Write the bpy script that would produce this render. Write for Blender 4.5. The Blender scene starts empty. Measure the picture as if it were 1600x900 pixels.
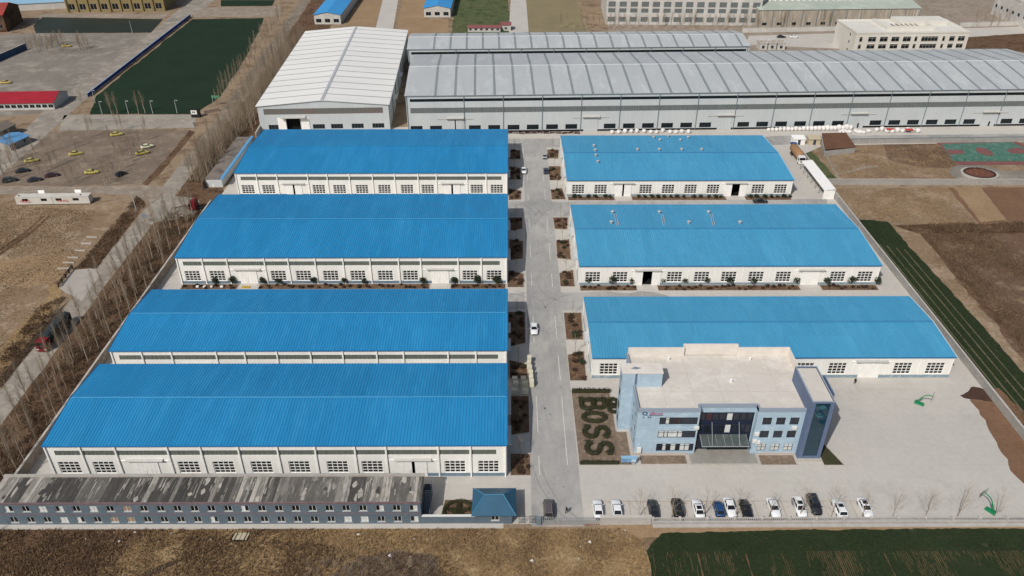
import bpy, bmesh, math, random
import numpy as np
from mathutils import Vector, Matrix, noise as mnoise

# ------------------------------------------------------------------ camera, sky, sun, exposure
SC = bpy.context.scene
COL = SC.collection
F, CH = 1244.0, 115.0                     # focal length in photo pixels, camera height in metres
PITCH, YAW = math.atan2(790, F), math.radians(0.194)
cam_d = bpy.data.cameras.new('camera')
cam_d.sensor_width = 36.0
cam_d.lens = F / 1600 * 36.0
cam_d.clip_start = 1.0
cam_d.clip_end = 6000.0
cam = bpy.data.objects.new('camera', cam_d)
COL.objects.link(cam)
cam.location = (0, 0, CH)
cam.rotation_euler = (math.pi / 2 - PITCH, 0, -YAW)
SC.camera = cam

SUN_AZ, SUN_EL = math.radians(215), math.radians(45)      # clockwise from +Y; sun stands behind-left of the camera
W = bpy.data.worlds.new('World')
SC.world = W
W.use_nodes = True
wn = W.node_tree.nodes
sky = wn.new('ShaderNodeTexSky')
sky.sky_type = 'NISHITA'
sky.sun_disc = False
sky.sun_elevation = SUN_EL
sky.sun_rotation = SUN_AZ
sky.air_density = 1.2
sky.dust_density = 3.0
bg = wn['Background']
bg.inputs[1].default_value = 0.085
W.node_tree.links.new(sky.outputs[0], bg.inputs[0])
sl = bpy.data.lights.new('sun', 'SUN')
sl.energy = 3.9
sl.angle = math.radians(0.6)
sl.color = (1.0, 0.97, 0.93)
so = bpy.data.objects.new('sun', sl)
COL.objects.link(so)
sv = Vector((math.sin(SUN_AZ) * math.cos(SUN_EL), math.cos(SUN_AZ) * math.cos(SUN_EL), math.sin(SUN_EL)))
so.rotation_euler = sv.to_track_quat('Z', 'Y').to_euler()
so.location = sv * 300
SC.view_settings.view_transform = 'Standard'
SC.view_settings.look = 'None'
SC.view_settings.gamma = 1.0
SC.view_settings.exposure = -0.18
SC.view_settings.use_curve_mapping = False

# ------------------------------------------------------------------ helpers
random.seed(7)
R = random.Random(11)
_fw = Vector((math.sin(YAW) * math.cos(PITCH), math.cos(YAW) * math.cos(PITCH), -math.sin(PITCH)))
_rt = Vector((math.cos(YAW), -math.sin(YAW), 0))
_up = _rt.cross(_fw)


def G(px, py, z=0.0):
    """survey: the point at height z that the photograph shows at (px, py)"""
    d = _fw * F + _rt * (px - 800) - _up * (py - 450)
    t = (z - CH) / d.z
    return Vector((d.x * t, d.y * t, z))


def lin(h, k=1.0):
    v = []
    for i in (0, 2, 4):
        s = int(h[i:i + 2], 16) / 255
        v.append((s / 12.92 if s <= 0.04045 else ((s + 0.055) / 1.055) ** 2.4) * k)
    return (*v, 1.0)


def M(name, c1, c2=None, scale=0.5, rough=0.8, bump=0.0, bscale=None, space='world', metal=0.0, spec=0.3,
      stretch=(1, 1, 1), lo=0.35, hi=0.65, c3=None, s3=None, lo3=0.5, hi3=0.62, detail=9, grain=0.0, gscale=8, vary=0.0, slab=None):
    m = bpy.data.materials.new(name)
    m.use_nodes = True
    nt = m.node_tree
    N, L = nt.nodes, nt.links
    b = N['Principled BSDF']
    b.inputs['Roughness'].default_value = rough
    b.inputs['Metallic'].default_value = metal
    b.inputs['Specular IOR Level'].default_value = spec
    b.inputs['Base Color'].default_value = lin(c1)
    if c2 is None and not bump and not vary:
        return m
    if space == 'world':
        geo = N.new('ShaderNodeNewGeometry'); co = geo.outputs['Position']
    else:
        tc = N.new('ShaderNodeTexCoord'); co = tc.outputs['Object']
    mp = N.new('ShaderNodeMapping'); mp.inputs['Scale'].default_value = stretch
    L.new(co, mp.inputs[0])

    def nz(sc, det=detail):
        n = N.new('ShaderNodeTexNoise'); n.inputs['Lacunarity'].default_value = 2.3; n.inputs['Scale'].default_value = sc
        n.inputs['Detail'].default_value = det; n.inputs['Roughness'].default_value = 0.68
        L.new(mp.outputs[0], n.inputs['Vector'])
        return n.outputs['Fac']

    def ramp(f, a, c):
        r = N.new('ShaderNodeMapRange'); r.inputs[1].default_value = a; r.inputs[2].default_value = c
        L.new(f, r.inputs[0])
        return r.outputs[0]

    def mix(f, a, c, mode='MIX'):
        x = N.new('ShaderNodeMix'); x.data_type = 'RGBA'; x.blend_type = mode
        for sock, v in ((0, f), (6, a), (7, c)):
            if hasattr(v, 'is_linked'):
                L.new(v, x.inputs[sock])
            else:
                x.inputs[sock].default_value = v
        return x.outputs[2]
    out = None
    if c2 is not None:
        out = mix(ramp(nz(scale), lo, hi), lin(c1), lin(c2))
        if c3 is not None:
            out = mix(ramp(nz(s3 or scale * 3.1), lo3, hi3), out, lin(c3))
    if grain:
        g = ramp(nz(gscale, 3), 0.3, 0.7)
        gr = N.new('ShaderNodeMapRange'); gr.inputs[3].default_value = 1 - grain; gr.inputs[4].default_value = 1 + grain
        L.new(g, gr.inputs[0])
        cc = N.new('ShaderNodeCombineColor')
        for i in range(3):
            L.new(gr.outputs[0], cc.inputs[i])
        out = mix(1.0, out if out is not None else lin(c1), cc.outputs[0], 'MULTIPLY')
    if slab:
        bt = N.new('ShaderNodeTexBrick'); bt.offset = 0.0; bt.squash = 1.0
        bt.inputs['Color1'].default_value = (1 - slab[2],) * 3 + (1,); bt.inputs['Color2'].default_value = (1 + slab[2],) * 3 + (1,)
        bt.inputs['Mortar'].default_value = (1 - slab[3],) * 3 + (1,); bt.inputs['Scale'].default_value = 1.0
        bt.inputs['Mortar Size'].default_value = 0.03; bt.inputs['Mortar Smooth'].default_value = 0.6
        bt.inputs['Brick Width'].default_value = slab[0]; bt.inputs['Row Height'].default_value = slab[1]
        L.new(co, bt.inputs['Vector'])
        out = mix(1.0, out, bt.outputs['Color'], 'MULTIPLY')
    if vary:
        oi = N.new('ShaderNodeObjectInfo')
        vr = N.new('ShaderNodeMapRange'); vr.inputs[3].default_value = 1 - vary; vr.inputs[4].default_value = 1 + vary
        L.new(oi.outputs['Random'], vr.inputs[0])
        cc = N.new('ShaderNodeCombineColor')
        for i in range(3):
            L.new(vr.outputs[0], cc.inputs[i])
        out = mix(1.0, out if out is not None else lin(c1), cc.outputs[0], 'MULTIPLY')
    if out is not None:
        L.new(out, b.inputs['Base Color'])
    if bump:
        bn = N.new('ShaderNodeBump'); bn.inputs['Strength'].default_value = 1.0
        bn.inputs['Distance'].default_value = bump
        L.new(nz(bscale or scale * 4), bn.inputs['Height'])
        L.new(bn.outputs[0], b.inputs['Normal'])
    return m


class MB:
    """collects faces, then links them as one mesh object"""

    def __init__(s, f=None):
        s.v, s.f, s.m = [], [], []
        s.t = f

    def add(s, vs, fs, mi=0):
        o = len(s.v)
        s.v += [tuple(s.t(*p)) if s.t else tuple(p) for p in vs]
        s.f += [tuple(i + o for i in q) for q in fs]
        s.m += [mi] * len(fs)
        return s

    def quad(s, *p, mi=0):
        return s.add(p, [tuple(range(len(p)))], mi)

    def box(s, x0, x1, y0, y1, z0, z1, mi=0):
        v = [(x, y, z) for z in (z0, z1) for y in (y0, y1) for x in (x0, x1)]
        return s.add(v, [(0, 2, 3, 1), (4, 5, 7, 6), (0, 1, 5, 4), (2, 6, 7, 3), (0, 4, 6, 2), (1, 3, 7, 5)], mi)

    def prism(s, pts, z0, z1, mi=0):
        n = len(pts)
        v = [(p[0], p[1], z0) for p in pts] + [(p[0], p[1], z1) for p in pts]
        f = [tuple(range(n))[::-1], tuple(range(n, 2 * n))] + [(i, (i + 1) % n, (i + 1) % n + n, i + n) for i in range(n)]
        return s.add(v, f, mi)

    def hull8(s, a, b, mi=0):
        """two quads (bottom a, top b) joined"""
        return s.add(list(a) + list(b), [(3, 2, 1, 0), (4, 5, 6, 7), (0, 1, 5, 4), (1, 2, 6, 5), (2, 3, 7, 6), (3, 0, 4, 7)], mi)

    def tube(s, pts, rad, n=5, cap=True, mi=0):
        pts = [Vector(p) for p in pts]
        if not hasattr(rad, '__len__'):
            rad = [rad] * len(pts)
        vs, fs = [], []
        for i, p in enumerate(pts):
            d = (pts[min(i + 1, len(pts) - 1)] - pts[max(i - 1, 0)])
            if d.length < 1e-6:
                d = Vector((0, 0, 1))
            d.normalize()
            a = d.cross(Vector((0, 0, 1)) if abs(d.z) < 0.9 else Vector((1, 0, 0))).normalized()
            b = d.cross(a)
            for k in range(n):
                t = 2 * math.pi * k / n
                vs.append(p + (a * math.cos(t) + b * math.sin(t)) * rad[i])
        for i in range(len(pts) - 1):
            for k in range(n):
                fs.append((i * n + k, i * n + (k + 1) % n, (i + 1) * n + (k + 1) % n, (i + 1) * n + k))
        if cap:
            fs.append(tuple(range(n))[::-1])
            fs.append(tuple(range((len(pts) - 1) * n, len(pts) * n)))
        return s.add(vs, fs, mi)

    def bar(s, a, b, w, h=None):
        a, b = Vector(a), Vector(b)
        return s.tube([a, b], w * 0.7, 4)

    def lathe(s, prof, n=12, c=(0, 0, 0), mi=0):
        vs, fs = [], []
        for r, z in prof:
            for k in range(n):
                t = 2 * math.pi * k / n
                vs.append((c[0] + r * math.cos(t), c[1] + r * math.sin(t), c[2] + z))
        for i in range(len(prof) - 1):
            for k in range(n):
                fs.append((i * n + k, i * n + (k + 1) % n, (i + 1) * n + (k + 1) % n, (i + 1) * n + k))
        fs.append(tuple(range(n))[::-1])
        fs.append(tuple(range((len(prof) - 1) * n, len(prof) * n)))
        return s.add(vs, fs, mi)

    def mesh(s, name, mat, smooth=False):
        me = bpy.data.meshes.new(name)
        me.from_pydata(s.v, [], s.f)
        for m in (mat if isinstance(mat, (list, tuple)) else [mat]):
            me.materials.append(m)
        if any(s.m):
            me.polygons.foreach_set('material_index', s.m)
        if smooth:
            me.polygons.foreach_set('use_smooth', [True] * len(s.f))
        me.update()
        return me

    def build(s, name, mat, parent=None, smooth=False):
        return link(name, s.mesh(name, mat, smooth), parent)


def link(name, me, parent=None, loc=None, rz=0.0):
    o = bpy.data.objects.new(name, me)
    COL.objects.link(o)
    if parent is not None:
        o.parent = parent
    if loc is not None:
        o.location = loc
    if rz:
        o.rotation_euler.z = rz
    return o


def tag(o, label=None, cat=None, group=None, kind=None):
    for k, v in (('label', label), ('category', cat), ('group', group), ('kind', kind)):
        if v:
            o[k] = v
    return o


def thing(name, label, cat, loc=(0, 0, 0), rz=0.0, group=None):
    o = link(name, None, None, loc, rz)
    o.empty_display_size = 0.5
    return tag(o, label, cat, group)


def dup(root, loc, rz=0.0, label=None, scale=None):
    kids = {}
    r = root.copy(); COL.objects.link(r)
    r.location = loc; r.rotation_euler = (0, 0, rz)
    if scale is not None:
        r.scale = scale if hasattr(scale, '__len__') else (scale,) * 3
    if label:
        r['label'] = label
    for ch in KIDS.get(root.name, ()) or root.children:
        c = ch.copy(); COL.objects.link(c); c.parent = r
        for g in ch.children:
            d = g.copy(); COL.objects.link(d); d.parent = c
    return r


KIDS = {}


def jag(pts, step=3.0, amp=0.6, seed=0):
    """densify a ground outline and roughen it"""
    rr = random.Random(seed)
    out = []
    n = len(pts)
    for i in range(n):
        a, b = Vector(pts[i][:2]), Vector(pts[(i + 1) % n][:2])
        k = max(1, int((b - a).length / step))
        d = (b - a).normalized() if (b - a).length > 1e-6 else Vector((1, 0))
        nn = Vector((-d.y, d.x))
        for j in range(k):
            p = a.lerp(b, j / k)
            if j:
                p = p + nn * amp * 2 * (mnoise.noise(Vector((p.x * 0.23, p.y * 0.23, seed))) + 0.35 * rr.uniform(-1, 1))
            out.append((p.x, p.y))
    return out


def sheet(name, pts, z, mat, rough=0.0, step=3.0, kind='structure', parent=None):
    """a flat outlined surface of the ground, a few mm over the one below"""
    if rough:
        pts = jag(pts, step, rough, len(name))
    bm = bmesh.new()
    vs = [bm.verts.new((p[0], p[1], z)) for p in pts]
    f = bm.faces.new(vs)
    f.normal_update()
    if f.normal.z < 0:
        f.normal_flip()
    bmesh.ops.triangulate(bm, faces=bm.faces[:])
    me = bpy.data.meshes.new(name)
    bm.to_mesh(me); bm.free()
    me.materials.append(mat)
    o = link(name, me, parent)
    if kind:
        o['kind'] = kind
    return o


def gp(*pts):
    return [tuple(G(*p)[:2]) for p in pts]


def inpoly(x, y, poly):
    c = False
    j = len(poly) - 1
    for i in range(len(poly)):
        if (poly[i][1] > y) != (poly[j][1] > y) and x < (poly[j][0] - poly[i][0]) * (y - poly[i][1]) / (poly[j][1] - poly[i][1]) + poly[i][0]:
            c = not c
        j = i
    return c


def tufts(name, poly, n, h, w, mat, label, cat, z=0.03, seed=1, avoid=(), blades=3, clump=None):
    """uncountable ground cover: small upright blades, one object"""
    rr = random.Random(seed)
    xs = [p[0] for p in poly]; ys = [p[1] for p in poly]
    v, f = [], []
    tries = 0
    while len(f) < n * blades and tries < n * 30:
        tries += 1
        x, y = rr.uniform(min(xs), max(xs)), rr.uniform(min(ys), max(ys))
        if not inpoly(x, y, poly) or any(inpoly(x, y, a) for a in avoid):
            continue
        if clump is not None:
            q = mnoise.noise(Vector((x * clump, y * clump, seed))) * 0.5 + 0.5
            if rr.random() > max(0.04, (q - 0.30) * 2.4):
                continue
        hh = h * rr.uniform(0.5, 1.5)
        for _ in range(blades):
            a = rr.uniform(0, 6.283); ww = w * rr.uniform(0.5, 1.3)
            lx, ly = rr.uniform(-1, 1) * hh * 0.8, rr.uniform(-1, 1) * hh * 0.8
            o = len(v)
            v += [(x - math.cos(a) * ww, y - math.sin(a) * ww, z), (x + math.cos(a) * ww, y + math.sin(a) * ww, z), (x + lx, y + ly, z + hh)]
            f.append((o, o + 1, o + 2))
    me = bpy.data.meshes.new(name)
    me.from_pydata(v, [], f)
    me.materials.append(mat)
    return tag(link(name, me), label, cat, kind='stuff')


def facade(mb, u0, u1, z0, z1, ops, dep=0.25, mi=0, pt=None):
    """a wall face in the plane w=0 (outside is w<0) with real rectangular openings and reveals"""
    pt = pt or (lambda u, w, z: (u, w, z))
    us = sorted({u0, u1, *[o[0] for o in ops], *[o[1] for o in ops]})
    zs = sorted({z0, z1, *[o[2] for o in ops], *[o[3] for o in ops]})
    for i in range(len(us) - 1):
        j = 0
        while j < len(zs) - 1:
            def hole(jj):
                cu, cz = (us[i] + us[i + 1]) / 2, (zs[jj] + zs[jj + 1]) / 2
                return any(o[0] < cu < o[1] and o[2] < cz < o[3] for o in ops)
            if hole(j):
                j += 1
                continue
            k = j
            while k + 1 < len(zs) - 1 and not hole(k + 1):
                k += 1
            mb.quad(pt(us[i], 0, zs[j]), pt(us[i + 1], 0, zs[j]), pt(us[i + 1], 0, zs[k + 1]), pt(us[i], 0, zs[k + 1]), mi=mi)
            j = k + 1
    for a, b, c, d in [o[:4] for o in ops]:
        mb.quad(pt(a, 0, c), pt(a, 0, d), pt(a, dep, d), pt(a, dep, c), mi=mi)
        mb.quad(pt(b, 0, d), pt(b, 0, c), pt(b, dep, c), pt(b, dep, d), mi=mi)
        mb.quad(pt(a, 0, d), pt(b, 0, d), pt(b, dep, d), pt(a, dep, d), mi=mi)
        mb.quad(pt(b, 0, c), pt(a, 0, c), pt(a, dep, c), pt(b, dep, c), mi=mi)


def window(parent, u, z0, w, h, nu, nz, fm, gm, w0=0.0, bar=0.1, pt=None, key=None, name='window', sill=None):
    """a window part (frame with glazing bars) and its pane, set in the reveal"""
    pt = pt or (lambda a, b, c: (a, b, c))
    me = WCACHE.get(key) if key else None
    loc = Vector(pt(u, w0, z0))
    if me is None:
        f = MB(); g = MB()
        o = Vector(pt(0, 0, 0))

        def q(a0, a1, b0, b1, c0, c1, m):
            vs = [Vector(pt(a, b, c)) - o for c in (c0, c1) for b in (b0, b1) for a in (a0, a1)]
            m.add(vs, [(0, 2, 3, 1), (4, 5, 7, 6), (0, 1, 5, 4), (2, 6, 7, 3), (0, 4, 6, 2), (1, 3, 7, 5)])
        q(-w / 2, w / 2, 0.02, 0.14, 0, bar, f)
        q(-w / 2, w / 2, 0.02, 0.14, h - bar, h, f)
        for i in range(nu + 1):
            x = -w / 2 + bar / 2 + (w - bar) * i / nu
            q(x - bar / 2, x + bar / 2, 0.03, 0.13, bar, h - bar, f)
        for j in range(1, nz):
            zc = h * j / nz
            q(-w / 2 + bar, w / 2 - bar, 0.04, 0.12, zc - bar / 2, zc + bar / 2, f)
        if sill:
            q(-w / 2 - 0.06, w / 2 + 0.06, -0.1, 0.03, -0.09, -0.002, f)
        vs = [Vector(pt(a, 0.09, c)) - o for a, c in ((-w / 2, 0), (w / 2, 0), (w / 2, h), (-w / 2, h))]
        g.add(vs, [(0, 1, 2, 3)])
        me = (f.mesh(name, fm), g.mesh('pane', gm))
        if key:
            WCACHE[key] = me
    a = link(name, me[0], parent, loc)
    link('pane', me[1], a)
    return a


WCACHE = {}

# ------------------------------------------------------------------ materials
m_dirt = M('dry_earth', '86745f', '94826c', 0.05, 0.95, 0.15, 0.8, c3='6e5a48', s3=0.13, grain=0.16, gscale=1.3, spec=0.1)
m_conc = M('yard_concrete', 'bab5ad', 'b1aca4', 0.035, 0.85, c3='a29e97', s3=0.09, lo=0.3, hi=0.7, lo3=0.55, hi3=0.8, grain=0.05, gscale=0.9, spec=0.2, slab=(6.0, 5.0, 0.02, 0.10))
m_road = M('road_concrete', 'a8a5a0', '8b8a87', 0.035, 0.85, c3='b0aca5', s3=0.12, lo=0.38, hi=0.62, lo3=0.52, hi3=0.72, grain=0.07, gscale=0.6, spec=0.2, stretch=(1, 0.45, 1), slab=(4.75, 5.0, 0.03, 0.14))
m_lane = M('lane_concrete', '968e83', '7d766c', 0.08, 0.9, c3='a0978b', s3=0.2, grain=0.10, gscale=0.8, spec=0.15)
m_track = M('dusty_track', '93877a', '7f7366', 0.07, 0.95, c3='9c9082', s3=0.3, grain=0.1, gscale=1.0, spec=0.1)
m_leaf = M('leaf_litter', '5b4636', '6e5845', 0.09, 0.95, 0.2, 1.2, c3='45352a', s3=0.3, grain=0.28, gscale=1.6, spec=0.1)
m_drygrass = M('dry_grass_ground', '957c59', '755f45', 0.07, 0.95, 0.2, 1.5, c3='9a8463', s3=0.21, grain=0.34, gscale=1.5, spec=0.1)
m_fieldb = M('bare_field', '8d7961', '76634e', 0.05, 0.95, 0.1, 1.0, c3='988570', s3=0.12, grain=0.24, gscale=1.1, spec=0.1)
m_fieldd = M('dark_fallow', '6f5a4a', '5d4a3c', 0.06, 0.95, 0.1, 1.0, c3='82705a', s3=0.17, grain=0.18, gscale=1.1, spec=0.1)
m_plot_tan = M('tan_plot', '978064', '8a7359', 0.1, 0.95, grain=0.14, gscale=1.2, spec=0.1)
m_plot_br = M('ploughed_plot', '7a5f4b', '6d5341', 0.1, 0.95, grain=0.14, gscale=1.2, spec=0.1)
m_lot = M('parking_gravel', '7d6f61', '6b5e52', 0.06, 0.95, c3='887a6b', s3=0.15, grain=0.1, gscale=0.8, spec=0.1)
m_plaza = M('worn_plaza', '878076', '716b63', 0.035, 0.9, c3='938c81', s3=0.09, lo=0.3, hi=0.7, grain=0.08, gscale=0.5, spec=0.15)
m_wheat = M('wheat_ground', '27301f', '2f3824', 0.12, 0.95, 0.1, 1.0, c3='544a34', s3=0.5, lo3=0.6, hi3=0.75, grain=0.2, gscale=1.5, spec=0.1)
m_wheatfar = M('far_wheat', '1f2e21', '243426', 0.05, 0.95, grain=0.12, gscale=0.6, spec=0.1)
m_green2 = M('rough_green', '4b5638', '5e6043', 0.08, 0.95, c3='39452c', s3=0.2, grain=0.15, gscale=0.7, spec=0.1)
m_soil = M('bed_soil', '6a5443', '574436', 0.3, 0.95, 0.15, 2, c3='7d6854', s3=0.7, grain=0.2, gscale=2.2, spec=0.1)
m_bedgrass = M('dead_turf', '7d6d5d', '6c5e51', 0.3, 0.95, 0.1, 2, c3='8a7b6d', s3=0.9, grain=0.2, gscale=2.5, spec=0.1)
m_kerb = M('kerb_stone', 'b5afa6', 'a49e95', 1.0, 0.85)
m_line = M('road_paint', 'd0cdc6', 'b3afa8', 0.9, 0.7)
m_bayline = M('bay_line_ochre', '9c8468', 'a89274', 1.0, 0.9)
m_water = M('pond_water', '252d26', '2f352c', 0.03, 0.55, spec=0.2)
m_blade_dry = M('dry_blades', 'a38a68', '7d6850', 0.15, 0.95, spec=0.1)
m_blade_dk = M('dead_stems', '75604c', '5c4a3b', 0.2, 0.95, spec=0.1)
m_blade_gr = M('wheat_blades', '334028', '27331e', 0.2, 0.9, spec=0.1)
m_blade_ol = M('sparse_wheat', '474230', '5a5039', 0.3, 0.9, spec=0.1)


def blue_roof(name, c1, c2, c3, rough=0.5):
    return M(name, c1, c2, 0.09, rough, c3=c3, s3=0.35, lo=0.3, hi=0.7, lo3=0.5, hi3=0.8, stretch=(1, 0.12, 1), spec=0.3, grain=0.05, gscale=1.6, slab=(2.48, 12.5, 0.035, 0.04))


m_roofL = blue_roof('blue_roof_sheet', '2984b6', '2278a9', '368dbd')
m_roofR = blue_roof('pale_blue_roof_sheet', '4994b8', '428db2', '539bbd')
m_ridge = M('ridge_cap_blue', '4392c0', '3889b8', 0.8, 0.5)
m_ridgeR = M('ridge_cap_dull', '3f84b0', '347aa8', 0.8, 0.5)
m_trimb = M('blue_trim', '2c6fa3', rough=0.5)
m_white = M('white_panel_wall', 'e6e4de', 'dcdad3', 0.25, 0.6, stretch=(1, 1, 0.3), c3='d0ccc2', s3=0.6, lo3=0.62, hi3=0.85, grain=0.02, gscale=2)
m_wtrim = M('white_trim', 'eceae6', 'e2e0da', 1.0, 0.55)
m_plinth = M('plinth_blue_grey', '8598a3', '75868f', 0.5, 0.75, c3='98a5aa', s3=1.0)
m_plinthL = M('plinth_slate', '6f8494', '627684', 0.5, 0.75)
m_ribbon = M('ribbon_glazing', '5d625a', '6e736a', 0.9, 0.35, stretch=(6, 1, 0.2), c3='4a4f48', s3=2.0, spec=0.4)
m_pane = M('dark_pane', '0e1112', '1a2022', 0.5, 0.3, spec=0.25, vary=0.35)
m_paneb = M('bluish_pane', '1c2730', '3c4a52', 0.8, 0.1, spec=0.6, vary=0.3)
m_black = M('dark_interior', '101010', rough=0.9)
m_greyw = M('grey_panel_wall', 'bcc0c0', 'b2b7b8', 0.1, 0.55, stretch=(1, 1, 0.3), grain=0.03, gscale=1)
m_greyroof = M('grey_roof_sheet', 'aeb1b2', 'a6aaab', 0.05, 0.65, stretch=(1, 0.3, 1), c3='b4b7b7', s3=0.2, grain=0.02, spec=0.2)
m_whiteroof = M('white_roof_sheet', 'dcdad6', 'd3d2ce', 0.06, 0.6, stretch=(0.3, 1, 1), grain=0.02)
m_strip = M('skylight_strip', '868c8c', '7a8080', 0.6, 0.4)
m_seam = M('roof_seam', 'a9adaf', rough=0.6)
m_slot = M('dark_slot_window', '172024', '0f1619', 0.3, 0.3, spec=0.3)
m_ribbong = M('grey_ribbon', '6a6f6d', '5c6160', 0.7, 0.4, stretch=(5, 1, 0.2), c3='767b79', s3=1.5)
m_steel = M('galvanised_steel', 'b2b5b5', 'a0a3a3', 2.0, 0.5, metal=0.1)
m_drain = M('grey_downpipe', '6d7a80', rough=0.6)

# ------------------------------------------------------------------ the setting: ground, fields, roads
gm = MB(); gm.quad((-3000, -200, 0), (3000, -200, 0), (3000, 5200, 0), (-3000, 5200, 0))
g0 = gm.build('ground', m_dirt); g0['kind'] = 'structure'
WX, EX, SY = -95.2, 106.4, 100.6          # west wall, east wall, south front
# compound
sheet('yard', [(WX, SY - 0.4), (EX, SY - 0.4), (EX, 271), (118, 280.5), (260, 286), (260, 305), (-40, 300), (-96, 296), (WX, 250)], 0.02, m_conc)
sheet('road', [(3.95, 99.6), (13.6, 99.6), (13.75, 286), (5.3, 286)], 0.024, m_road, 0.0)
sheet('cross_road', [(-88, 171.2), (3.8, 171.0), (3.8, 178.6), (-88, 178.2)], 0.026, m_road, 0.15)
sheet('cross_road', [(13.6, 170.2), (40, 170.0), (46, 174.0), (38, 179.0), (13.6, 178.8)], 0.026, m_road, 0.5)
sheet('cross_road', [(13.7, 223.0), (98, 223.5), (104, 235.0), (13.7, 233.4)], 0.026, m_road, 0.3)
sheet('cross_road', [(5, 223), (5, 233.4), (-20, 233), (-20, 223)], 0.026, m_road, 0.3)
sheet('cross_road', [(-40, 278), (100, 281), (260, 287), (260, 293), (60, 289), (-40, 286)], 0.026, m_road, 0.4)
# bare earth corner inside the east wall
sheet('earth_corner', gp((1513, 612), (1560, 606), (1600, 648), (1640, 700), (1640, 790), (1588, 745), (1560, 700), (1545, 672)) , 0.03, m_plot_br, 0.5, 1.5)
sheet('wet_patch', gp((1500, 618), (1512, 612), (1520, 604), (1532, 606), (1545, 612), (1553, 622), (1556, 628), (1540, 627), (1522, 624), (1506, 622)), 0.036, M('wet_soil', '4d382e', '412f26', 0.8, 0.7), 0.25, 0.8)
# west: belt of trees, lane, fields
sheet('tree_belt_ground', [(-113, 60), (-95.6, 60), (-95.6, 262), (-98.5, 430), (-104, 560), (-126, 560), (-117, 330), (-110, 240)], 0.012, m_leaf, 0.6)
lane_l = [(-111.4, 60), (-114.2, 130), (-114.9, 168), (-115.7, 192), (-116.2, 232), (-119.0, 313), (-124.8, 417), (-131, 520), (-150, 800)]
lane_r = [(-105.0, 60), (-108.0, 130), (-108.9, 168), (-109.6, 192), (-110.3, 236), (-112.6, 313), (-118.2, 417), (-124.5, 520), (-142, 800)]
m_lane2 = M('muddy_lane', '857a6c', '726759', 0.09, 0.95, c3='8f8476', s3=0.25, grain=0.14, gscale=0.8, spec=0.1)
sheet('west_lane', lane_l[:5] + [(-117.4, 262), (-111.0, 262)] + lane_r[:5][::-1], 0.03, m_lane, 0.25, 5)
sheet('north_lane', [(-117.4, 262)] + lane_l[5:] + lane_r[5:][::-1] + [(-111.0, 262)], 0.03, m_lane2, 0.5, 5)
sheet('gate_apron', gp((235, 330), (262, 306), (300, 309), (312, 314), (304, 338), (292, 341), (245, 347), (225, 356)), 0.034, m_lane, 0.2)
sheet('gate_road', gp((-60, 299), (0, 291), (120, 292), (210, 289), (250, 291), (262, 303), (238, 318), (212, 306), (120, 300), (0, 304), (-60, 312)), 0.032, m_track, 0.3)
sheet('culvert_apron', gp((92, 450), (112, 423), (150, 418), (160, 425), (140, 452), (128, 470), (104, 458)), 0.036, M('pale_apron', 'a9a29a', '9b948b', 0.4, 0.85, grain=0.05), 0.1)
sheet('west_field', gp((-400, 318), (0, 309), (150, 312), (212, 316), (150, 400), (100, 450), (40, 560), (0, 625), (-200, 900), (-700, 900)), 0.016, m_fieldb, 0.8)
sheet('field_scrape', gp((0, 405), (60, 400), (118, 395), (96, 440), (40, 450), (0, 442)), 0.02, m_plot_tan, 0.9)
sheet('field_scrape', gp((0, 545), (40, 500), (88, 440), (98, 452), (60, 510), (0, 600)), 0.02, m_drygrass, 0.9)
sheet('verge', gp((216, 306), (228, 318), (150, 420), (118, 420), (170, 365), (205, 322)), 0.022, m_leaf, 0.4)
sheet('ditch', gp((98, 478), (108, 470), (60, 535), (0, 606), (0, 590), (50, 528)), 0.024, M('ditch_mud', '3a3129', '4a4036', 0.5, 0.9), 0.3)
sheet('parking_ground', gp((-300, 215), (60, 207), (100, 205), (296, 203), (258, 250), (224, 287), (120, 291), (0, 289), (-300, 300)), 0.02, m_lot, 0.3)
sheet('verge', gp((296, 203), (305, 206), (250, 272), (230, 290), (222, 287), (258, 250)), 0.024, m_leaf, 0.3)
sheet('promenade', gp((92, 204), (100, 180), (306, 179), (304, 200)), 0.03, M('worn_paving', '9d968b', '8b8479', 0.2, 0.9, grain=0.08, gscale=1))
sheet('promenade_lane', gp((112, 193), (118, 186), (290, 185), (288, 193)), 0.034, m_lane)
sheet('wheat_field', gp((140, 179), (150, 150), (300, 30), (412, 28), (408, 40), (385, 88), (345, 150), (305, 178)), 0.02, m_wheatfar, 0.5, 6)
sheet('wheat_field', gp((345, 0), (430, 0), (425, 9), (345, 10)), 0.02, m_wheatfar)
sheet('field_road', gp((310, 12), (440, 10), (440, 26), (300, 27)), 0.024, m_track)
dl = [(-60, 290), (30, 212), (75, 166), (235, 52), (280, 14), (300, -8)]
dr = [(345, -8), (318, 14), (300, 24), (140, 150), (104, 182), (50, 232), (-30, 300)]
sheet('diagonal_road', gp(*dl, *dr), 0.03, m_lane)
sheet('plaza', gp((-200, 60), (60, 52), (236, 52), (150, 112), (108, 152), (60, 177), (-200, 200)), 0.02, m_plaza)
sheet('pond', gp((66, 27), (255, 30), (236, 51), (56, 52), (52, 40)), 0.022, m_water)
sheet('embankment', gp((70, 21), (262, 22), (257, 29), (66, 27), (50, 40), (40, 36)), 0.026, m_track)
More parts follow.
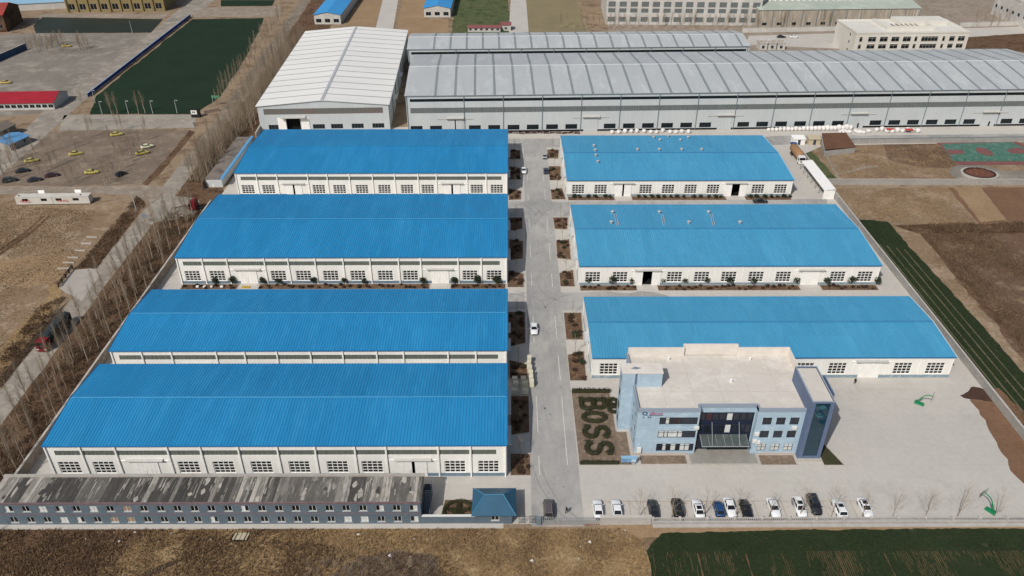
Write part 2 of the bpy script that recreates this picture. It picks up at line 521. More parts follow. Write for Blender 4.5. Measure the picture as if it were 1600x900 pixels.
# south: rough grass and young wheat
sheet('rough_grass', [(-200, 60), (24, 60), (24, 97.5), (21.0, 99.2), (-95, 99.6), (-200, 99.6)], 0.014, m_drygrass, 0.4)
sheet('weed_patch', gp((-40, 828), (40, 824), (180, 824), (230, 826), (240, 838), (205, 852), (180, 870), (150, 900), (120, 940), (-80, 940)), 0.02, m_leaf, 0.7, 1.2)
sheet('weed_patch', gp((380, 826), (470, 824), (440, 832), (400, 840)), 0.02, m_leaf, 0.3, 0.8)
sheet('dead_brush_ground', gp((520, 900), (560, 868), (620, 858), (680, 870), (690, 900), (660, 930), (520, 930)), 0.02, M('grey_brush_ground', '6d5f53', '5c5046', 0.3, 0.95, grain=0.3, gscale=2), 0.5, 1.0)
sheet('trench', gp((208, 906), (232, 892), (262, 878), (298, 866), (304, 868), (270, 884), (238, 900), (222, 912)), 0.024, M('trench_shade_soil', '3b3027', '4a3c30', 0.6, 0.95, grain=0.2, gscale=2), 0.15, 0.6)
sheet('grass_margin', [(20, 97.0), (140, 97.4), (140, 99.8), (16, 99.8)], 0.018, m_plot_tan, 0.15)
WF = [(24.5, 60), (24.2, 94.2), (25.6, 96.0), (27.5, 98.0), (52, 98.7), (90, 98.9), (140, 98.6), (140, 60)]
sheet('wheat_field', WF, 0.02, m_wheat, 0.14, 0.7)
# east: crop strip and fallow plots
WE = gp((1337, 343), (1365, 344), (1388, 347), (1425, 390), (1500, 470), (1600, 583), (1700, 700), (1700, 790), (1600, 668), (1480, 520))
WE = [(max(x, EX + 1.0), y) for x, y in WE]
sheet('crop_strip', WE, 0.02, m_wheat, 0.22, 1.2)
sheet('fallow_plot', gp((1438, 361), (1600, 355), (2000, 360), (2200, 900), (1900, 900), (1600, 565), (1500, 445)), 0.016, m_fieldd, 1.6, 2.5)
sheet('fallow_strip', gp((1388, 347), (1438, 361), (1500, 445), (1600, 565), (1600, 583), (1500, 470), (1425, 390)), 0.018, m_fieldb, 0.4)
sheet('furrow', gp((1438, 366), (1448, 366), (1530, 460), (1600, 540), (1600, 552), (1516, 460)), 0.022, m_leaf, 0.25)
sheet('ploughed_plot', gp((1480, 293), (1520, 293), (1572, 346), (1530, 350)), 0.014, m_plot_br, 0.3)
sheet('tan_plot', gp((1490, 293), (1530, 293), (1571, 344), (1532, 347)), 0.018, m_plot_tan, 0.3)
sheet('ploughed_plot', gp((1533, 293), (1900, 293), (1900, 352), (1574, 346)), 0.014, m_plot_br, 0.3)
sheet('pale_plot', gp((1305, 295), (1480, 293), (1528, 350), (1440, 356), (1340, 340)), 0.012, m_fieldb, 0.4)
sheet('brush_line', gp((1395, 352), (1600, 348), (1800, 350), (1800, 366), (1440, 366)), 0.024, m_leaf, 0.8)
# garden north of the cross wall
sheet('garden_ground', gp((1232, 219), (1345, 219), (1480, 217), (1640, 216), (1640, 282), (1282, 282)), 0.014, m_fieldb, 0.3)
sheet('garden_turf', gp((1242, 232), (1262, 230), (1310, 281), (1284, 281)), 0.018, m_green2, 0.4)
sheet('garden_turf', gp((1340, 219), (1580, 216), (1582, 221), (1345, 224)), 0.02, m_green2, 0.3)
sheet('garden_soil', gp((1375, 222), (1470, 220), (1500, 262), (1440, 262), (1390, 250)), 0.018, m_fieldd, 0.8)
sheet('garden_path', gp((1284, 232), (1287, 232), (1314, 281), (1309, 281)), 0.024, m_track)
sheet('garden_path', gp((1306, 270), (1330, 266), (1350, 260), (1372, 258), (1372, 261), (1352, 263), (1332, 269), (1308, 273)), 0.026, m_track)
CT = [(1462, 222), (1585, 219), (1640, 245), (1640, 258), (1497, 258), (1488, 246)]
sheet('court_surround', gp(*CT), 0.03, M('red_court', '7d5350', '704a48', 0.3, 0.85))
sheet('sports_court', gp((1471, 225), (1580, 222), (1632, 244), (1632, 252), (1490, 252)), 0.036, M('green_court', '4b7062', '426558', 0.3, 0.8, c3='628075', s3=0.5))
mred = bpy.data.materials['red_court']
sheet('court_key', gp((1479, 234), (1503, 234), (1508, 240), (1484, 242)), 0.042, mred)
sheet('court_key', gp((1572, 234), (1592, 230), (1612, 240), (1580, 240)), 0.042, mred)
c0 = G(1538, 237)
sheet('court_circle', [(c0.x + 2.6 * math.cos(t * 0.3142), c0.y + 4.0 * math.sin(t * 0.3142)) for t in range(20)], 0.042, mred)
cpl = G(1530, 272)
sheet('paved_circle', [(cpl.x + 10.0 * math.cos(t * 0.2094), cpl.y + 8.0 * math.sin(t * 0.2094)) for t in range(30)], 0.03, m_plaza)
sheet('paved_walk', gp((1556, 268), (1660, 266), (1660, 281), (1548, 281)), 0.034, m_plaza)
# north: lots behind the halls
sheet('north_road', gp((795, 52), (798, 0), (797, -40), (822, -40), (822, 0), (826, 50)), 0.02, m_conc)
sheet('north_road', gp((586, 48), (598, 0), (604, -40), (628, -40), (622, 0), (614, 48)), 0.02, m_conc)
sheet('green_plot', gp((706, 52), (711, 0), (712, -30), (790, -30), (794, 0), (798, 52)), 0.016, m_green2, 0.4)
sheet('bare_plot', gp((540, 44), (556, 0), (598, 0), (586, 44)), 0.016, m_plot_tan, 0.3)
sheet('bare_plot', gp((620, 48), (628, 0), (664, 0), (664, 30), (700, 30), (702, 54), (618, 52)), 0.016, m_plot_tan, 0.3)
sheet('bare_plot', gp((824, 50), (822, 0), (900, 0), (918, 50)), 0.016, M('olive_plot', '857a5c', '786e54', 0.06, 0.95, grain=0.1), 0.4)
sheet('back_yard', gp((950, 48), (945, -10), (1640, -10), (1640, 76), (1560, 80), (1180, 80)), 0.01, m_track, 0.0)
sheet('back_road', gp((1165, 70), (1170, 56), (1310, 52), (1510, 44), (1650, 40), (1650, 60), (1500, 68), (1310, 76)), 0.018, m_conc)
sheet('dark_verge', gp((1505, 76), (1510, 58), (1640, 50), (1640, 84)), 0.022, m_leaf, 0.3)

# painted lane dashes
XL, XR = 5.85, 11.45
for X, spans in ((XL, ((240, 247), (274, 283), (303, 313), (342, 355), (380, 403), (428, 446), (494, 504), (527, 535), (574, 592), (619, 676), (712, 743))),
                 (XR, ((274, 283), (297, 312), (342, 359), (380, 406), (428, 449), (493, 531), (556, 594), (619, 727)))):
    for a, b in spans:
        ya, yb = G(840, a).y, G(840, b).y
        d = (ya - 130) / 160 * 0.35
        sheet('lane_line', [(X - 0.09 + d, yb), (X + 0.09 + d, yb), (X + 0.09 + d, ya), (X - 0.09 + d, ya)], 0.03, m_line)
# parking bays
bay0 = G(948, 785)
sheet('bay_line', [(17.0, 105.5), (66.0, 105.5), (66.0, 105.62), (17.0, 105.62)], 0.03, m_bayline)
for k in range(19):
    x = 17.2 + k * 2.62
    sheet('bay_line', [(x, 100.9), (x + 0.11, 100.9), (x + 0.11, 105.5), (x, 105.5)], 0.03, m_bayline)

# planting beds with kerbs
BEDS = [
    [(796, 235), (813, 235), (813, 249), (796, 249)], [(796, 260), (813, 263), (813, 280), (796, 281)],
    [(795, 295), (814, 298), (814, 312), (795, 313)], [(796, 340), (816, 340), (816, 358), (796, 361)],
    [(796, 374), (817, 377), (817, 404), (796, 407)], [(795, 423), (818, 428), (818, 449), (793, 449)],
    [(794, 488), (820, 488), (821, 536), (796, 542)], [(796, 563), (824, 570), (824, 592), (797, 592)],
    [(797, 619), (826, 619), (827, 676), (798, 680)], [(798, 709), (828, 710), (829, 743), (798, 743)],
    [(855, 234), (873, 234), (872, 248), (856, 248)], [(857, 260), (876, 260), (876, 282), (859, 282)],
    [(861, 297), (878, 294), (884, 312), (862, 312)], [(864, 340), (887, 340), (886, 359), (867, 358)],
    [(869, 377), (889, 374), (892, 406), (871, 404)], [(874, 427), (895, 422), (898, 448), (876, 448)],
    [(881, 489), (908, 489), (911, 531), (885, 531)], [(887, 555), (912, 549), (916, 595), (891, 595)]]
BEDW = []


def bed(pts, mat=m_soil, name='planting_bed', h=0.12):
    o = sheet(name, pts, 0.06, mat)
    k = MB()
    n = len(pts)
    cx = sum(p[0] for p in pts) / n; cy = sum(p[1] for p in pts) / n
    outer = [(p[0] + 0.16 * (1 if p[0] > cx else -1), p[1] + 0.16 * (1 if p[1] > cy else -1)) for p in pts]
    for i in range(n):
        j = (i + 1) % n
        k.hull8([(*pts[i], 0.0), (*pts[j], 0.0), (*outer[j], 0.0), (*outer[i], 0.0)], [(*pts[i], h), (*pts[j], h), (*outer[j], h), (*outer[i], h)])
    k.build('kerb', m_kerb, o)
    BEDW.append(pts)
    return o


for b in BEDS:
    bed(gp(*b))
LAWN = [(13.9, 115.1), (24.3, 115.1), (24.4, 124.8), (22.2, 124.8), (22.2, 137.9), (13.8, 137.9)]
bed(LAWN, m_bedgrass, 'letter_lawn')

# wheel ruts over the west field
for dx in (0, 9):
    sheet('wheel_rut', gp((-20 + dx, 402), (-16 + dx, 404), (40 + dx, 366), (70 + dx, 338), (67 + dx, 337), (36 + dx, 364)), 0.026, m_leaf, 0.15, 2)

# tyre marks and stains on the concrete
m_mark = M('tyre_mark', '87847f', '98948e', 0.5, 0.85, lo=0.4, hi=0.6)
def tyre_arc(cx, cy, r, a0, a1, w=0.3):
    n = 16
    o_ = [(cx + (r + w / 2) * math.cos(a0 + (a1 - a0) * k / n), cy + (r + w / 2) * math.sin(a0 + (a1 - a0) * k / n)) for k in range(n + 1)]
    i_ = [(cx + (r - w / 2) * math.cos(a0 + (a1 - a0) * k / n), cy + (r - w / 2) * math.sin(a0 + (a1 - a0) * k / n)) for k in range(n, -1, -1)]
    sheet('tyre_mark', o_ + i_, 0.0285, m_mark)
for cx, cy, r, a0, a1 in ((-1.5, 222.5, 10, 0.1, 1.45), (-1.5, 222.5, 11.7, 0.15, 1.4), (18.5, 221, 9, 1.7, 3.0), (18.5, 221, 10.7, 1.75, 2.95), (-1.5, 169, 9.5, 0.1, 1.35), (-1.5, 169, 11.1, 0.15, 1.3), (18.5, 168.0, 10, 1.75, 3.0), (18, 184, 10.5, 3.3, 4.5), (30, 118, 24, 3.25, 3.9), (30, 118, 25.6, 3.25, 3.85), (-1.5, 240, 10, 4.9, 6.1)):
    tyre_arc(cx, cy, r, a0, a1)
rs = random.Random(8)
for k in range(34):
    x, y = rs.uniform(4.8, 12.8), rs.uniform(102, 280)
    r = rs.uniform(0.12, 0.4)
    sheet('oil_stain', [(x + r * rs.uniform(0.6, 1.3) * math.cos(t * 0.5236), y + r * rs.uniform(0.8, 2.0) * math.sin(t * 0.5236)) for t in range(12)], 0.0295, m_mark)

# ------------------------------------------------------------------ warehouses
m_canopy = M('canopy_sheet', 'b9b8b3', 'adaca7', 0.8, 0.7)
m_frm = M('dark_frame', '39424c', rough=0.6)
LB = [54, 52, 79, 50, 57, 59, 57, 60, 47, 79, 49, 54]


def ribbed_roof(L, D, he, zr, pitch, oh=0.2, ex=0.25, rh=0.06, th=0.08):
    """two slopes of trapezoid-ribbed sheet, with its own thickness"""
    mb = MB()
    xs = []
    x = -ex
    while x < L + ex - pitch * 0.5:
        xs += [(x, 0), (x + pitch * 0.60, 0), (x + pitch * 0.70, rh), (x + pitch * 0.90, rh)]
        x += pitch
    xs.append((L + ex, 0))
    sl = (zr - he) / (D / 2)
    rows = [(-oh, he - sl * oh), (D / 2, zr), (D + oh, he - sl * oh)]
    n = len(xs)
    vs = [(a, y, z + h) for y, z in rows for a, h in xs] + [(a, y, z - th) for y, z in rows for a in (-ex, L + ex)]
    fs = [(r * n + i, r * n + i + 1, (r + 1) * n + i + 1, (r + 1) * n + i) for r in range(2) for i in range(n - 1)]
    b = 3 * n
    fs += [(b, b + 2, b + 3, b + 1), (b + 2, b + 4, b + 5, b + 3)]
    fs += [(0, n, b + 2, b), (n, 2 * n, b + 4, b + 2), (n - 1, b + 1, b + 3, 2 * n - 1), (2 * n - 1, b + 3, b + 5, 3 * n - 1)]
    mb.add(vs, fs)
    return mb


def warehouse(label, X0, Y0, L, D, he, zr, bays, doors, ribbon, roofm, ridgem, pitch, plm, side, sidecan, rz=0.0, skip=()):
    t = thing('warehouse', label, 'warehouse', (X0, Y0, 0), rz, 'blue roofed warehouses')
    s = sum(bays)
    ed = [0.0]
    for b in bays:
        ed.append(ed[-1] + b / s * L)
    zw0, zw1 = (0.88, 4.0) if ribbon else (1.0, 4.2)
    ww = 4.1
    ops, wins, drs = [], [], []
    dh = 4.15 if ribbon else 4.4
    for i in range(len(bays)):
        c = (ed[i] + ed[i + 1]) / 2
        if i in doors:
            ops.append((c - 2.1, c + 2.1, 0.0, dh)); drs.append((c, doors[i]))
        else:
            ops.append((c - ww / 2, c + ww / 2, zw0, zw1)); wins.append(c)
        if ribbon:
            a = ed[i] + (1.6 if i == 0 else 0.22); b = ed[i + 1] - (1.9 if i == len(bays) - 1 else 0.22)
            ops.append((a, b, 5.65, 6.95))
    wl = MB()
    facade(wl, 0, L, 0, he, ops, 0.3)
    # gables and rear, back of openings is dark inside
    for x, sgn in ((0, 1), (L, -1)):
        wl.quad((x, 0, 0), (x, 0, he), (x, D / 2, zr - 0.1), (x, D, he), (x, D, 0))
    wl.quad((0, D, 0), (0, D, he), (L, D, he), (L, D, 0))
    wl.build('wall', m_white, t)
    dk = MB(); dk.quad((0.1, 6, 0.05), (L - 0.1, 6, 0.05), (L - 0.1, 6, he), (0.1, 6, he))
    dk.quad((0.1, 0.4, 0.045), (L - 0.1, 0.4, 0.045), (L - 0.1, 6, 0.045), (0.1, 6, 0.045))
    dk.build('interior', m_black, t)
    for c in wins:
        window(t, c, zw0, ww, zw1 - zw0, 4, 4, m_wtrim, m_pane if R.random() < 0.75 or ribbon else m_paneb, 0.1, 0.15, key=('wh', ribbon, plm.name))
    if ribbon:
        for o in ops:
            if o[2] > 5:
                rb = MB(); rb.quad((o[0], 0.12, o[2]), (o[1], 0.12, o[2]), (o[1], 0.12, o[3]), (o[0], 0.12, o[3]))
                w = rb.build('ribbon_window', m_ribbon, t)
                n = max(3, int((o[1] - o[0]) / 0.8))
                fr = MB()
                for k in range(1, n):
                    x = o[0] + (o[1] - o[0]) * k / n
                    fr.box(x - 0.025, x + 0.025, 0.07, 0.118, o[2], o[3])
                tag(fr.build('glazing_bars', m_drain, w), kind='stuff')
    # columns / downpipes
    for i, x in enumerate(ed):
        p = MB()
        x = min(max(x, 0.14), L - 0.14)
        if ribbon:
            p.box(x - 0.14, x + 0.14, -0.28, -0.004, 0.12, he - 0.1)
            p.tube([(x, -0.22, 0.14), (x, -0.42, 0.03)], 0.13, 5)
        else:
            p.box(x - 0.07, x + 0.07, -0.07, -0.004, 0.9, he - 0.1)
        p.build('downpipe', m_wtrim, t)
    # doors
    for c, st in drs:
        off = {'closed': 0.0, 'ajar': 0.28, 'open': 1.25, 'left': 1.3}[st]
        for sgn in (-1, 1):
            o_ = off if not (st == 'left' and sgn > 0) else 0.0
            d = MB()
            a = c + (0.01 if sgn > 0 else -2.35) + sgn * o_
            d.box(a, a + 2.34, -0.14, -0.05, 0.06, dh + 0.1)
            for q in (0.78, 1.56):
                d.box(a + q - 0.015, a + q + 0.015, -0.165, -0.142, 0.1, dh)
            dd = d.build('door_panel', m_wtrim, t)
            if sgn < 0 and st != 'open':
                w = MB(); w.box(a + 1.35, a + 2.15, -0.185, -0.166, 0.1, 2.0); w.build('wicket_door', m_white, dd)
        cn = MB()
        cn.hull8([(c - 3.6, -0.65, dh + 0.34), (c + 3.6, -0.65, dh + 0.34), (c + 3.6, -0.004, dh + 0.44), (c - 3.6, -0.004, dh + 0.44)],
                 [(c - 3.6, -0.65, dh + 0.50), (c + 3.6, -0.65, dh + 0.50), (c + 3.6, -0.004, dh + 0.64), (c - 3.6, -0.004, dh + 0.64)])
        cn.build('canopy', m_canopy, t)
        tr = MB(); tr.box(c - 4.6, c + 4.6, -0.17, -0.004, dh + 0.12, dh + 0.24); tr.build('door_track', m_wtrim, t)
        rp = MB(); rp.hull8([(c - 2.4, -1.6, 0.027), (c + 2.4, -1.6, 0.027), (c + 2.4, -0.02, 0.027), (c - 2.4, -0.02, 0.027)],
                            [(c - 2.4, -1.55, 0.04), (c + 2.4, -1.55, 0.04), (c + 2.4, -0.02, 0.12), (c - 2.4, -0.02, 0.12)])
        rp.build('ramp', m_conc, t)
    # plinth between doors
    cuts = [0.0]
    for c, st in sorted(drs):
        cuts += [c - 2.4 - (1.3 if st in ('open', 'left') else 0), c + 2.4 + (1.3 if st == 'open' else 0)]
    cuts.append(L)
    for a, b in zip(cuts[::2], cuts[1::2]):
        p = MB(); p.box(a + 0.002, b - 0.002, -0.06, -0.003, 0.0, 0.82); p.build('plinth', plm, t)
    # roof
    r = ribbed_roof(L, D, he, zr, pitch).build('roof', roofm, t)
    cp = MB()
    n = int(L / 6)
    for k in range(n):
        a, b = L * k / n + 0.01, L * (k + 1) / n - 0.01
        e = 0.012 * (k % 2) + 0.006 * (k % 3)
        sl = (zr - he) / (D / 2)
        cw = 0.26
        cp.quad((a, D / 2 - cw, zr - sl * cw + 0.11 + e), (b, D / 2 - cw, zr - sl * cw + 0.11 + e), (b, D / 2, zr + 0.15 + e), (a, D / 2, zr + 0.15 + e))
        cp.quad((a, D / 2, zr + 0.15 + e), (b, D / 2, zr + 0.15 + e), (b, D / 2 + cw, zr - sl * cw + 0.11 + e), (a, D / 2 + cw, zr - sl * cw + 0.11 + e))
    tag(cp.build('ridge_cap', ridgem, r), kind='stuff')
    gt = MB()
    ze = he - (zr - he) / (D / 2) * 0.2
    gt.box(-0.25, L + 0.25, -0.36, -0.22, ze - 0.16, ze - 0.02)
    gt.build('gutter', m_trimb, r)
    for x0_, x1_ in ((-0.30, -0.26), (L + 0.26, L + 0.30)):
        bg_ = MB()
        for ya, za, yb, zb in ((-0.2, ze, D / 2, zr), (D / 2, zr, D + 0.2, ze)):
            bg_.hull8([(x0_, ya, za - 0.22), (x1_, ya, za - 0.22), (x1_, yb, zb - 0.22), (x0_, yb, zb - 0.22)],
                      [(x0_, ya, za + 0.12), (x1_, ya, za + 0.12), (x1_, yb, zb + 0.12), (x0_, yb, zb + 0.12)])
        bg_.build('barge_board', m_trimb if ribbon else m_wtrim, r)
    # doors and canopies in the end wall beside the main road
    xw = L if side > 0 else 0
    for y0, y1 in sidecan:
        d = MB()
        d.box(xw + side * 0.02, xw + side * 0.12, y0 + 0.5, y1 - 0.5, 0.1, 4.0)
        d.build('end_door', m_wtrim if side < 0 else m_greyw, t)
        c = MB()
        c.box(min(xw + side * 0.004, xw + side * 1.0), max(xw + side * 0.004, xw + side * 1.0), y0, y1, 4.3, 4.5)
        c.build('canopy', m_greyw, t)
    for yy in (0.3, D / 2 - 0.5, D - 0.6):
        p = MB(); p.tube([(xw + side * 0.12, yy, 0.05), (xw + side * 0.12, yy, he - 0.2)], 0.09, 6); p.build('downpipe', m_wtrim, t)
    pe = MB(); xa, xb = sorted((xw + side * 0.003, xw + side * 0.06)); pe.box(xa, xb, 0.05, D, 0, 0.82); pe.build('plinth', plm, t)
    return t


BL = -0.75 + 89.0
WH = {}
WH['B4'] = warehouse('long blue roofed warehouse nearest the camera, behind the slate blue dormitory', -89.0, 112.3, BL, 25, 8.35, 9.55, LB, {2: 'closed', 9: 'ajar'}, True, m_roofL, m_ridge, 0.62, m_plinthL, 1, [(4, 9.5), (13, 21)])
WH['B3'] = warehouse('long blue roofed warehouse left of the road, second from the front', -89.0, 142.4, BL, 25, 8.35, 9.75, LB, {2: 'closed', 9: 'closed'}, True, m_roofL, m_ridge, 0.62, m_plinthL, 1, [(5, 9.5), (12, 16)])
WH['B2'] = warehouse('wide blue roofed warehouse left of the road with shrubs along its white front', -89.0, 183.6, BL, 38, 8.35, 9.8, LB, {2: 'closed', 9: 'closed'}, True, m_roofL, m_ridge, 0.62, m_plinthL, 1, [(5, 11), (22, 28)])
WH['B1'] = warehouse('farthest blue roofed warehouse left of the road, in front of the white roofed hall', -89.0, 237.8, BL, 38, 8.35, 9.8, LB, {2: 'ajar', 9: 'ajar'}, True, m_roofL, m_roofL, 0.62, m_plinthL, 1, [(5, 11), (22, 28)])
U = [1]
WH['R3'] = warehouse('blue roofed warehouse right behind the pale blue office building', 18.7, 142.6, 81.6, 24.8, 5.95, 6.9, U * 11, {8: 'closed'}, False, m_roofR, m_ridgeR, 0.62, m_plinth, -1, [(8, 12)])
WH['R2'] = warehouse('blue roofed warehouse right of the road with a row of round shrubs along its front', 18.7, 182.4, 80.6, 36.2, 6.2, 7.6, U * 11, {2: 'open', 8: 'closed'}, False, m_roofR, m_ridgeR, 0.62, m_plinth, -1, [(7, 12), (20, 25)])
WH['R1'] = warehouse('farthest blue roofed warehouse right of the road, with a cluster of roof vents', 18.8, 237.2, 73.6, 38.5, 5.9, 7.3, U * 10, {2: 'ajar', 7: 'open'}, False, m_roofR, m_ridgeR, 0.62, m_plinth, -1, [(6, 12), (22, 28)])

# turbine vents on two roofs
vm = MB()
vm.lathe([(0.42, 0.0), (0.42, 0.35), (0.3, 0.4), (0.55, 0.5), (0.68, 0.72), (0.6, 0.95), (0.3, 1.1), (0.05, 1.13)], 12)
for k in range(12):
    a = k * math.pi / 6
    vm.hull8([(0.56 * math.cos(a), 0.56 * math.sin(a), 0.5), (0.56 * math.cos(a + 0.1), 0.56 * math.sin(a + 0.1), 0.5), (0.7 * math.cos(a + 0.1), 0.7 * math.sin(a + 0.1), 0.5), (0.7 * math.cos(a), 0.7 * math.sin(a), 0.5)],
             [(0.5 * math.cos(a), 0.5 * math.sin(a), 0.95), (0.5 * math.cos(a + 0.1), 0.5 * math.sin(a + 0.1), 0.95), (0.64 * math.cos(a + 0.1), 0.64 * math.sin(a + 0.1), 0.95), (0.64 * math.cos(a), 0.64 * math.sin(a), 0.95)])
vme = vm.mesh('roof_vent', m_steel, False)


def on_roof(k, px, py):
    t = WH[k]
    D, he, zr = {'R1': (38.5, 5.9, 7.3), 'R2': (36.2, 6.2, 7.6)}[k]
    z = he + 0.5
    for _ in range(6):
        p = G(px, py, z)
        y = p.y - t.location.y
        z = zr - abs(y - D / 2) * (zr - he) / (D / 2)
    return Vector((p.x - t.location.x, y, z + 0.02))


for k, pts in (('R2', ((957, 333), (955, 349), (1030, 333), (1076, 349), (1107, 333), (1156, 349))),
               ('R1', ((928, 229), (930, 236), (931, 244), (934, 254), (996, 235), (1030, 235), (1065, 235), (1096, 235), (1021, 216), (1031, 220), (1044, 214), (1063, 220), (1075, 216)))):
    for px, py in pts:
        link('roof_vent', vme, WH[k], on_roof(k, px, py), R.uniform(0, 1)).scale = (0.82, 0.82, 0.8)
for px in (957, 1030, 1107):
    a, b = on_roof('R2', px, 335), on_roof('R2', px + 5, 353)
    p = MB(); p.tube([a + Vector((0.5, -0.4, 0.22)), Vector((b.x + 0.3, b.y, b.z + 0.2))], 0.1, 5); p.build('conduit', m_seam, WH['R2'])
    p = MB(); p.tube([a + Vector((1.1, -0.4, 0.22)), Vector((b.x + 0.9, b.y, b.z + 0.2))], 0.1, 5); p.build('conduit', m_seam, WH['R2'])

# ------------------------------------------------------------------ grey and white halls to the north
TH = math.radians(1.75)


def hall_roof(L, D, he, zr, mat, parent, oh=0.15):
    mb = MB()
    for y0, z0, y1, z1 in ((-oh, he, D / 2, zr), (D / 2, zr, D + oh, he)):
        mb.hull8([(-0.4, y0, z0 - 0.25), (L + 0.4, y0, z0 - 0.25), (L + 0.4, y1, z1 - 0.25), (-0.4, y1, z1 - 0.25)],
                 [(-0.4, y0, z0), (L + 0.4, y0, z0), (L + 0.4, y1, z1), (-0.4, y1, z1)])
    return mb.build('roof', mat, parent)


def grey_hall(label, loc, L, D, he, zr, first, step, low=True, sw=0.9):
    t = thing('factory_hall', label, 'factory hall', loc, TH, None)
    nb = int(L / 7.5)
    bw = 7.5
    ops = []
    doors = [k for k in range(nb) if k % 7 == 2] if low else []
    if low:
        for k in range(nb):
            c = 3.4 + k * bw
            if k in doors:
                ops.append((c - 2.4, c + 2.4, 0.0, 5.2))
            else:
                ops.append((c - 2.3, c + 2.3, 0.95, 2.95))
        ops.append((1.5, L - 1.5, 8.0, 10.1))
    ops.append((1.5, L - 1.5, he - 2.5, he - 1.35))
    wl = MB()
    facade(wl, 0, L, 0, he, ops, 0.3)
    for x in (0, L):
        wl.quad((x, 0, 0), (x, 0, he), (x, D / 2, zr - 0.1), (x, D, he), (x, D, 0))
    wl.quad((0, D, 0), (0, D, he), (L, D, he), (L, D, 0))
    wl.build('wall', m_greyw, t)
    dk = MB(); dk.quad((0.2, 2, 0.05), (L - 0.2, 2, 0.05), (L - 0.2, 2, he - 0.3), (0.2, 2, he - 0.3)); dk.build('interior', m_black, t)
    n = nb // 2
    for k in range(n):
        a, b = 1.5 + (L - 3) * k / n, 1.5 + (L - 3) * (k + 1) / n
        s = MB(); s.box(a + 0.06, b - 0.06, 0.08, 0.14, he - 2.5, he - 1.35); s.build('clerestory_window', m_slot, t)
        if low:
            s = MB(); s.box(a + 0.02, b - 0.02, 0.08, 0.14, 8.0, 10.1)
            w = s.build('ribbon_window', m_ribbong, t)
            f = MB()
            q = a + 0.5
            while q < b:
                f.box(q - 0.03, q + 0.03, 0.02, 0.078, 8.0, 10.1); q += 1.0
            tag(f.build('glazing_bars', m_strip, w), kind='stuff')
    if low:
        for k in range(nb):
            c = 3.4 + k * bw
            if k in doors:
                for sgn in (-1, 1):
                    d = MB(); a = c + (0.02 if sgn > 0 else -2.7) + sgn * (0.2 if k == 2 else 0)
                    d.box(a, a + 2.68, -0.16, -0.04, 0.05, 5.3)
                    for q in (0.9, 1.8):
                        d.box(a + q - 0.02, a + q + 0.02, -0.19, -0.162, 0.1, 5.2)
                    d.build('door_panel', m_greyw, t)
                w = MB(); w.box(c + 0.3, c + 0.95, -0.21, -0.192, 0.1, 2.0); w.build('wicket_door', m_black if k > 20 else m_greyw, t)
                cn = MB(); cn.hull8([(c - 3.4, -1.0, 5.9), (c + 3.4, -1.0, 5.9), (c + 3.4, -0.01, 6.1), (c - 3.4, -0.01, 6.1)], [(c - 3.4, -1.0, 6.2), (c + 3.4, -1.0, 6.2), (c + 3.4, -0.01, 6.45), (c - 3.4, -0.01, 6.45)])
                cn.build('canopy', m_canopy, t)
                tr = MB(); tr.box(c - 7, c + 7, -0.2, -0.01, 5.5, 5.7); tr.build('door_track', m_canopy, t)
            else:
                window(t, c, 0.95, 4.6, 2.0, 4, 1, m_frm, m_slot, 0.1, 0.07, key=('gh',))
        e = 0
        for d in doors + [nb]:
            a, b = e, (3.4 + d * bw - 2.8 if d < nb else L)
            if b > a + 1:
                p = MB(); p.box(a + 0.01, b, -0.05, -0.003, 0.0, 0.72); p.build('plinth', m_black, t)
            e = 3.4 + d * bw + 2.8
    k = 0
    while k * 15.0 < L:
        x = min(k * 15.0 + 7.0, L - 0.2) if k else 0.3
        p = MB(); p.tube([(x, -0.16, 0.1), (x, -0.16, he - 0.3)], 0.14, 5); p.build('downpipe', m_drain, t)
        k += 1
    r = hall_roof(L, D, he, zr, m_greyroof, t)
    x = first
    while x < L - 2:
        for y0, z0, y1, z1 in ((-0.13, he, D / 2, zr), (D / 2, zr, D + 0.13, he)):
            s = MB()
            s.hull8([(x, y0, z0 + 0.004), (x + sw, y0, z0 + 0.004), (x + sw, y1, z1 + 0.004), (x, y1, z1 + 0.004)], [(x, y0, z0 + 0.06), (x + sw, y0, z0 + 0.06), (x + sw, y1, z1 + 0.06), (x, y1, z1 + 0.06)])
            s.build('skylight_strip', m_strip, r)
        x += step
    c = MB(); c.hull8([(0, D / 2 - 0.35, zr - 0.04), (L, D / 2 - 0.35, zr - 0.04), (L, D / 2 + 0.35, zr - 0.04), (0, D / 2 + 0.35, zr - 0.04)], [(0, D / 2 - 0.15, zr + 0.12), (L, D / 2 - 0.15, zr + 0.12), (L, D / 2 + 0.15, zr + 0.12), (0, D / 2 + 0.15, zr + 0.12)])
    c.build('ridge_cap', m_greyw, r)
    g_ = MB(); g_.box(-0.4, L + 0.4, -0.34, -0.16, he - 0.25, he - 0.02); g_.build('gutter', m_drain, r)
    # fine standing seams
    f = MB()
    x = 0.5
    while x < L:
        for y0, z0, y1, z1 in ((-0.13, he, D / 2, zr), (D / 2, zr, D + 0.13, he)):
            f.hull8([(x, y0, z0 - 0.02), (x + 0.06, y0, z0 - 0.02), (x + 0.06, y1, z1 - 0.02), (x, y1, z1 - 0.02)], [(x, y0, z0 + 0.045), (x + 0.06, y0, z0 + 0.045), (x + 0.06, y1, z1 + 0.045), (x, y1, z1 + 0.045)])
        x += 0.9
    tag(f.build('standing_seams', m_greyroof, r), kind='stuff')
    return t


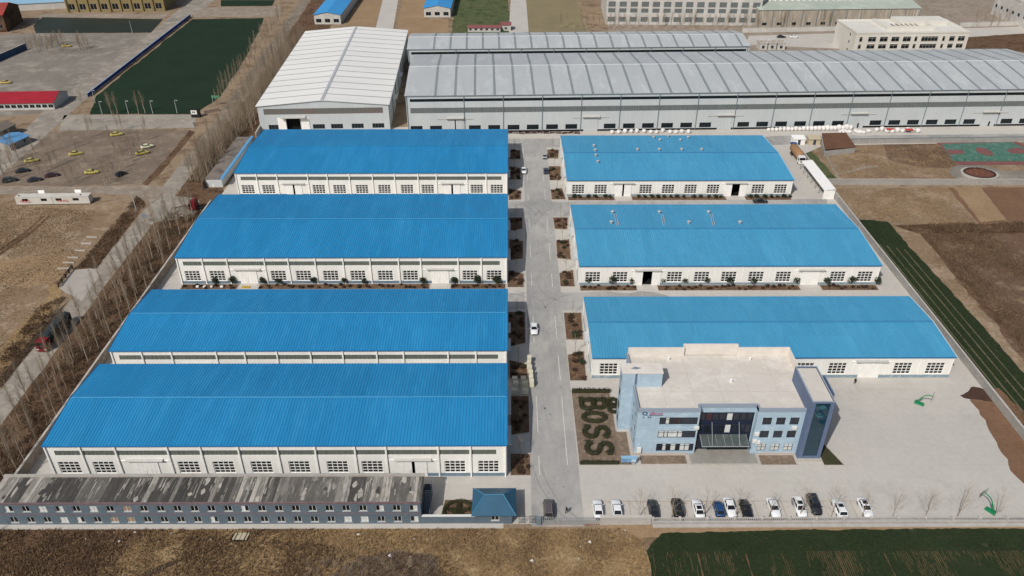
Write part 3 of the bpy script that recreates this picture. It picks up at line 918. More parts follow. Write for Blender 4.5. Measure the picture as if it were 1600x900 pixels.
GH = grey_hall('very long light grey factory hall with skylight stripes and white sacks along its wall', (-39.3, 293.2, 0), 262, 54, 15.0, 18.0, 10.8, 7.5)
RH = grey_hall('shorter light grey hall behind the long grey factory hall', (-46.5, 366.0, 0), 158, 27, 12.0, 14.0, 11.5, 7.5, low=False)

# white roofed hall, gable end to the camera
t = thing('factory_hall', 'white roofed hall with its gable end facing the blue roofs', 'factory hall', (-96.6, 294.6, 0), TH * 1.3)
L_, D_, he, zr = 50.0, 108.0, 10.6, 12.7
wl = MB()
ops = [(2.2, L_ - 2.2, 7.0, 9.3), (10.2, 15.6, 0, 5.6)] + [(c - 2.3, c + 2.3, 1.0, 2.9) for c in (5.5, 22.5, 29.5, 37.5, 45.5)]
facade(wl, 0, L_, 0, he, ops, 0.3)
wl.quad((0, 0, he), (L_, 0, he), (L_ / 2, 0, zr))
wl.quad((0, D_, 0), (0, D_, he), (L_ / 2, D_, zr), (L_, D_, he), (L_, D_, 0))
wl.quad((0, 0, 0), (0, D_, 0), (0, D_, he), (0, 0, he)); wl.quad((L_, 0, 0), (L_, 0, he), (L_, D_, he), (L_, D_, 0))
wl.build('wall', m_greyw, t)
dk = MB(); dk.quad((0.2, 2, 0.05), (L_ - 0.2, 2, 0.05), (L_ - 0.2, 2, he - 0.3), (0.2, 2, he - 0.3)); dk.build('interior', m_black, t)
rb = MB(); rb.box(2.2, L_ - 2.2, 0.08, 0.14, 7.0, 9.3); w = rb.build('ribbon_window', M('rust_ribbon', '5f6660', '6f5f58', 0.08, 0.5, space='object', stretch=(1, 1, 0.1)), t)
f = MB()
q = 2.8
while q < L_ - 2.4:
    f.box(q - 0.04, q + 0.04, 0.02, 0.078, 7.0, 9.3); q += 0.8
tag(f.build('glazing_bars', m_strip, w), kind='stuff')
for c in (5.5, 22.5, 29.5, 37.5, 45.5):
    window(t, c, 1.0, 4.6, 1.9, 4, 1, m_drain, m_slot, 0.1, 0.07, key=('wh2',))
for a in (7.0, 15.9):
    d = MB(); d.box(a, a + 3.1, -0.16, -0.04, 0.05, 5.7); d.build('door_panel', m_wtrim, t)
cn = MB(); cn.hull8([(8.5, -1.6, 5.9), (18, -1.6, 5.9), (18, -0.01, 6.1), (8.5, -0.01, 6.1)], [(8.5, -1.6, 6.15), (18, -1.6, 6.15), (18, -0.01, 6.4), (8.5, -0.01, 6.4)]); cn.build('canopy', m_canopy, t)
rf = MB()
for x0, z0, x1, z1 in ((-0.5, he, L_ / 2, zr), (L_ / 2, zr, L_ + 0.5, he)):
    rf.hull8([(x0, -0.5, z0 - 0.2), (x1, -0.5, z1 - 0.2), (x1, D_ + 0.5, z1 - 0.2), (x0, D_ + 0.5, z0 - 0.2)], [(x0, -0.5, z0), (x1, -0.5, z1), (x1, D_ + 0.5, z1), (x0, D_ + 0.5, z0)])
r = rf.build('roof', m_whiteroof, t)
y = 6.8
while y < D_ - 2:
    for x0, z0, x1, z1 in ((-0.45, he, L_ / 2 - 0.5, zr - 0.04), (L_ / 2 + 0.5, zr - 0.04, L_ + 0.45, he)):
        s = MB(); s.hull8([(x0, y, z0 + 0.006), (x1, y, z1 + 0.006), (x1, y + 0.45, z1 + 0.006), (x0, y + 0.45, z0 + 0.006)], [(x0, y, z0 + 0.06), (x1, y, z1 + 0.06), (x1, y + 0.45, z1 + 0.06), (x0, y + 0.45, z0 + 0.06)])
        s.build('roof_joint', m_strip, r)
    y += 7.4
s = MB(); s.hull8([(L_ / 2 - 0.7, -0.4, zr - 0.05), (L_ / 2 + 0.7, -0.4, zr - 0.05), (L_ / 2 + 0.7, D_, zr - 0.05), (L_ / 2 - 0.7, D_, zr - 0.05)], [(L_ / 2 - 0.4, -0.4, zr + 0.12), (L_ / 2 + 0.4, -0.4, zr + 0.12), (L_ / 2 + 0.4, D_, zr + 0.12), (L_ / 2 - 0.4, D_, zr + 0.12)])
s.build('ridge_cap', m_seam, r)
f = MB()
y = 0.4
while y < D_:
    for x0, z0, x1, z1 in ((-0.45, he, L_ / 2 - 0.7, zr - 0.06), (L_ / 2 + 0.7, zr - 0.06, L_ + 0.45, he)):
        f.hull8([(x0, y, z0 - 0.02), (x1, y, z1 - 0.02), (x1, y + 0.07, z1 - 0.02), (x0, y + 0.07, z0 - 0.02)], [(x0, y, z0 + 0.04), (x1, y, z1 + 0.04), (x1, y + 0.07, z1 + 0.04), (x0, y + 0.07, z0 + 0.04)])
    y += 0.93
tag(f.build('standing_seams', m_whiteroof, r), kind='stuff')
for yy in (0.3, 15, 30, 45, 60):
    p = MB(); p.tube([(L_ + 0.16, yy, 0.1), (L_ + 0.16, yy, he - 0.3)], 0.14, 5); p.build('downpipe', m_drain, t)
for y0 in (20, 50):
    c = MB(); c.box(L_ + 0.01, L_ + 1.2, y0, y0 + 6, 5.6, 5.8); c.build('canopy', m_wtrim, t)

# ------------------------------------------------------------------ office building
m_off = M('pale_blue_tile', 'a3b8c6', '9aafbe', 0.25, 0.55, c3='acc0cc', s3=0.7, grain=0.03, gscale=3)
m_offdk = M('slate_blue_panel', '5f6e8a', '576680', 0.3, 0.55)
m_offroof = M('office_roof_screed', 'cac3b9', 'bfb8ae', 0.07, 0.9, c3='d0cac1', s3=0.16, lo=0.3, hi=0.7, grain=0.03, gscale=1)
m_parw = M('parapet_white', 'd8d2ca', 'ccc5bb', 0.5, 0.8)
m_coping = M('coping_grey', '8b97a5', rough=0.7)
m_navy = M('navy_mullion', '1d2438', rough=0.4)
m_glassd = M('office_glass', '171c24', '272d38', 0.6, 0.08, spec=0.6, vary=0.4)
m_glassr = M('red_curtained_glass', '4a2228', '2c1a20', 0.9, 0.15, spec=0.5)
m_glassw = M('white_blind_glass', 'b9bcba', 'd2d3cf', 0.9, 0.2, spec=0.5)
m_teal = M('teal_tower_glass', '17394a', '122f3d', 0.2, 0.06, spec=0.7)
m_granite = M('granite_paving', '95928b', '86837d', 0.6, 0.7, grain=0.08, gscale=3)
m_ac = M('appliance_white', 'd5d5d0', rough=0.5)
m_frame = M('window_frame_grey', '39424c', rough=0.5)

OX, OY = 25.0, 118.0
t = thing('office_building', 'pale blue three storey office building with flat roof and glazed entrance bay', 'office building', (OX, OY, 0))
wl = MB()
WL, WR, DP, ZR, ZP = 12.2, 23.5, 18.2, 11.5, 12.1
rows = ((8.1, 9.95), (4.6, 6.45), (1.0, 3.0))
rib = [(4.4, 11.9, a, b) for a, b in rows]
sq = [(c - 0.9, c + 0.9, a, b - 0.1) for a, b in ((7.95, 9.95), (4.5, 6.5), (1.0, 3.0)) for c in (25.6, 28.3, 31.0)]
facade(wl, 0, WL, 0, ZP, rib, 0.25)
facade(wl, WR, 33.0, 0, ZP, sq, 0.25)
# recessed middle bay: returns and the band above the glazing
REC = 1.3
wl.quad((WL, 0, 0), (WL, REC, 0), (WL, REC, ZP), (WL, 0, ZP)); wl.quad((WR, REC, 0), (WR, 0, 0), (WR, 0, ZP), (WR, REC, ZP))
facade(wl, WL, WR, 0, ZP, [(WL + 0.15, WR - 0.15, 0.05, 10.1)], 0.2, pt=lambda u, w, z: (u, w + REC, z))
wops = [(v, v + 1.1, a, b - 0.2) for a, b in rows for v in (1.6, 4.6)]
facade(wl, 0, 7.4, 0, ZP, wops, 0.25, pt=lambda u, w, z: (w, 7.4 - u, z))
wl.quad((0, DP, 0), (0, 7.4, 0), (0, 7.4, ZP), (0, DP, ZP))
wl.quad((0, DP, 0), (0, DP, ZR - 0.35), (34.6, DP, ZR - 0.35), (34.6, DP, 0)); wl.quad((34.6, 0, 0), (34.6, DP, 0), (34.6, DP, ZP), (34.6, 0, ZP))
wl.quad((33.0, 0, 0), (34.6, 0, 0), (34.6, 0, ZP), (33.0, 0, ZP))
wl.build('wall', m_off, t)
# tile courses in the pale blue cladding
for a, b, w_ in ((0.02, WL - 0.02, 0), (WR + 0.02, 32.7, 0)):
    cs = MB()
    for z in (3.6, 7.2, 10.6):
        cs.box(a, b, -0.05, -0.003, z, z + 0.12)
    tag(cs.build('string_courses', m_off, t), kind='stuff')
rf = MB(); rf.prism([(0.25, 0.25), (WL, 0.25), (WL, REC + 0.25), (WR, REC + 0.25), (WR, 0.25), (34.35, 0.25), (34.35, DP - 0.25), (0.25, DP - 0.25)], ZR - 0.3, ZR)
roof = rf.build('roof', m_offroof, t)
# parapet copings and inner faces
pp = MB()
for x0, x1, y0, y1 in ((0, WL, -0.05, 0.25), (WR, 34.6, -0.05, 0.25), (WL, WR, REC - 0.05, REC + 0.25), (WL - 0.25, WL, 0.252, REC + 0.25), (WR, WR + 0.25, 0.252, REC + 0.25)):
    pp.box(x0, x1, y0, y1, ZR - 0.2, ZP + 0.06)
pp.box(-0.05, 0.25, 0.252, DP, ZR - 0.2, ZP + 0.06); pp.box(34.35, 34.65, 0.252, 10, ZR - 0.2, ZP + 0.06)
pp.build('parapet', m_coping, t)
pb = MB()
pb.box(0.26, 12.2, DP - 0.3, DP + 0.02, ZR, 13.5); pb.box(12.2, 23.5, DP + 0.25, DP + 0.6, ZR - 0.3, 14.0); pb.box(23.5, 34.6, DP - 0.3, DP + 0.02, ZR, 13.5)
pb.box(12.0, 12.2, DP + 0.021, DP + 0.6, ZR, 13.99); pb.box(23.5, 23.7, DP + 0.021, DP + 0.6, ZR, 13.99); pb.box(34.36, 34.6, 10, DP - 0.301, ZR, 13.4)
pb.build('rear_parapet', m_parw, t)
rc = MB(); rc.box(12.2, 23.5, DP + 0.02, DP + 0.26, ZR - 0.3, ZR + 0.004); rc.build('roof_extension', m_offroof, t)
m_joint = M('roof_joint_sealant', 'a8a197', 'b6afa5', 0.8, 0.9)
jn = MB()
for x in (5.8, 11.6, 17.4, 23.2, 29.0):
    jn.box(x, x + 0.06, REC + 0.3, DP - 0.35, ZR + 0.002, ZR + 0.006)
for y in (5.9, 11.8):
    jn.box(0.3, 34.3, y, y + 0.06, ZR + 0.007, ZR + 0.011)
tag(jn.build('roof_joints', m_joint, t), kind='stuff')
for x, y in ((8.7, 16.4), (26.0, 16.4), (20.2, 9.0)):
    v_ = MB(); v_.lathe([(0.18, 0.0), (0.18, 0.5), (0.3, 0.52), (0.3, 0.62), (0.05, 0.7)], 9, (x, y, ZR)); v_.build('roof_vent', m_wtrim, t)
vj = MB()
for x in [q * 1.22 for q in range(1, 10)] + [24.6 + q * 1.35 for q in range(6)]:
    for z0, z1 in ((0.55, 3.58), (3.74, 7.18), (7.34, 10.58), (10.74, 12.0)):
        if (4.2 < x < 12.1 or x > 24) and z0 < 10:
            continue
        vj.box(x - 0.012, x + 0.012, -0.012, -0.003, z0, z1)
tag(vj.build('cladding_joints', m_coping, t), kind='stuff')
# ribbon windows: five lights each, blinds differ
for ri, (a, b) in enumerate(rows):
    w = MB()
    U0, U1 = 4.4, 11.9
    w.box(U0, U1, 0.06, 0.16, a, a + 0.14); w.box(U0, U1, 0.06, 0.16, b - 0.14, b); w.box(U0, U1, 0.07, 0.15, b - 0.62, b - 0.54)
    edges = [U0, U0 + 1.2, U0 + 1.95, U0 + 3.9, U0 + 5.7, U1]
    for e in edges:
        e = min(max(e, U0 + 0.06), U1 - 0.06)
        w.box(e - 0.06, e + 0.06, 0.05, 0.17, a + 0.14, b - 0.14)
    wo = w.build('window', m_frame, t)
    for k in range(5):
        n = 1 if k < 2 else 2
        for q in range(n):
            e0 = edges[k] + (edges[k + 1] - edges[k]) * q / n; e1 = edges[k] + (edges[k + 1] - edges[k]) * (q + 1) / n
            mt = m_glassw if k == 1 or (ri > 0 and R.random() < 0.45) else (m_glassr if R.random() < (0.2 if ri == 0 else 0.0) else m_glassd)
            p = MB(); p.quad((e0, 0.12, a), (e1, 0.12, a), (e1, 0.12, b), (e0, 0.12, b)); p.build('pane', mt, wo)
    s = MB(); s.box(4.2, 12.0, -0.12, 0.05, a - 0.16, a - 0.004); s.build('sill', m_off, t)
for (u0, u1, a, b) in sq:
    wo = window(t, (u0 + u1) / 2, a, 1.8, b - a, 2, 2, m_frame, m_glassd if a > 3 else m_glassw, 0.08, 0.09)
for (u0, u1, a, b) in wops:
    window(t, (u0 + u1) / 2, a, 1.1, b - a, 1, 2, m_frame, m_glassd, 0.08, 0.08, pt=lambda u, w, z: (w, 7.4 - u, z))
# curtain wall of the middle bay
cw = MB()
NC = 8
u0, u1 = WL + 0.15, WR - 0.15
for i in range(NC + 1):
    x = u0 + (u1 - u0) * i / NC
    cw.box(x - 0.13, x + 0.13, REC + 0.02, REC + 0.22, 0.05, 10.1)
for z in (0.05, 3.3, 4.4, 6.8, 7.7, 9.8):
    cw.box(u0, u1, REC + 0.03, REC + 0.2, z, z + 0.32)
cwo = cw.build('curtain_wall', m_navy, t)
for zi, (a, b) in enumerate(((0.3, 3.3), (3.6, 4.4), (4.7, 6.8), (7.0, 7.7), (8.0, 9.8))):
    for i in range(NC):
        x0, x1 = u0 + (u1 - u0) * i / NC, u0 + (u1 - u0) * (i + 1) / NC
        mt = m_navy if zi in (1, 3) else (m_glassw if i == 4 and zi > 1 else (m_glassr if R.random() < 0.18 and zi == 4 else m_glassd))
        p = MB(); p.quad((x0, REC + 0.1, a), (x1, REC + 0.1, a), (x1, REC + 0.1, b), (x0, REC + 0.1, b)); p.build('pane', mt, cwo)
# entrance: paving, steps, glass canopy
st = MB(); st.box(11.2, 24.5, -2.7, REC + 0.02, 0.0, 0.3); st.build('entrance_terrace', m_granite, t)
st = MB(); st.box(10.8, 24.9, -3.15, -2.702, 0.0, 0.15); st.box(10.78, 11.198, -2.7, -0.1, 0, 0.15); st.box(24.502, 24.92, -2.7, -0.1, 0, 0.15); st.build('step', m_kerb, t)
cg = MB()
for i in range(6):
    x0 = 13.2 + i * 1.55
    cg.hull8([(x0, -1.6, 3.75), (x0 + 1.47, -1.6, 3.75), (x0 + 1.47, REC - 0.1, 4.35), (x0, REC - 0.1, 4.35)], [(x0, -1.6, 3.79), (x0 + 1.47, -1.6, 3.79), (x0 + 1.47, REC - 0.1, 4.39), (x0, REC - 0.1, 4.39)])
m_cang = M('canopy_glass', '535b5a', '495150', 0.7, 0.15, spec=0.6)
co = cg.build('entrance_canopy', m_cang, t)
cf = MB()
for i in range(7):
    x = 13.16 + i * 1.55
    cf.bar((x, -1.65, 3.72), (x, REC - 0.1, 4.33), 0.07)
cf.bar((13.1, -1.65, 3.72), (22.6, -1.65, 3.72), 0.09)
for x in (15.2, 20.6):
    cf.bar((x, -1.45, 3.8), (x, REC - 0.05, 7.6), 0.06)
tag(cf.build('canopy_frame', m_seam, co), kind='stuff')
# stair tower at the west end
tw = MB()
tw.box(-2.4, 5.7, 7.4, 10.4, 0, 15.0)
two = tw.build('stair_tower', m_off, t)
tp = MB(); tp.box(-2.5, 5.8, 7.3, 10.5, 15.0, 15.22); tp.build('tower_roof', m_parw, two)
jt = MB(); jt.box(0.2, 0.6, 7.33, 7.398, 12.2, 15.0); jt.build('movement_joint', m_offdk, two)
for z in (1.5, 5.0, 8.6, 12.0):
    w = MB(); w.box(-2.45, -2.402, 8.3, 9.3, z, z + 1.6); w.build('window', m_glassd, two)
dsh = MB(); dsh.hull8([(-0.6, 8.6, 15.23), (0.4, 8.4, 15.23), (1.6, 8.9, 15.23), (0.2, 9.2, 15.23)], [(-0.4, 8.7, 15.4), (0.3, 8.6, 15.45), (1.5, 8.9, 15.3), (0.2, 9.0, 15.5)]); dsh.build('roof_debris', m_drain, two)
# slate tower at the east end
X0, X1, Y0, Y1, ZT = 32.8, 37.2, -1.6, 9.4, 15.1
te = MB()
facade(te, X0, X1, 0, ZT, [(X0 + 0.75, X1 - 0.75, 1.0, ZT - 0.35)], 0.35, pt=lambda u, w, z: (u, w + Y0, z))
te.quad((X0, Y0, 0), (X0, Y0, ZT), (X0, Y1, ZT), (X0, Y1, 0)); te.quad((X1, Y0, 0), (X1, Y1, 0), (X1, Y1, ZT), (X1, Y0, ZT)); te.quad((X0, Y1, 0), (X0, Y1, ZT), (X1, Y1, ZT), (X1, Y1, 0))
teo = te.build('glazed_tower', m_offdk, t)
gl = MB()
for k in range(7):
    z0 = 1.0 + 13.75 * k / 7
    gl = MB(); gl.quad((X0 + 0.75, Y0 + 0.2, z0 + 0.03), (X1 - 0.75, Y0 + 0.2, z0 + 0.03), (X1 - 0.75, Y0 + 0.2, z0 + 13.75 / 7), (X0 + 0.75, Y0 + 0.2, z0 + 13.75 / 7)); gl.build('pane', m_teal, teo)
gb = MB(); gb.box(X0 + 0.7, X1 - 0.7, Y0 + 0.28, Y0 + 0.4, 0.9, ZT - 0.3); gb.build('glazing_back', m_navy, teo)
# emblem high in the tower glazing: a pale swirl of leaves
em = MB()
for (a0, a1, r, w_, cx) in ((0.4, 2.9, 1.0, 0.18, 0.0), (0.6, 2.7, 0.62, 0.16, 0.1), (3.6, 5.6, 0.95, 0.16, 0.05), (3.9, 5.4, 0.5, 0.14, -0.1)):
    n = 10
    for k in range(n):
        t0, t1 = a0 + (a1 - a0) * k / n, a0 + (a1 - a0) * (k + 1) / n
        w0, w1 = w_ * math.sin(math.pi * (k + 0.1) / n) + 0.02, w_ * math.sin(math.pi * (k + 1.0) / n) + 0.02
        f_ = lambda tt, rr: (35.0 + cx + rr * math.cos(tt), Y0 + 0.16, 12.6 + 1.35 * rr * math.sin(tt))
        em.quad(f_(t0, r - w0), f_(t1, r - w1), f_(t1, r + w1), f_(t0, r + w0))
em.build('emblem', M('pale_emblem', '35606b', rough=0.4), teo)
tr = MB(); tr.box(X0 + 0.2, X1 - 0.2, Y0 + 0.36, Y1 - 0.2, ZT - 0.5, ZT - 0.25); tr.build('tower_roof', m_offroof, teo)
tc = MB()
for b_ in ((X0, X1, Y0, Y0 + 0.2), (X0, X0 + 0.2, Y0 + 0.201, Y1), (X1 - 0.2, X1, Y0 + 0.201, Y1), (X0 + 0.201, X1 - 0.201, Y1 - 0.2, Y1)):
    tc.box(*b_, ZT, ZT + 0.14)
tc.build('coping', m_coping, teo)
fn = MB(); fn.box(X1 + 0.02, X1 + 1.2, 7.6, 7.9, 0, 13.6); fn.box(X1 + 0.9, X1 + 1.2, 1.8, 7.598, 0, 14.3); fn.build('fin_wall', m_offdk, teo)
bl = MB(); bl.box(X0 - 0.2, X1 + 0.3, Y0 - 0.5, Y0 - 0.004, 0, 0.45); bl.box(X1 + 0.004, X1 + 0.3, Y0, Y1, 0, 0.45); bl.build('tower_base', m_kerb, teo)
pl = MB()
for a, b in ((0, 10.75), (24.95, 32.5)):
    pl.box(a, b, -0.16, -0.004, 0, 0.5)
pl.box(-0.2, -0.004, 0, 7.2, 0, 0.5)
tag(pl.build('plinth', M('pinkish_plinth', 'b3a69c', rough=0.8), t), kind='stuff')
# air conditioning units on the facade
acm = MB(); acm.box(-0.45, 0.45, -0.38, 0, 0, 0.65); acm.lathe([(0.24, 0.0), (0.24, 0.02)], 12, (0, 0, 0))
acme = acm.mesh('air_conditioner', m_ac)
for u, v, z in ((0.9, -0.18, 0.9), (0.9, -0.18, 1.65), (11.85, -0.02, 7.1), (23.9, -0.02, 3.5), (24.0, -0.02, 5.4), (31.2, -0.02, 7.0), (24.6, -0.02, 3.2), (34.62, 8.5, 12.2)):
    link('air_conditioner', acme, t, (u, v, z))
rb = MB(); rb.box(34.4, 35.3, 8.6, 9.6, 11.5, 13.0); rb.build('roof_hatch', m_coping, t)
fp = MB(); fp.tube([(33.6, -0.1, 11.6), (33.6, -0.1, 14.6)], 0.05, 6); fp.build('aerial', m_wtrim, t)


def text_mesh(s, size, mat, shear=0.0, extrude=0.03, bold=0.0):
    c = bpy.data.curves.new('lettering', 'FONT')
    c.body = s; c.size = size; c.shear = shear; c.extrude = extrude; c.offset = bold; c.resolution_u = 3
    o = bpy.data.objects.new('lettering', c)
    COL.objects.link(o)
    dg = bpy.context.evaluated_depsgraph_get()
    me = bpy.data.meshes.new_from_object(o.evaluated_get(dg))
    bpy.data.objects.remove(o)
    me.materials.clear(); me.materials.append(mat)
    return me


m_logo = M('logo_navy', '25466a', rough=0.5)
m_logor = M('logo_rose', '9a5f78', rough=0.5)
lg = MB()
for k in range(16):
    t0, t1 = k * math.pi / 8, (k + 1) * math.pi / 8
    f_ = lambda tt, rr: (1.35 + rr * math.cos(tt) * 1.05, -0.06, 11.0 + rr * math.sin(tt))
    lg.quad(f_(t0, 0.3), f_(t1, 0.3), f_(t1, 0.5), f_(t0, 0.5))
lg.quad((1.4, -0.07, 10.75), (1.55, -0.07, 10.85), (2.0, -0.07, 10.5), (1.85, -0.07, 10.42))
lg.build('logo_ring', m_logo, t)
o = link('logo_lettering', text_mesh('dboss', 1.15, m_logor, 0.35, 0.02, 0.015), t, (2.1, -0.05, 10.62)); o.rotation_euler = (math.pi / 2, 0, 0)
un = MB(); un.box(2.1, 5.0, -0.06, -0.01, 10.44, 10.5); un.build('logo_rule', m_logo, t)
sm = MB()
for x in (1.05, 1.95, 2.35):
    sm.box(x, x + 0.3, -0.06, -0.01, 9.85, 9.92); sm.box(x, x + 0.3, -0.06, -0.01, 10.1, 10.17); sm.box(x + 0.1, x + 0.2, -0.06, -0.01, 9.921, 10.099)
sm.build('logo_caption', m_logo, t)

# front beds of the office
bed([(OX + 1.2, 115.3), (OX + 10.4, 115.3), (OX + 10.4, 117.7), (OX + 1.2, 117.7)], m_bedgrass, 'planting_bed')
bed([(OX + 25.2, 115.0), (OX + 32.2, 115.0), (OX + 32.2, 117.7), (OX + 25.2, 117.7)], m_bedgrass, 'planting_bed')
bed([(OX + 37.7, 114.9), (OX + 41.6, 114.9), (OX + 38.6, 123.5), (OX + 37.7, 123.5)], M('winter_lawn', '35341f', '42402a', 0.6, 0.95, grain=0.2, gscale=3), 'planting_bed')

# ------------------------------------------------------------------ dormitory along the south front
m_dorm = M('slate_blue_render', '5f6c76', '55626c', 0.2, 0.8, c3='6b767d', s3=0.5, lo3=0.55, hi3=0.75, grain=0.05, gscale=1.5)
m_pink = M('faded_pink_band', '7d6468', '6c5a60', 0.6, 0.8)
m_winw = M('white_upvc', 'd3d3cf', rough=0.5)
m_felt = [M('roof_felt_dark', '4a4743', '3d3b38', 0.4, 0.9, stretch=(1, 0.2, 1), c3='5c5853', s3=0.8, grain=0.12, gscale=2),
          M('roof_felt_mid', '67635d', '58544f', 0.4, 0.9, stretch=(1, 0.2, 1), c3='827d75', s3=0.9, grain=0.12, gscale=2),
          M('roof_felt_worn', '8a857c', '75716a', 0.5, 0.9, stretch=(1, 0.25, 1), c3='a7a298', s3=1.1, grain=0.1, gscale=2.5),
          M('bare_screed', 'b3ada3', 'a09a90', 0.6, 0.9, stretch=(1, 0.3, 1), c3='8a857d', s3=1.4, grain=0.08, gscale=2)]
DX0, DX1, DY0, DY1, DZ = -93.9, -16.2, 100.3, 106.4, 5.75
t = thing('dormitory', 'long slate blue two storey dormitory with patched grey roof along the south front', 'dormitory', (DX0, DY0, 0))
DL, DD = DX1 - DX0, DY1 - DY0
wins = []
x = DL - 1.3
while x > 0.5:
    wins.append(x); x -= 3.045
ops = [(c - 0.72, c + 0.72, z, z + 1.42) for c in wins for z in (0.6, 3.45)]
wl = MB()
facade(wl, 0, DL, 0, DZ, ops, 0.2)
wl.quad((0, 0, 0), (0, 0, DZ), (0, DD, DZ), (0, DD, 0)); wl.quad((DL, 0, 0), (DL, DD, 0), (DL, DD, DZ), (DL, 0, DZ)); wl.quad((0, DD, 0), (0, DD, DZ), (DL, DD, DZ), (DL, DD, 0))
wl.build('wall', m_dorm, t)
m_ob = M('boarded_window', '8f7a66', rough=0.7)
for i, c in enumerate(wins):
    for z in (0.6, 3.45):
        gm_ = m_glassw if R.random() < 0.08 else m_pane
        if i in (17, 18) and z < 1 or (i == 17 and z > 1):
            gm_ = m_ob
        w = MB()
        b = 0.085
        w.box(-0.72, 0.72, 0.02, 0.1, 0, b); w.box(-0.72, 0.72, 0.02, 0.1, 1.42 - b, 1.42)
        for q in (-0.72 + b / 2, 0, 0.72 - b / 2):
            w.box(q - b / 2, q + b / 2, 0.02, 0.1, b, 1.42 - b)
        w.box(-0.8, 0.8, -0.09, 0.018, -0.09, -0.004)
        if 'dw' not in WCACHE:
            WCACHE['dw'] = w.mesh('window', m_winw)
        wo = link('window', WCACHE['dw'], t, (c, 0.06, z))
        for sgn in (-1, 1):
            g2 = m_glassw if (gm_ is m_pane and R.random() < 0.07) else gm_
            p = MB(); p.quad((min(0, sgn * 0.7), 0.07, 0), (max(0, sgn * 0.7), 0.07, 0), (max(0, sgn * 0.7), 0.07, 1.4), (min(0, sgn * 0.7), 0.07, 1.4)); p.build('pane', g2, wo)
for z, h in ((2.75, 0.16), (5.3, 0.22)):
    p = MB(); p.box(-0.04, DL + 0.04, -0.07, -0.003, z, z + h); p.build('band_course', m_pink, t)
rs = MB(); rs.box(-0.25, DL + 0.25, -0.3, DD + 0.25, DZ, DZ + 0.14); roof = rs.build('roof', m_felt[1], t)
ep = MB(); ep.box(-0.27, DL + 0.27, -0.32, -0.08, DZ + 0.142, DZ + 0.2); ep.build('eaves_edge', m_pink, roof)
cp = MB(); cp.box(-0.3, DL + 0.3, DD + 0.0, DD + 0.6, DZ + 0.142, DZ + 0.42); cp.build('rear_coping', M('pale_coping', 'aaa59d', '9a958d', 0.6, 0.85), roof)
x = -0.2
rr = random.Random(5)
while x < DL + 0.1:
    w_ = rr.choice((0.5, 0.6, 0.7, 0.9, 1.0, 1.3, 2.0, 2.6))
    if w_ > 1.1:
        mt = m_felt[0] if rr.random() < 0.85 else m_felt[1]
    else:
        mt = rr.choice((m_felt[0], m_felt[1], m_felt[1], m_felt[2], m_felt[2], m_felt[3]))
    e = min(x + w_, DL + 0.22)
    h = 0.150 + rr.uniform(0, 0.035)
    s = MB()
    n = 7
    # torn strip: uneven long edges
    pts = [(x + 0.01 + rr.uniform(0, 0.05), -0.06 + (DD + 0.02) * k / n) for k in range(n + 1)] + [(e - 0.01 - rr.uniform(0, 0.05), -0.06 + (DD + 0.02) * k / n) for k in range(n, -1, -1)]
    s.prism(pts, DZ + 0.142, DZ + h); s.build('felt_strip', mt, roof)
    x = e
for _ in range(46):
    cx, cy = rr.uniform(1, DL - 1), rr.uniform(0.5, DD - 0.5)
    if rr.random() < 0.5:
        cx = rr.choice((9, 12, 27, 31, 34, 41, 45, 57, 60, 67, 70, 72.5, 75)) + rr.uniform(-1.2, 1.2)
    s = MB(); n = 9; a_, b_ = rr.uniform(0.15, 0.55), rr.uniform(0.3, 1.6)
    s.prism([(cx + a_ * math.cos(6.283 * k / n) * rr.uniform(0.6, 1.2), max(0.0, min(DD - 0.1, cy + b_ * math.sin(6.283 * k / n) * rr.uniform(0.6, 1.2)))) for k in range(n)], DZ + 0.19, DZ + 0.2 + rr.uniform(0, 0.02))
    s.build('roof_patch', rr.choice((m_felt[3], m_felt[2], m_felt[3], m_felt[0])), roof)
pk = MB()
for _ in range(190):
    cx, cy = rr.uniform(0.2, DL - 0.3), rr.uniform(0.0, DD - 0.4)
    if mnoise.noise(Vector((cx * 0.3, cy * 0.2, 3))) < -0.05:
        continue
    w_, l_ = rr.uniform(0.06, 0.32), rr.uniform(0.8, 4.6)
    l_ = min(l_, DD - 0.2 - cy)
    pk.prism([(cx, cy), (cx + w_, cy + 0.05), (cx + w_ * rr.uniform(0.5, 1.2), cy + l_), (cx - w_ * 0.2, cy + l_ * 0.9)], DZ + 0.186, DZ + 0.192 + rr.uniform(0, 0.004))
tag(pk.build('peeling_felt', m_felt[2], roof), kind='stuff')
# outside stair at the east end
sr = MB()
for k in range(17):
    sr.box(DL + 0.15, DL + 1.35, 0.6 + k * 0.28, 0.6 + k * 0.28 + 0.3, 0.17 * k + 0.1, 0.17 * k + 0.19)
tag(sr.build('stair_treads', m_dorm, t), kind='stuff')
sb = MB()
for x_ in (DL + 0.1, DL + 1.36):
    sb.hull8([(x_, 0.4, 0.0), (x_ + 0.06, 0.4, 0.0), (x_ + 0.06, 5.5, 2.85), (x_, 5.5, 2.85)], [(x_, 0.4, 0.3), (x_ + 0.06, 0.4, 0.3), (x_ + 0.06, 5.5, 3.1), (x_, 5.5, 3.1)])
sb.box(DL + 0.02, DL + 1.4, 5.52, 7.0, 2.85, 3.0)
for x_, y_ in ((DL + 1.35, 5.6), (DL + 1.35, 6.9)):
    sb.box(x_ - 0.05, x_ + 0.05, y_ - 0.05, y_ + 0.05, 0, 2.84)
tag(sb.build('stair_frame', m_navy, t), kind='stuff')
hr = MB(); hr.bar((DL + 1.39, 0.5, 1.1), (DL + 1.39, 5.5, 3.95), 0.05); hr.bar((DL + 1.39, 5.5, 3.95), (DL + 1.39, 7.0, 3.95), 0.05)
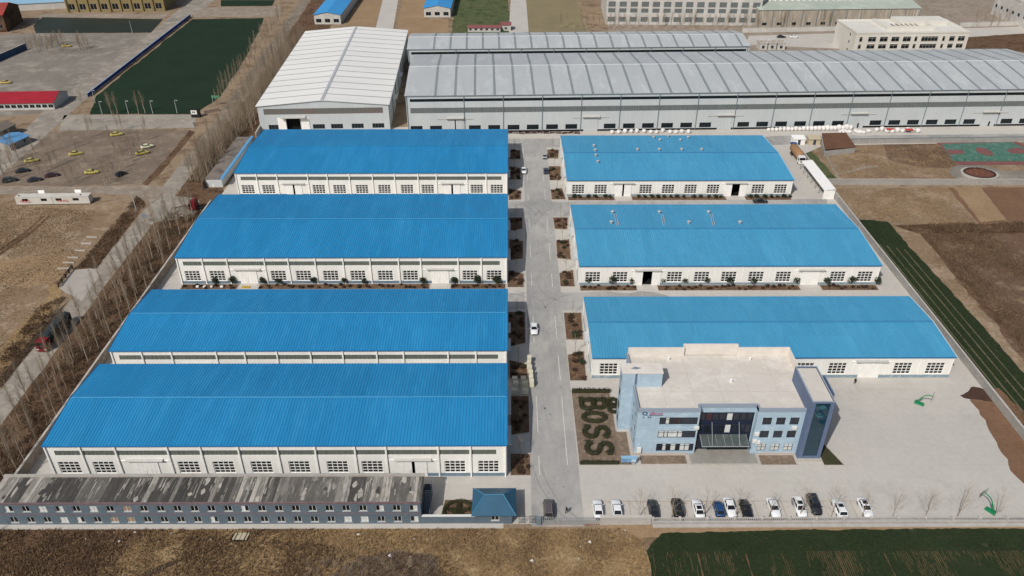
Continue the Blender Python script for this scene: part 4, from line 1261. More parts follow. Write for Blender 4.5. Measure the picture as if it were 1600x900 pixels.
for k in range(8):
    y_ = 0.5 + k * 0.72
    hr.bar((DL + 1.39, y_, 0.2 + (y_ - 0.4) * 0.56), (DL + 1.39, y_, 1.1 + (y_ - 0.5) * 0.57), 0.03)
tag(hr.build('handrail', m_drain, t), kind='stuff')
pav = MB(); pav.box(-0.5, DL + 15, -1.1, -0.01, 0.0, 0.12); tag(pav.build('pavement', m_conc), kind='structure').location = (DX0, DY0, 0)

# ------------------------------------------------------------------ gatehouse, walls, gate, balustrade
t = thing('boundary_wall', 'low slate blue wall between the dormitory and the gatehouse', 'wall', (DX1 + 0.02, 100.3, 0))
w = MB(); w.box(0, 9.9, 0, 0.3, 0, 1.95); w.build('wall_body', m_dorm, t)
w = MB(); w.box(0, 9.9, -0.08, 0.38, 1.95, 2.08); w.build('coping', m_winw, t)

m_hip = M('teal_blue_tin', '27556f', '234d65', 0.4, 0.45, spec=0.4)
t = thing('gatehouse', 'small gatehouse with dark teal hipped tin roof beside the sliding gate', 'gatehouse', (-6.25, 100.25, 0))
wl = MB(); gw = [(2.75, 4.25, 0.9, 2.0)]
facade(wl, 0, 6.6, 0, 3.0, gw, 0.2)
wl.quad((0, 0, 0), (0, 0, 3), (0, 5.2, 3), (0, 5.2, 0)); wl.quad((6.6, 0, 0), (6.6, 5.2, 0), (6.6, 5.2, 3), (6.6, 0, 3)); wl.quad((0, 5.2, 0), (0, 5.2, 3), (6.6, 5.2, 3), (6.6, 5.2, 0))
wl.build('wall', m_dorm, t)
window(t, 3.5, 0.9, 1.5, 1.1, 2, 1, m_winw, m_pane, 0.05, 0.09, sill=True)
e = 0.75
A = [(-e, -e, 3.0), (6.6 + e, -e, 3.0), (6.6 + e, 5.2 + e, 3.0), (-e, 5.2 + e, 3.0)]
r0, r1 = (1.6, 2.6, 4.9), (5.0, 2.6, 4.9)
for fc in ((A[0], A[1], r1, r0), (A[1], A[2], r1), (A[2], A[3], r0, r1), (A[3], A[0], r0)):
    s = MB(); s.quad(*fc)
    s.quad(*[(p[0], p[1], p[2] - 0.12) for p in fc][::-1])
    for i in range(len(fc)):
        p, q = fc[i], fc[(i + 1) % len(fc)]
        if p[2] == 3.0 and q[2] == 3.0:
            s.quad((p[0], p[1], 2.88), (q[0], q[1], 2.88), q, p)
    # folded tin ribs along the slope
    s.build('roof_slope', m_hip, t)
hp = MB()
for a, b in ((A[0], r0), (A[3], r0), (A[1], r1), (A[2], r1), (r0, r1)):
    hp.tube([(a[0], a[1], a[2] + 0.02), (b[0], b[1], b[2] + 0.02)], 0.09, 5)
tag(hp.build('hip_caps', M('hip_cap', '3f7a9a', rough=0.4), t), kind='stuff')
d = MB(); d.box(6.605, 6.66, 1.0, 2.0, 0.05, 2.1); d.build('door', m_winw, t)
lp = MB(); lp.lathe([(0.06, 0), (0.16, 0.06), (0.16, 0.2), (0.05, 0.26)], 10, (6.3, -0.2, 2.3)); lp.build('wall_lamp', m_winw, t)

# pedestrian gate frames beside the gatehouse
for x, lab in ((1.6, 'dark iron pedestrian gate next to the gatehouse'), (3.6, 'dark iron pedestrian gate next to the sliding gate motor')):
    t = thing('pedestrian_gate', lab, 'gate', (x, 100.3, 0))
    f = MB()
    for a, b in (((0, 0, 0), (0, 0, 2.1)), ((1.1, 0, 0), (1.1, 0, 2.1)), ((0, 0, 2.1), (1.1, 0, 2.1)), ((0, 0, 0.3), (1.1, 0, 0.3)), ((0, 0, 1.2), (1.1, 0, 1.2))):
        f.bar(a, b, 0.06)
    f.build('frame', m_frame, t)
    f = MB()
    for k in range(1, 7):
        f.bar((k * 0.157, 0, 0.3), (k * 0.157, 0, 2.1), 0.03)
    tag(f.build('bars', m_frame, t), kind='stuff')
t = thing('sliding_gate', 'closed steel accordion gate across the main entrance', 'gate', (5.3, 100.2, 0))
b = MB(); b.box(-0.45, 0.35, -0.35, 0.35, 0.05, 1.75); b.build('drive_unit', m_drain, t)
for k in range(27):
    f = MB(); x = 0.6 + k * 0.39
    for y in (-0.28, 0.28):
        f.bar((x, y, 0.06), (x, y, 1.55), 0.055)
    f.bar((x, -0.28, 1.55), (x, 0.28, 1.55), 0.035); f.bar((x, -0.28, 0.15), (x, 0.28, 0.15), 0.035)
    if k < 26:
        for y in (-0.28, 0.28):
            f.bar((x, y, 0.3), (x + 0.39, y, 0.9), 0.025); f.bar((x, y, 0.9), (x + 0.39, y, 0.3), 0.025); f.bar((x, y, 1.0), (x + 0.39, y, 1.45), 0.025); f.bar((x, y, 1.45), (x + 0.39, y, 1.0), 0.025)
    f.build('gate_section', m_steel, t)
rl = MB(); rl.box(0.3, 11.2, -0.32, -0.26, 0.0, 0.05); rl.box(0.3, 11.2, 0.26, 0.32, 0.0, 0.05); tag(rl.build('rail', M('red_white_rail', 'a3705c', rough=0.7), t), kind='stuff')

m_fence = M('cast_concrete_fence', 'b3afaa', 'a29e99', 0.8, 0.85, c3='8f8b87', s3=1.3, lo3=0.58, hi3=0.75)
t = thing('entrance_wall', 'blank pale concrete wall right of the accordion gate', 'wall', (16.5, 99.95, 0))
w = MB(); w.box(0, 9.3, 0, 0.5, 0, 1.9); w.build('wall_body', m_fence, t)
w = MB(); w.box(-0.05, 9.35, -0.08, 0.58, 1.9, 2.02); w.build('coping', m_conc, t)
t = thing('balustrade_fence', 'white cast concrete balustrade fence along the parking bays', 'fence', (26.1, 100.1, 0))
n = 17
bme = MB(); 
bal = MB()
for k in range(12):
    x = 0.42 + k * 0.38
    bal.box(x - 0.075, x + 0.075, 0.1, 0.2, 0.62, 1.36)
balme = bal.mesh('balusters', m_fence)
rlm = MB(); rlm.box(0.2, 4.8, 0.04, 0.26, 1.36, 1.5); rlme = rlm.mesh('top_rail', m_fence)
dwm = MB(); dwm.box(0.2, 4.8, 0.0, 0.3, 0.0, 0.62); dwme = dwm.mesh('dwarf_wall', m_fence)
pom = MB(); pom.box(-0.2, 0.2, -0.05, 0.35, 0, 1.62); pom.hull8([(-0.26, -0.11, 1.62), (0.26, -0.11, 1.62), (0.26, 0.41, 1.62), (-0.26, 0.41, 1.62)], [(-0.1, 0.05, 1.8), (0.1, 0.05, 1.8), (0.1, 0.25, 1.8), (-0.1, 0.25, 1.8)]); pome = pom.mesh('post', m_fence)
for k in range(n):
    link('post', pome, t, (k * 5.0, 0, 0))
    if k < n - 1:
        link('dwarf_wall', dwme, t, (k * 5.0, 0, 0)); link('top_rail', rlme, t, (k * 5.0, 0, 0)); link('balusters', balme, t, (k * 5.0, 0, 0))['kind'] = 'stuff'
wl = MB(); wl.box(0, 82, -0.85, -0.25, 0, 0.3); wl.build('footing', m_fence, t)

# perimeter walls
m_pwall = M('rendered_wall', '9f9c97', '8d8a85', 0.15, 0.9, c3='ada9a2', s3=0.5, lo3=0.55, hi3=0.72, grain=0.06, gscale=1.2)
m_pcap = M('wall_cap', 'b5b0a8', 'a19c94', 0.5, 0.85)


def wall_run(name, label, a, b, h, mat=m_pwall, cap=m_pcap, th=0.28, seg=5.2, cat='wall'):
    a, b = Vector((*a, 0)), Vector((*b, 0))
    L = (b - a).length
    t = thing(name, label, cat, a, math.atan2(b.y - a.y, b.x - a.x))
    n = max(1, int(L / seg))
    pm = MB(); pm.box(0.16, L / n - 0.16, -th / 2, th / 2, 0, h); pme = pm.mesh('wall_panel', mat)
    qm = MB(); qm.box(-0.158, 0.158, -th / 2 - 0.05, th / 2 + 0.05, 0, h + 0.02); qme = qm.mesh('pier', mat)
    for k in range(n + 1):
        link('pier', qme, t, (L * k / n, 0, 0))
        if k < n:
            link('wall_panel', pme, t, (L * k / n, 0, 0))
    c = MB(); c.box(-0.2, L + 0.2, -th / 2 - 0.1, th / 2 + 0.1, h + 0.022, h + 0.12); c.build('coping', cap, t)
    return t


m_brw = M('brown_wall', '857a70', '746a61', 0.3, 0.9, c3='938a80', s3=0.7)
wall_run('perimeter_wall', 'grey brown perimeter wall west of the blue warehouses, south of the truck gate', (WX, 101), (WX, 229.5), 2.6, m_brw, m_pcap)
wall_run('perimeter_wall', 'grey perimeter wall beside the white roofed hall by the tree belt', (WX - 1.2, 287), (WX - 8.5, 420), 2.6, m_pwall)
wall_run('perimeter_wall', 'pale grey perimeter wall along the east side next to the crop strip', (EX, 99.5), (EX, 270), 2.1)
wall_run('cross_wall', 'pale grey wall dividing the garden from the fallow plots', (EX + 0.5, 246), (230, 245.3), 2.0)
wall_run('boundary_fence', 'grey panelled boundary fence in front of the long grey hall', (118, 281.6), (232, 285.0), 2.0, m_pwall, m_drain, 0.12, 6.6, 'fence')

# ------------------------------------------------------------------ cars
m_tyre = M('tyre_rubber', '1b1b1b', rough=0.85)
m_rim = M('alloy_rim', 'a3a5a6', rough=0.35, metal=0.7)
m_carglass = M('car_glass', '15181b', rough=0.08, spec=0.7)
m_lamp = M('headlamp', 'd5d8d8', rough=0.15, spec=0.6)
m_tail = M('tail_lamp', '7a1a18', rough=0.25)
m_plate = M('number_plate_blue', '2a4c8a', rough=0.5)
m_dkpl = M('black_plastic', '1c1d1e', rough=0.7)
PAINT = {}


def paint(h):
    if h not in PAINT:
        m = M('paint_' + h, h, rough=0.28, spec=0.5)
        m.node_tree.nodes['Principled BSDF'].inputs['Coat Weight'].default_value = 0.6
        PAINT[h] = m
    return PAINT[h]


STY = {  # length, half width, belt z, roof z, hood z; cabin: base front y, roof front y, roof rear y, base rear y
    'sedan': (4.7, 0.90, 0.93, 1.46, 0.86, 0.95, 0.22, -1.05, -1.75),
    'suv': (4.6, 0.93, 1.05, 1.70, 0.98, 1.05, 0.45, -1.75, -2.15),
    'hatch': (3.9, 0.84, 0.93, 1.50, 0.88, 0.95, 0.35, -1.25, -1.75),
    'mpv': (4.75, 0.93, 1.05, 1.74, 0.98, 1.25, 0.6, -1.9, -2.25)}


def smooth_body(L, w, prof):
    """body shell: cross sections along the length, rounded in plan and section"""
    mb = MB()
    vs, fs = [], []
    n = 10
    for (y, ww, zb, zt) in prof:
        z_m = zb + (zt - zb) * 0.55
        ring = [(-ww * 0.94, zb), (-ww, zb + 0.12), (-ww, z_m), (-ww * 0.97, zt - 0.07), (-ww * 0.86, zt), (ww * 0.86, zt), (ww * 0.97, zt - 0.07), (ww, z_m), (ww, zb + 0.12), (ww * 0.94, zb)]
        vs += [(x, y, z) for x, z in ring]
    for i in range(len(prof) - 1):
        for k in range(n):
            fs.append((i * n + k, i * n + (k + 1) % n, (i + 1) * n + (k + 1) % n, (i + 1) * n + k))
    fs.append(tuple(range(n))); fs.append(tuple(range((len(prof) - 1) * n, len(prof) * n))[::-1])
    mb.add(vs, fs)
    return mb


CARM = {}


def car(style, col, loc, rz, label, cat='car', group=None, roofcol=None, sunroof=False):
    L, w, zb, zr, zh, cf, rf, rr_, cb = STY[style]
    t = thing('car', label, cat, loc, rz, group)
    h = L / 2
    key = (style,)
    if key not in CARM:
        d = {}
        d['body'] = smooth_body(L, w, [(-h, w * 0.70, 0.38, zb - 0.18), (-h + 0.1, w * 0.86, 0.26, zb - 0.05), (-h + 0.4, w * 0.97, 0.22, zb + 0.02), (cb + 0.1, w, 0.2, zb + 0.03), (cf - 0.2, w, 0.2, zb), (cf + 0.3, w * 0.99, 0.2, zh + 0.03), (h - 0.55, w * 0.96, 0.22, zh - 0.07), (h - 0.15, w * 0.84, 0.26, zh - 0.17), (h, w * 0.64, 0.36, zh - 0.3)])
        wt = w * 0.76
        wbm = w * 0.9
        A = [(-wbm, cb), (wbm, cb), (wbm, cf), (-wbm, cf)]
        B = [(-wt, rr_), (wt, rr_), (wt * 0.97, rf), (-wt * 0.97, rf)]
        c = MB()
        c.hull8([(x, y, zb - 0.02) for x, y in A], [(x, y, zr - 0.05) for x, y in B])
        c.hull8([(x, y, zr - 0.05) for x, y in B], [(x * 0.9, y * 0.96, zr) for x, y in B])
        d['cabin'] = c

        def panel(p, q, r, s, i0, i1, j0, j1, off):
            p, q, r, s = map(Vector, (p, q, r, s))
            f = lambda u, v: (p.lerp(q, u)).lerp(s.lerp(r, u), v)
            nn = (q - p).cross(s - p).normalized() * off
            m = MB(); m.quad(*[f(u, v) + nn for u, v in ((i0, j0), (i1, j0), (i1, j1), (i0, j1))])
            return m
        b3 = [Vector((x, y, zb - 0.02)) for x, y in A]; t3 = [Vector((x, y, zr - 0.05)) for x, y in B]
        d['rear'] = panel(b3[0], b3[1], t3[1], t3[0], 0.07, 0.93, 0.1, 0.93, 0.012)
        d['wind'] = panel(b3[2], b3[3], t3[3], t3[2], 0.05, 0.95, 0.06, 0.95, 0.012)
        for nm, (a, b, c_, d_) in (('sr', (b3[1], b3[2], t3[2], t3[1])), ('slf', (b3[3], b3[0], t3[0], t3[3]))):
            d[nm + '0'] = panel(a, b, c_, d_, 0.08, 0.48, 0.14, 0.9, 0.012)
            d[nm + '1'] = panel(a, b, c_, d_, 0.52, 0.93, 0.14, 0.9, 0.012)
        ty = MB(); ty.tube([(-0.1, 0, 0), (0.1, 0, 0)], 0.32, 14)
        ri = MB(); ri.tube([(-0.112, 0, 0), (0.112, 0, 0)], 0.2, 10)
        d['tyre'] = ty; d['rim'] = ri
        CARM[key] = d
    d = CARM[key]
    P = paint(col)
    body = d['body'].build('body', P, t, True)
    cab = d['cabin'].build('cabin', P if not roofcol else paint(roofcol), t)
    for nm in ('rear', 'wind', 'sr0', 'sr1', 'slf0', 'slf1'):
        d[nm].build({'rear': 'rear_window', 'wind': 'windscreen'}.get(nm, 'side_window'), m_carglass, cab)
    for sx in (-1, 1):
        for y in (h - 0.9, -h + 0.95):
            wo = d['tyre'].build('wheel', m_tyre, t, False); wo.location = (sx * (w - 0.1), y, 0.32)
            d['rim'].build('rim', m_rim, wo)
        x0, x1 = sorted((sx * w * 0.34, sx * w * 0.70))
        q = MB(); q.hull8([(x0, h - 0.16, zh - 0.33), (x1, h - 0.24, zh - 0.33), (x1, h - 0.5, zh - 0.33), (x0, h - 0.5, zh - 0.33)], [(x0, h - 0.2, zh - 0.17), (x1, h - 0.3, zh - 0.15), (x1, h - 0.5, zh - 0.12), (x0, h - 0.45, zh - 0.12)]); q.build('headlight', m_lamp, t)
        q = MB(); q.box(x0, x1, -h + 0.0, -h + 0.14, zb - 0.3, zb - 0.14); q.build('tail_light', m_tail, t)
        q = MB(); xa, xb = sorted((sx * (w + 0.01), sx * (w + 0.17))); q.box(xa, xb, cf - 0.42, cf - 0.26, zb - 0.0, zb + 0.14); q.build('mirror', P, t)
    q = MB(); q.box(-w * 0.6, w * 0.6, h - 0.1, h + 0.02, 0.4, 0.56); q.build('grille', m_dkpl, t)
    q = MB(); q.box(-0.22, 0.22, -h - 0.02, -h + 0.02, 0.55, 0.68); q.build('number_plate', m_plate, t)
    if sunroof:
        q = MB(); q.box(-w * 0.5, w * 0.5, rf - 1.15, rf - 0.3, zr + 0.002, zr + 0.02); q.build('sunroof', m_carglass, t)
    if style == 'mpv' or style == 'suv':
        for sx in (-1, 1):
            q = MB(); q.bar((sx * w * 0.62, rf - 0.1, zr + 0.04), (sx * w * 0.62, rr_ + 0.1, zr + 0.04), 0.035); q.build('roof_rail', m_rim, t)
    return t


WHT, BLK, SIL = 'e2e3e3', '1b1d20', 'a4a7a9'
GC = 'cars parked behind the balustrade'
for sty, col, px, py, flip, lab, sr, rc in (
        ('mpv', '5a5251', 857, 797, 0, 'brown grey car standing just inside the accordion gate', False, None),
        ('sedan', WHT, 934.5, 796, 0, 'white saloon parked beside the right end of the gate', False, None),
        ('sedan', WHT, 964.5, 798.5, 0, 'white saloon parked behind the blank entrance wall', False, None),
        ('sedan', '2b2d30', 1021, 796, 0, 'charcoal saloon parked where the balustrade begins', False, None),
        ('suv', BLK, 1058.5, 792, 0, 'black off roader parked between the charcoal saloon and a white car with sunroof', False, None),
        ('sedan', WHT, 1091, 793.5, 0, 'white car with black sunroof parked left of the small blue car', True, None),
        ('hatch', '21446f', 1124.5, 798, 0, 'small dark blue hatchback in the row of parked cars', False, None),
        ('sedan', WHT, 1141, 791.5, 1, 'white saloon parked nose to the fence between the blue hatchback and a black car', False, None),
        ('sedan', BLK, 1165, 793.5, 0, 'black saloon parked alone right of a white saloon', False, None),
        ('sedan', WHT, 1209, 792, 1, 'white saloon parked nose to the fence with empty bays on both sides', False, None),
        ('suv', WHT, 1249.5, 792, 1, 'white car with black panorama roof parked beside a long dark people carrier', True, None),
        ('mpv', '2a2c30', 1272.5, 787.5, 1, 'long dark people carrier in the parked row', False, None),
        ('suv', WHT, 1312.5, 795, 0, 'white off roader parked second from the right end of the row', True, None),
        ('sedan', WHT, 1354.5, 797, 1, 'white saloon with black sunroof parked rightmost in the row', True, None)):
    p = G(px, py, 0.8)
    car(sty, col, (p.x, max(p.y, 103.2) if px < 1330 else p.y + 0.8, 0.03), math.pi if flip else 0.0, lab, group=GC, sunroof=sr)
for sty, col, px, py, rz, lab in (
        ('sedan', WHT, 834.5, 513, math.pi, 'white saloon driving on the main road between the warehouses'),
        ('sedan', WHT, 818.5, 266, math.pi, 'white saloon on the far left side of the main road'),
        ('sedan', SIL, 851, 243, 0.0, 'silver saloon at the far right side of the main road'),
        ('sedan', '3c434c', 853, 266, 0.0, 'dark grey saloon at the far right side of the main road'),
        ('sedan', BLK, 1188, 313.5, -math.pi / 2, 'black saloon in front of the farthest right warehouse'),
        ('sedan', BLK, 1221, 57, -math.pi / 2, 'black car on the far back road'),
        ('sedan', WHT, 1241, 57, -math.pi / 2, 'white car on the far back road')):
    p = G(px, py, 0.7)
    car(sty, col, (p.x, p.y, 0.035), rz, lab)
YL = 'b5a653'
for sty, col, px, py, rz, lab in (
        ('sedan', YL, 182, 209, -1.2, 'yellow taxi nearest the promenade in the gravel car park'),
        ('sedan', 'd6d2b0', 230, 228, -1.0, 'pale cream car at the right edge of the gravel car park'),
        ('sedan', YL, 222, 238, -1.0, 'yellow taxi beside the pale cream car'),
        ('sedan', YL, 118, 239, -1.2, 'yellow taxi standing alone in the middle of the gravel car park'),
        ('sedan', YL, 49, 250, -1.15, 'yellow taxi at the left of the gravel car park'),
        ('sedan', YL, 143, 268, -1.35, 'yellow taxi nearest the container cabins'),
        ('sedan', BLK, 35, 266, -1.1, 'black car just below the left yellow taxi'),
        ('suv', '23292b', 15, 281, -1.1, 'dark car at the left edge of the gravel car park'),
        ('sedan', '23272d', 54, 280, -1.1, 'dark blue grey car above the left container cabin'),
        ('sedan', '3a1a1e', 81, 273, -1.1, 'maroon car in the gravel car park'),
        ('hatch', '1d2026', 189, 271, -0.5, 'dark hatchback at the right of the gravel car park'),
        ('sedan', 'b39c4a', 104, 71, -1.45, 'yellow taxi under bare trees on the worn plaza'),
        ('sedan', 'b39c4a', 9, 128, -1.4, 'orange yellow taxi at the left edge of the worn plaza')):
    p = G(px, py, 0.7)
    car(sty, col, (p.x, p.y, 0.035), rz, lab)

# ------------------------------------------------------------------ lorries
m_tarp = M('dark_tarpaulin', '2e3638', '252b2c', 0.8, 0.8, 0.05, 1.5, c3='3a4345', s3=1.5)
m_redp = M('lorry_red', '6f2125', rough=0.4)


def wheels(t, xs, ys, r=0.5, w=0.3):
    for x in xs:
        for y in ys:
            q = MB(); q.tube([(-w / 2, 0, 0), (w / 2, 0, 0)], r, 12); o = q.build('wheel', m_tyre, t); o.location = (x, y, r)
            q = MB(); q.tube([(-w / 2 - 0.01, 0, 0), (w / 2 + 0.01, 0, 0)], r * 0.55, 8); q.build('rim', m_rim, o)


def lorry_cab(t, mat, y0, y1, w=1.22, zt=3.0):
    c = MB(); c.hull8([(-w, y0, 0.6), (w, y0, 0.6), (w, y1, 0.6), (-w, y1, 0.6)], [(-w, y0, 1.7), (w, y0, 1.7), (w, y1, 1.7), (-w, y1, 1.7)])
    c.hull8([(-w, y0, 1.7), (w, y0, 1.7), (w, y1, 1.7), (-w, y1, 1.7)], [(-w * 0.92, y0 + (0.0), zt), (w * 0.92, y0 + 0.0, zt), (w * 0.92, y1 - (0.35 if y1 > y0 else -0.35), zt), (-w * 0.92, y1 - (0.35 if y1 > y0 else -0.35), zt)])
    co = c.build('cab', mat, t)
    s = 1 if y1 > y0 else -1
    g = MB(); g.quad((-w * 0.88, y1 - s * 0.02 + s * 0.03, 1.8), (w * 0.88, y1 + s * 0.01, 1.8), (w * 0.82, y1 - s * 0.27, zt - 0.25), (-w * 0.82, y1 - s * 0.27, zt - 0.25)); g.build('windscreen', m_carglass, co)
    for sx in (-1, 1):
        g = MB(); g.quad((sx * (w + 0.005), y1 - s * 0.25, 1.8), (sx * (w + 0.005), y1 - s * 1.1, 1.8), (sx * (w * 0.95 + 0.01), y1 - s * 1.1, zt - 0.4), (sx * (w * 0.95 + 0.01), y1 - s * 0.42, zt - 0.4)); g.build('side_window', m_carglass, co)
        g = MB(); g.box(min(sx * w, sx * (w + 0.25)), max(sx * w, sx * (w + 0.25)), y1 - s * 0.2 - 0.06, y1 - s * 0.2 + 0.06, 1.7, 2.4); g.build('mirror', m_dkpl, t)
        g = MB(); x0, x1 = sorted((sx * w * 0.55, sx * w * 0.9)); ya, yb = sorted((y1, y1 + s * 0.03)); g.box(x0, x1, ya, yb, 0.75, 0.98); g.build('headlight', m_lamp, t)
    g = MB(); ya, yb = sorted((y1 + s * 0.001, y1 + s * 0.025)); g.box(-w * 0.5, w * 0.5, ya, yb, 1.05, 1.6); g.build('grille', m_dkpl, t)
    b = MB(); ya, yb = sorted((y1 - s * 0.1, y1 + s * 0.18)); b.box(-w, w, ya, yb, 0.35, 0.62); b.build('bumper', mat, t)


a = G(60, 549, 0.5); b = G(101, 502, 0.5)
ln = (b - a).length
t = thing('lorry', 'tarpaulin covered lorry with red cab driving along the west lane', 'lorry', (-111.6, a.y + 0.2, 0.03), -0.03)
lorry_cab(t, m_redp, 2.3, 0.0, zt=2.9)
ch = MB(); ch.box(-0.5, 0.5, 0.4, ln, 0.6, 0.9); ch.build('chassis', m_dkpl, t)
sd = MB()
n = 12
Y0, Y1 = 2.55, ln - 0.1
sd.box(-1.25, 1.25, Y0, Y1, 0.95, 2.5)
sd.build('cargo_body', m_dkpl, t)
cv = MB(); vs = []; fs = []
for k in range(n + 1):
    y = Y0 + (Y1 - Y0) * k / n
    s_ = 0.10 * math.sin(k * 2.1) + 0.05 * math.sin(k * 5.3)
    for x, z in ((-1.28, 2.0), (-1.28, 2.75), (-0.85, 3.25 + s_), (0, 3.45 + s_), (0.85, 3.25 + s_), (1.28, 2.75), (1.28, 2.0)):
        vs.append((x, y, z))
for k in range(n):
    for i in range(6):
        fs.append((k * 7 + i, k * 7 + i + 1, k * 7 + 8 + i, k * 7 + 7 + i))
fs += [tuple(range(7)), tuple(range(n * 7, n * 7 + 7))[::-1]]
cv.add(vs, fs); cv.build('tarpaulin', m_tarp, t, False)
tg = MB(); tg.box(-1.2, 1.2, Y1 + 0.02, Y1 + 0.1, 1.0, 3.1); tg.build('tailboard', m_redp, t)
wheels(t, (-1.05, 1.05), (1.2, 5.0, ln - 3.4, ln - 2.1))

p = G(307, 321, 1.2)
t = thing('lorry', 'red tractor unit waiting at the west truck gate', 'lorry', (p.x, p.y - 0.5, 0.03), math.pi / 2 - 0.15)
lorry_cab(t, m_redp, -0.4, 1.8, zt=3.3)
ch = MB(); ch.box(-0.45, 0.45, -3.6, 1.2, 0.65, 0.95); ch.build('chassis', m_dkpl, t)
fa = MB(); fa.hull8([(-1.1, -0.5, 3.31), (1.1, -0.5, 3.31), (1.1, 1.2, 3.31), (-1.1, 1.2, 3.31)], [(-1.0, -0.5, 3.9), (1.0, -0.5, 3.9), (0.95, 0.1, 3.9), (-0.95, 0.1, 3.9)]); fa.build('roof_fairing', m_redp, t)
wheels(t, (-1.05, 1.05), (0.9, -2.2, -3.3))

p = G(1247, 240, 1.5)
t = thing('tank_lorry', 'lorry with orange drum and white cab parked behind the white carport', 'lorry', (p.x - 0.6, p.y - 1.0, 0.03), math.pi)
tk = MB(); vs = []
pr = [(1.2, -5.2), (1.45, -4.9), (1.5, -1.0), (1.5, 3.0), (1.2, 3.4)]
tk.tube([(0, y, 2.35) for r, y in pr], [r for r, y in pr], 14); tk.build('drum', M('orange_drum', '9c7855', '8f6d4f', 0.6, 0.6), t, True)
lorry_cab(t, m_ac, 3.8, 5.9, zt=2.9)
ch = MB(); ch.box(-0.5, 0.5, -5.6, 5.0, 0.6, 0.95); ch.build('chassis', m_dkpl, t)
hp_ = MB(); hp_.hull8([(-0.6, -5.9, 2.2), (0.6, -5.9, 2.2), (0.6, -5.2, 2.2), (-0.6, -5.2, 2.2)], [(-1.1, -6.4, 3.8), (1.1, -6.4, 3.8), (1.1, -5.0, 3.8), (-1.1, -5.0, 3.8)]); hp_.build('hopper', M('hopper_blue', '2b4f86', rough=0.5), t)
wheels(t, (-1.05, 1.05), (4.9, -2.6, -3.8))

# ------------------------------------------------------------------ white carport, sheds near the east wall
a, b = G(1247, 251, 3.2), G(1283, 297, 3.2)
t = thing('carport', 'long white carport roof standing against the east wall', 'carport', (EX - 4.2, b.y, 0))
cl = a.y - b.y
r = MB(); r.hull8([(0, 0, 3.1), (3.8, 0, 3.4), (3.8, cl, 3.4), (0, cl, 3.1)], [(0, 0, 3.2), (3.8, 0, 3.5), (3.8, cl, 3.5), (0, cl, 3.2)]); r.build('roof', m_wtrim, t)
n = 6
for k in range(n + 1):
    for x in (0.1, 3.7):
        p_ = MB(); p_.box(x - 0.06, x + 0.06, min(cl * k / n, cl - 0.12), min(cl * k / n, cl - 0.12) + 0.12, 0, 3.12); p_.build('post', m_drain, t)
bk = MB(); bk.box(3.78, 3.86, 0, cl, 0, 3.3); bk.build('back_panel', m_greyw, t)
sp = MB(); sp.box(0.0, 3.7, -0.1, -0.02, 0.0, 3.1); sp.build('end_panel', m_wtrim, t)
# coil and carton beside the carport
p = G(1281, 298)
t = thing('hose_reel', 'grey reel standing at the south end of the white carport', 'reel', (p.x + 1.8, p.y - 1.6, 0.02))
for y in (-0.7, 0.6):
    q = MB(); q.tube([(0, y, 1.1), (0, y + 0.1, 1.1)], 1.1, 18); q.build('flange', m_drain, t)
q = MB(); q.tube([(0, -0.6, 1.1), (0, 0.6, 1.1)], 0.75, 14); q.build('coil', m_steel, t)

# dirt mound behind the carport, modelled as a shed with brown roof
pts = [G(1284, 208, 3.4), G(1322, 207, 3.4), G(1338, 230, 2.2), G(1289, 233, 3.0)]
t = thing('mound_shed', 'dirt mound modelled as a shed with sloping brown roof north of the garden', 'shed', (pts[3].x, pts[3].y, 0))
q = MB(); o_ = pts[3]
lo = [(p.x - o_.x, p.y - o_.y) for p in pts]
q.prism(lo, 0, 2.0); q.build('wall', m_pwall, t)
q = MB(); q.hull8([(lo[i][0], lo[i][1], pts[i].z - 0.2) for i in (3, 2, 1, 0)], [(lo[i][0], lo[i][1], pts[i].z) for i in (3, 2, 1, 0)]); q.build('roof', M('mound_brown', '6b4b38', '5e4232', 0.3, 0.9, grain=0.1), t)
for i, (px, py, lab, col) in enumerate(((1246, 224, 'small white hut next to the east wall of the garden', m_wtrim), (1270, 224, 'cream hut between the white hut and the brown mound shed', M('cream_panel', 'b5a88e', rough=0.7)))):
    p = G(px, py)
    t = thing('hut', lab, 'hut', (p.x, p.y, 0))
    q = MB(); q.box(-2.2, 2.2, -1.5, 1.5, 0, 2.2); q.build('wall', col, t)
    q = MB(); q.hull8([(-2.4, -1.8, 2.2), (2.4, -1.8, 2.2), (2.4, 1.8, 2.6), (-2.4, 1.8, 2.6)], [(-2.4, -1.8, 2.3), (2.4, -1.8, 2.3), (2.4, 1.8, 2.7), (-2.4, 1.8, 2.7)]); q.build('roof', col, t)
    q = MB(); q.box(-0.5, 0.5, -1.55, -1.51, 0.05, 2.0); q.build('door', m_frame, t)

# ------------------------------------------------------------------ crates beside the road
m_crate = M('cream_wrapped_board', 'cfc9b2', 'c4bea6', 0.6, 0.75, 0.02, 3, c3='d8d3c0', s3=1.5)


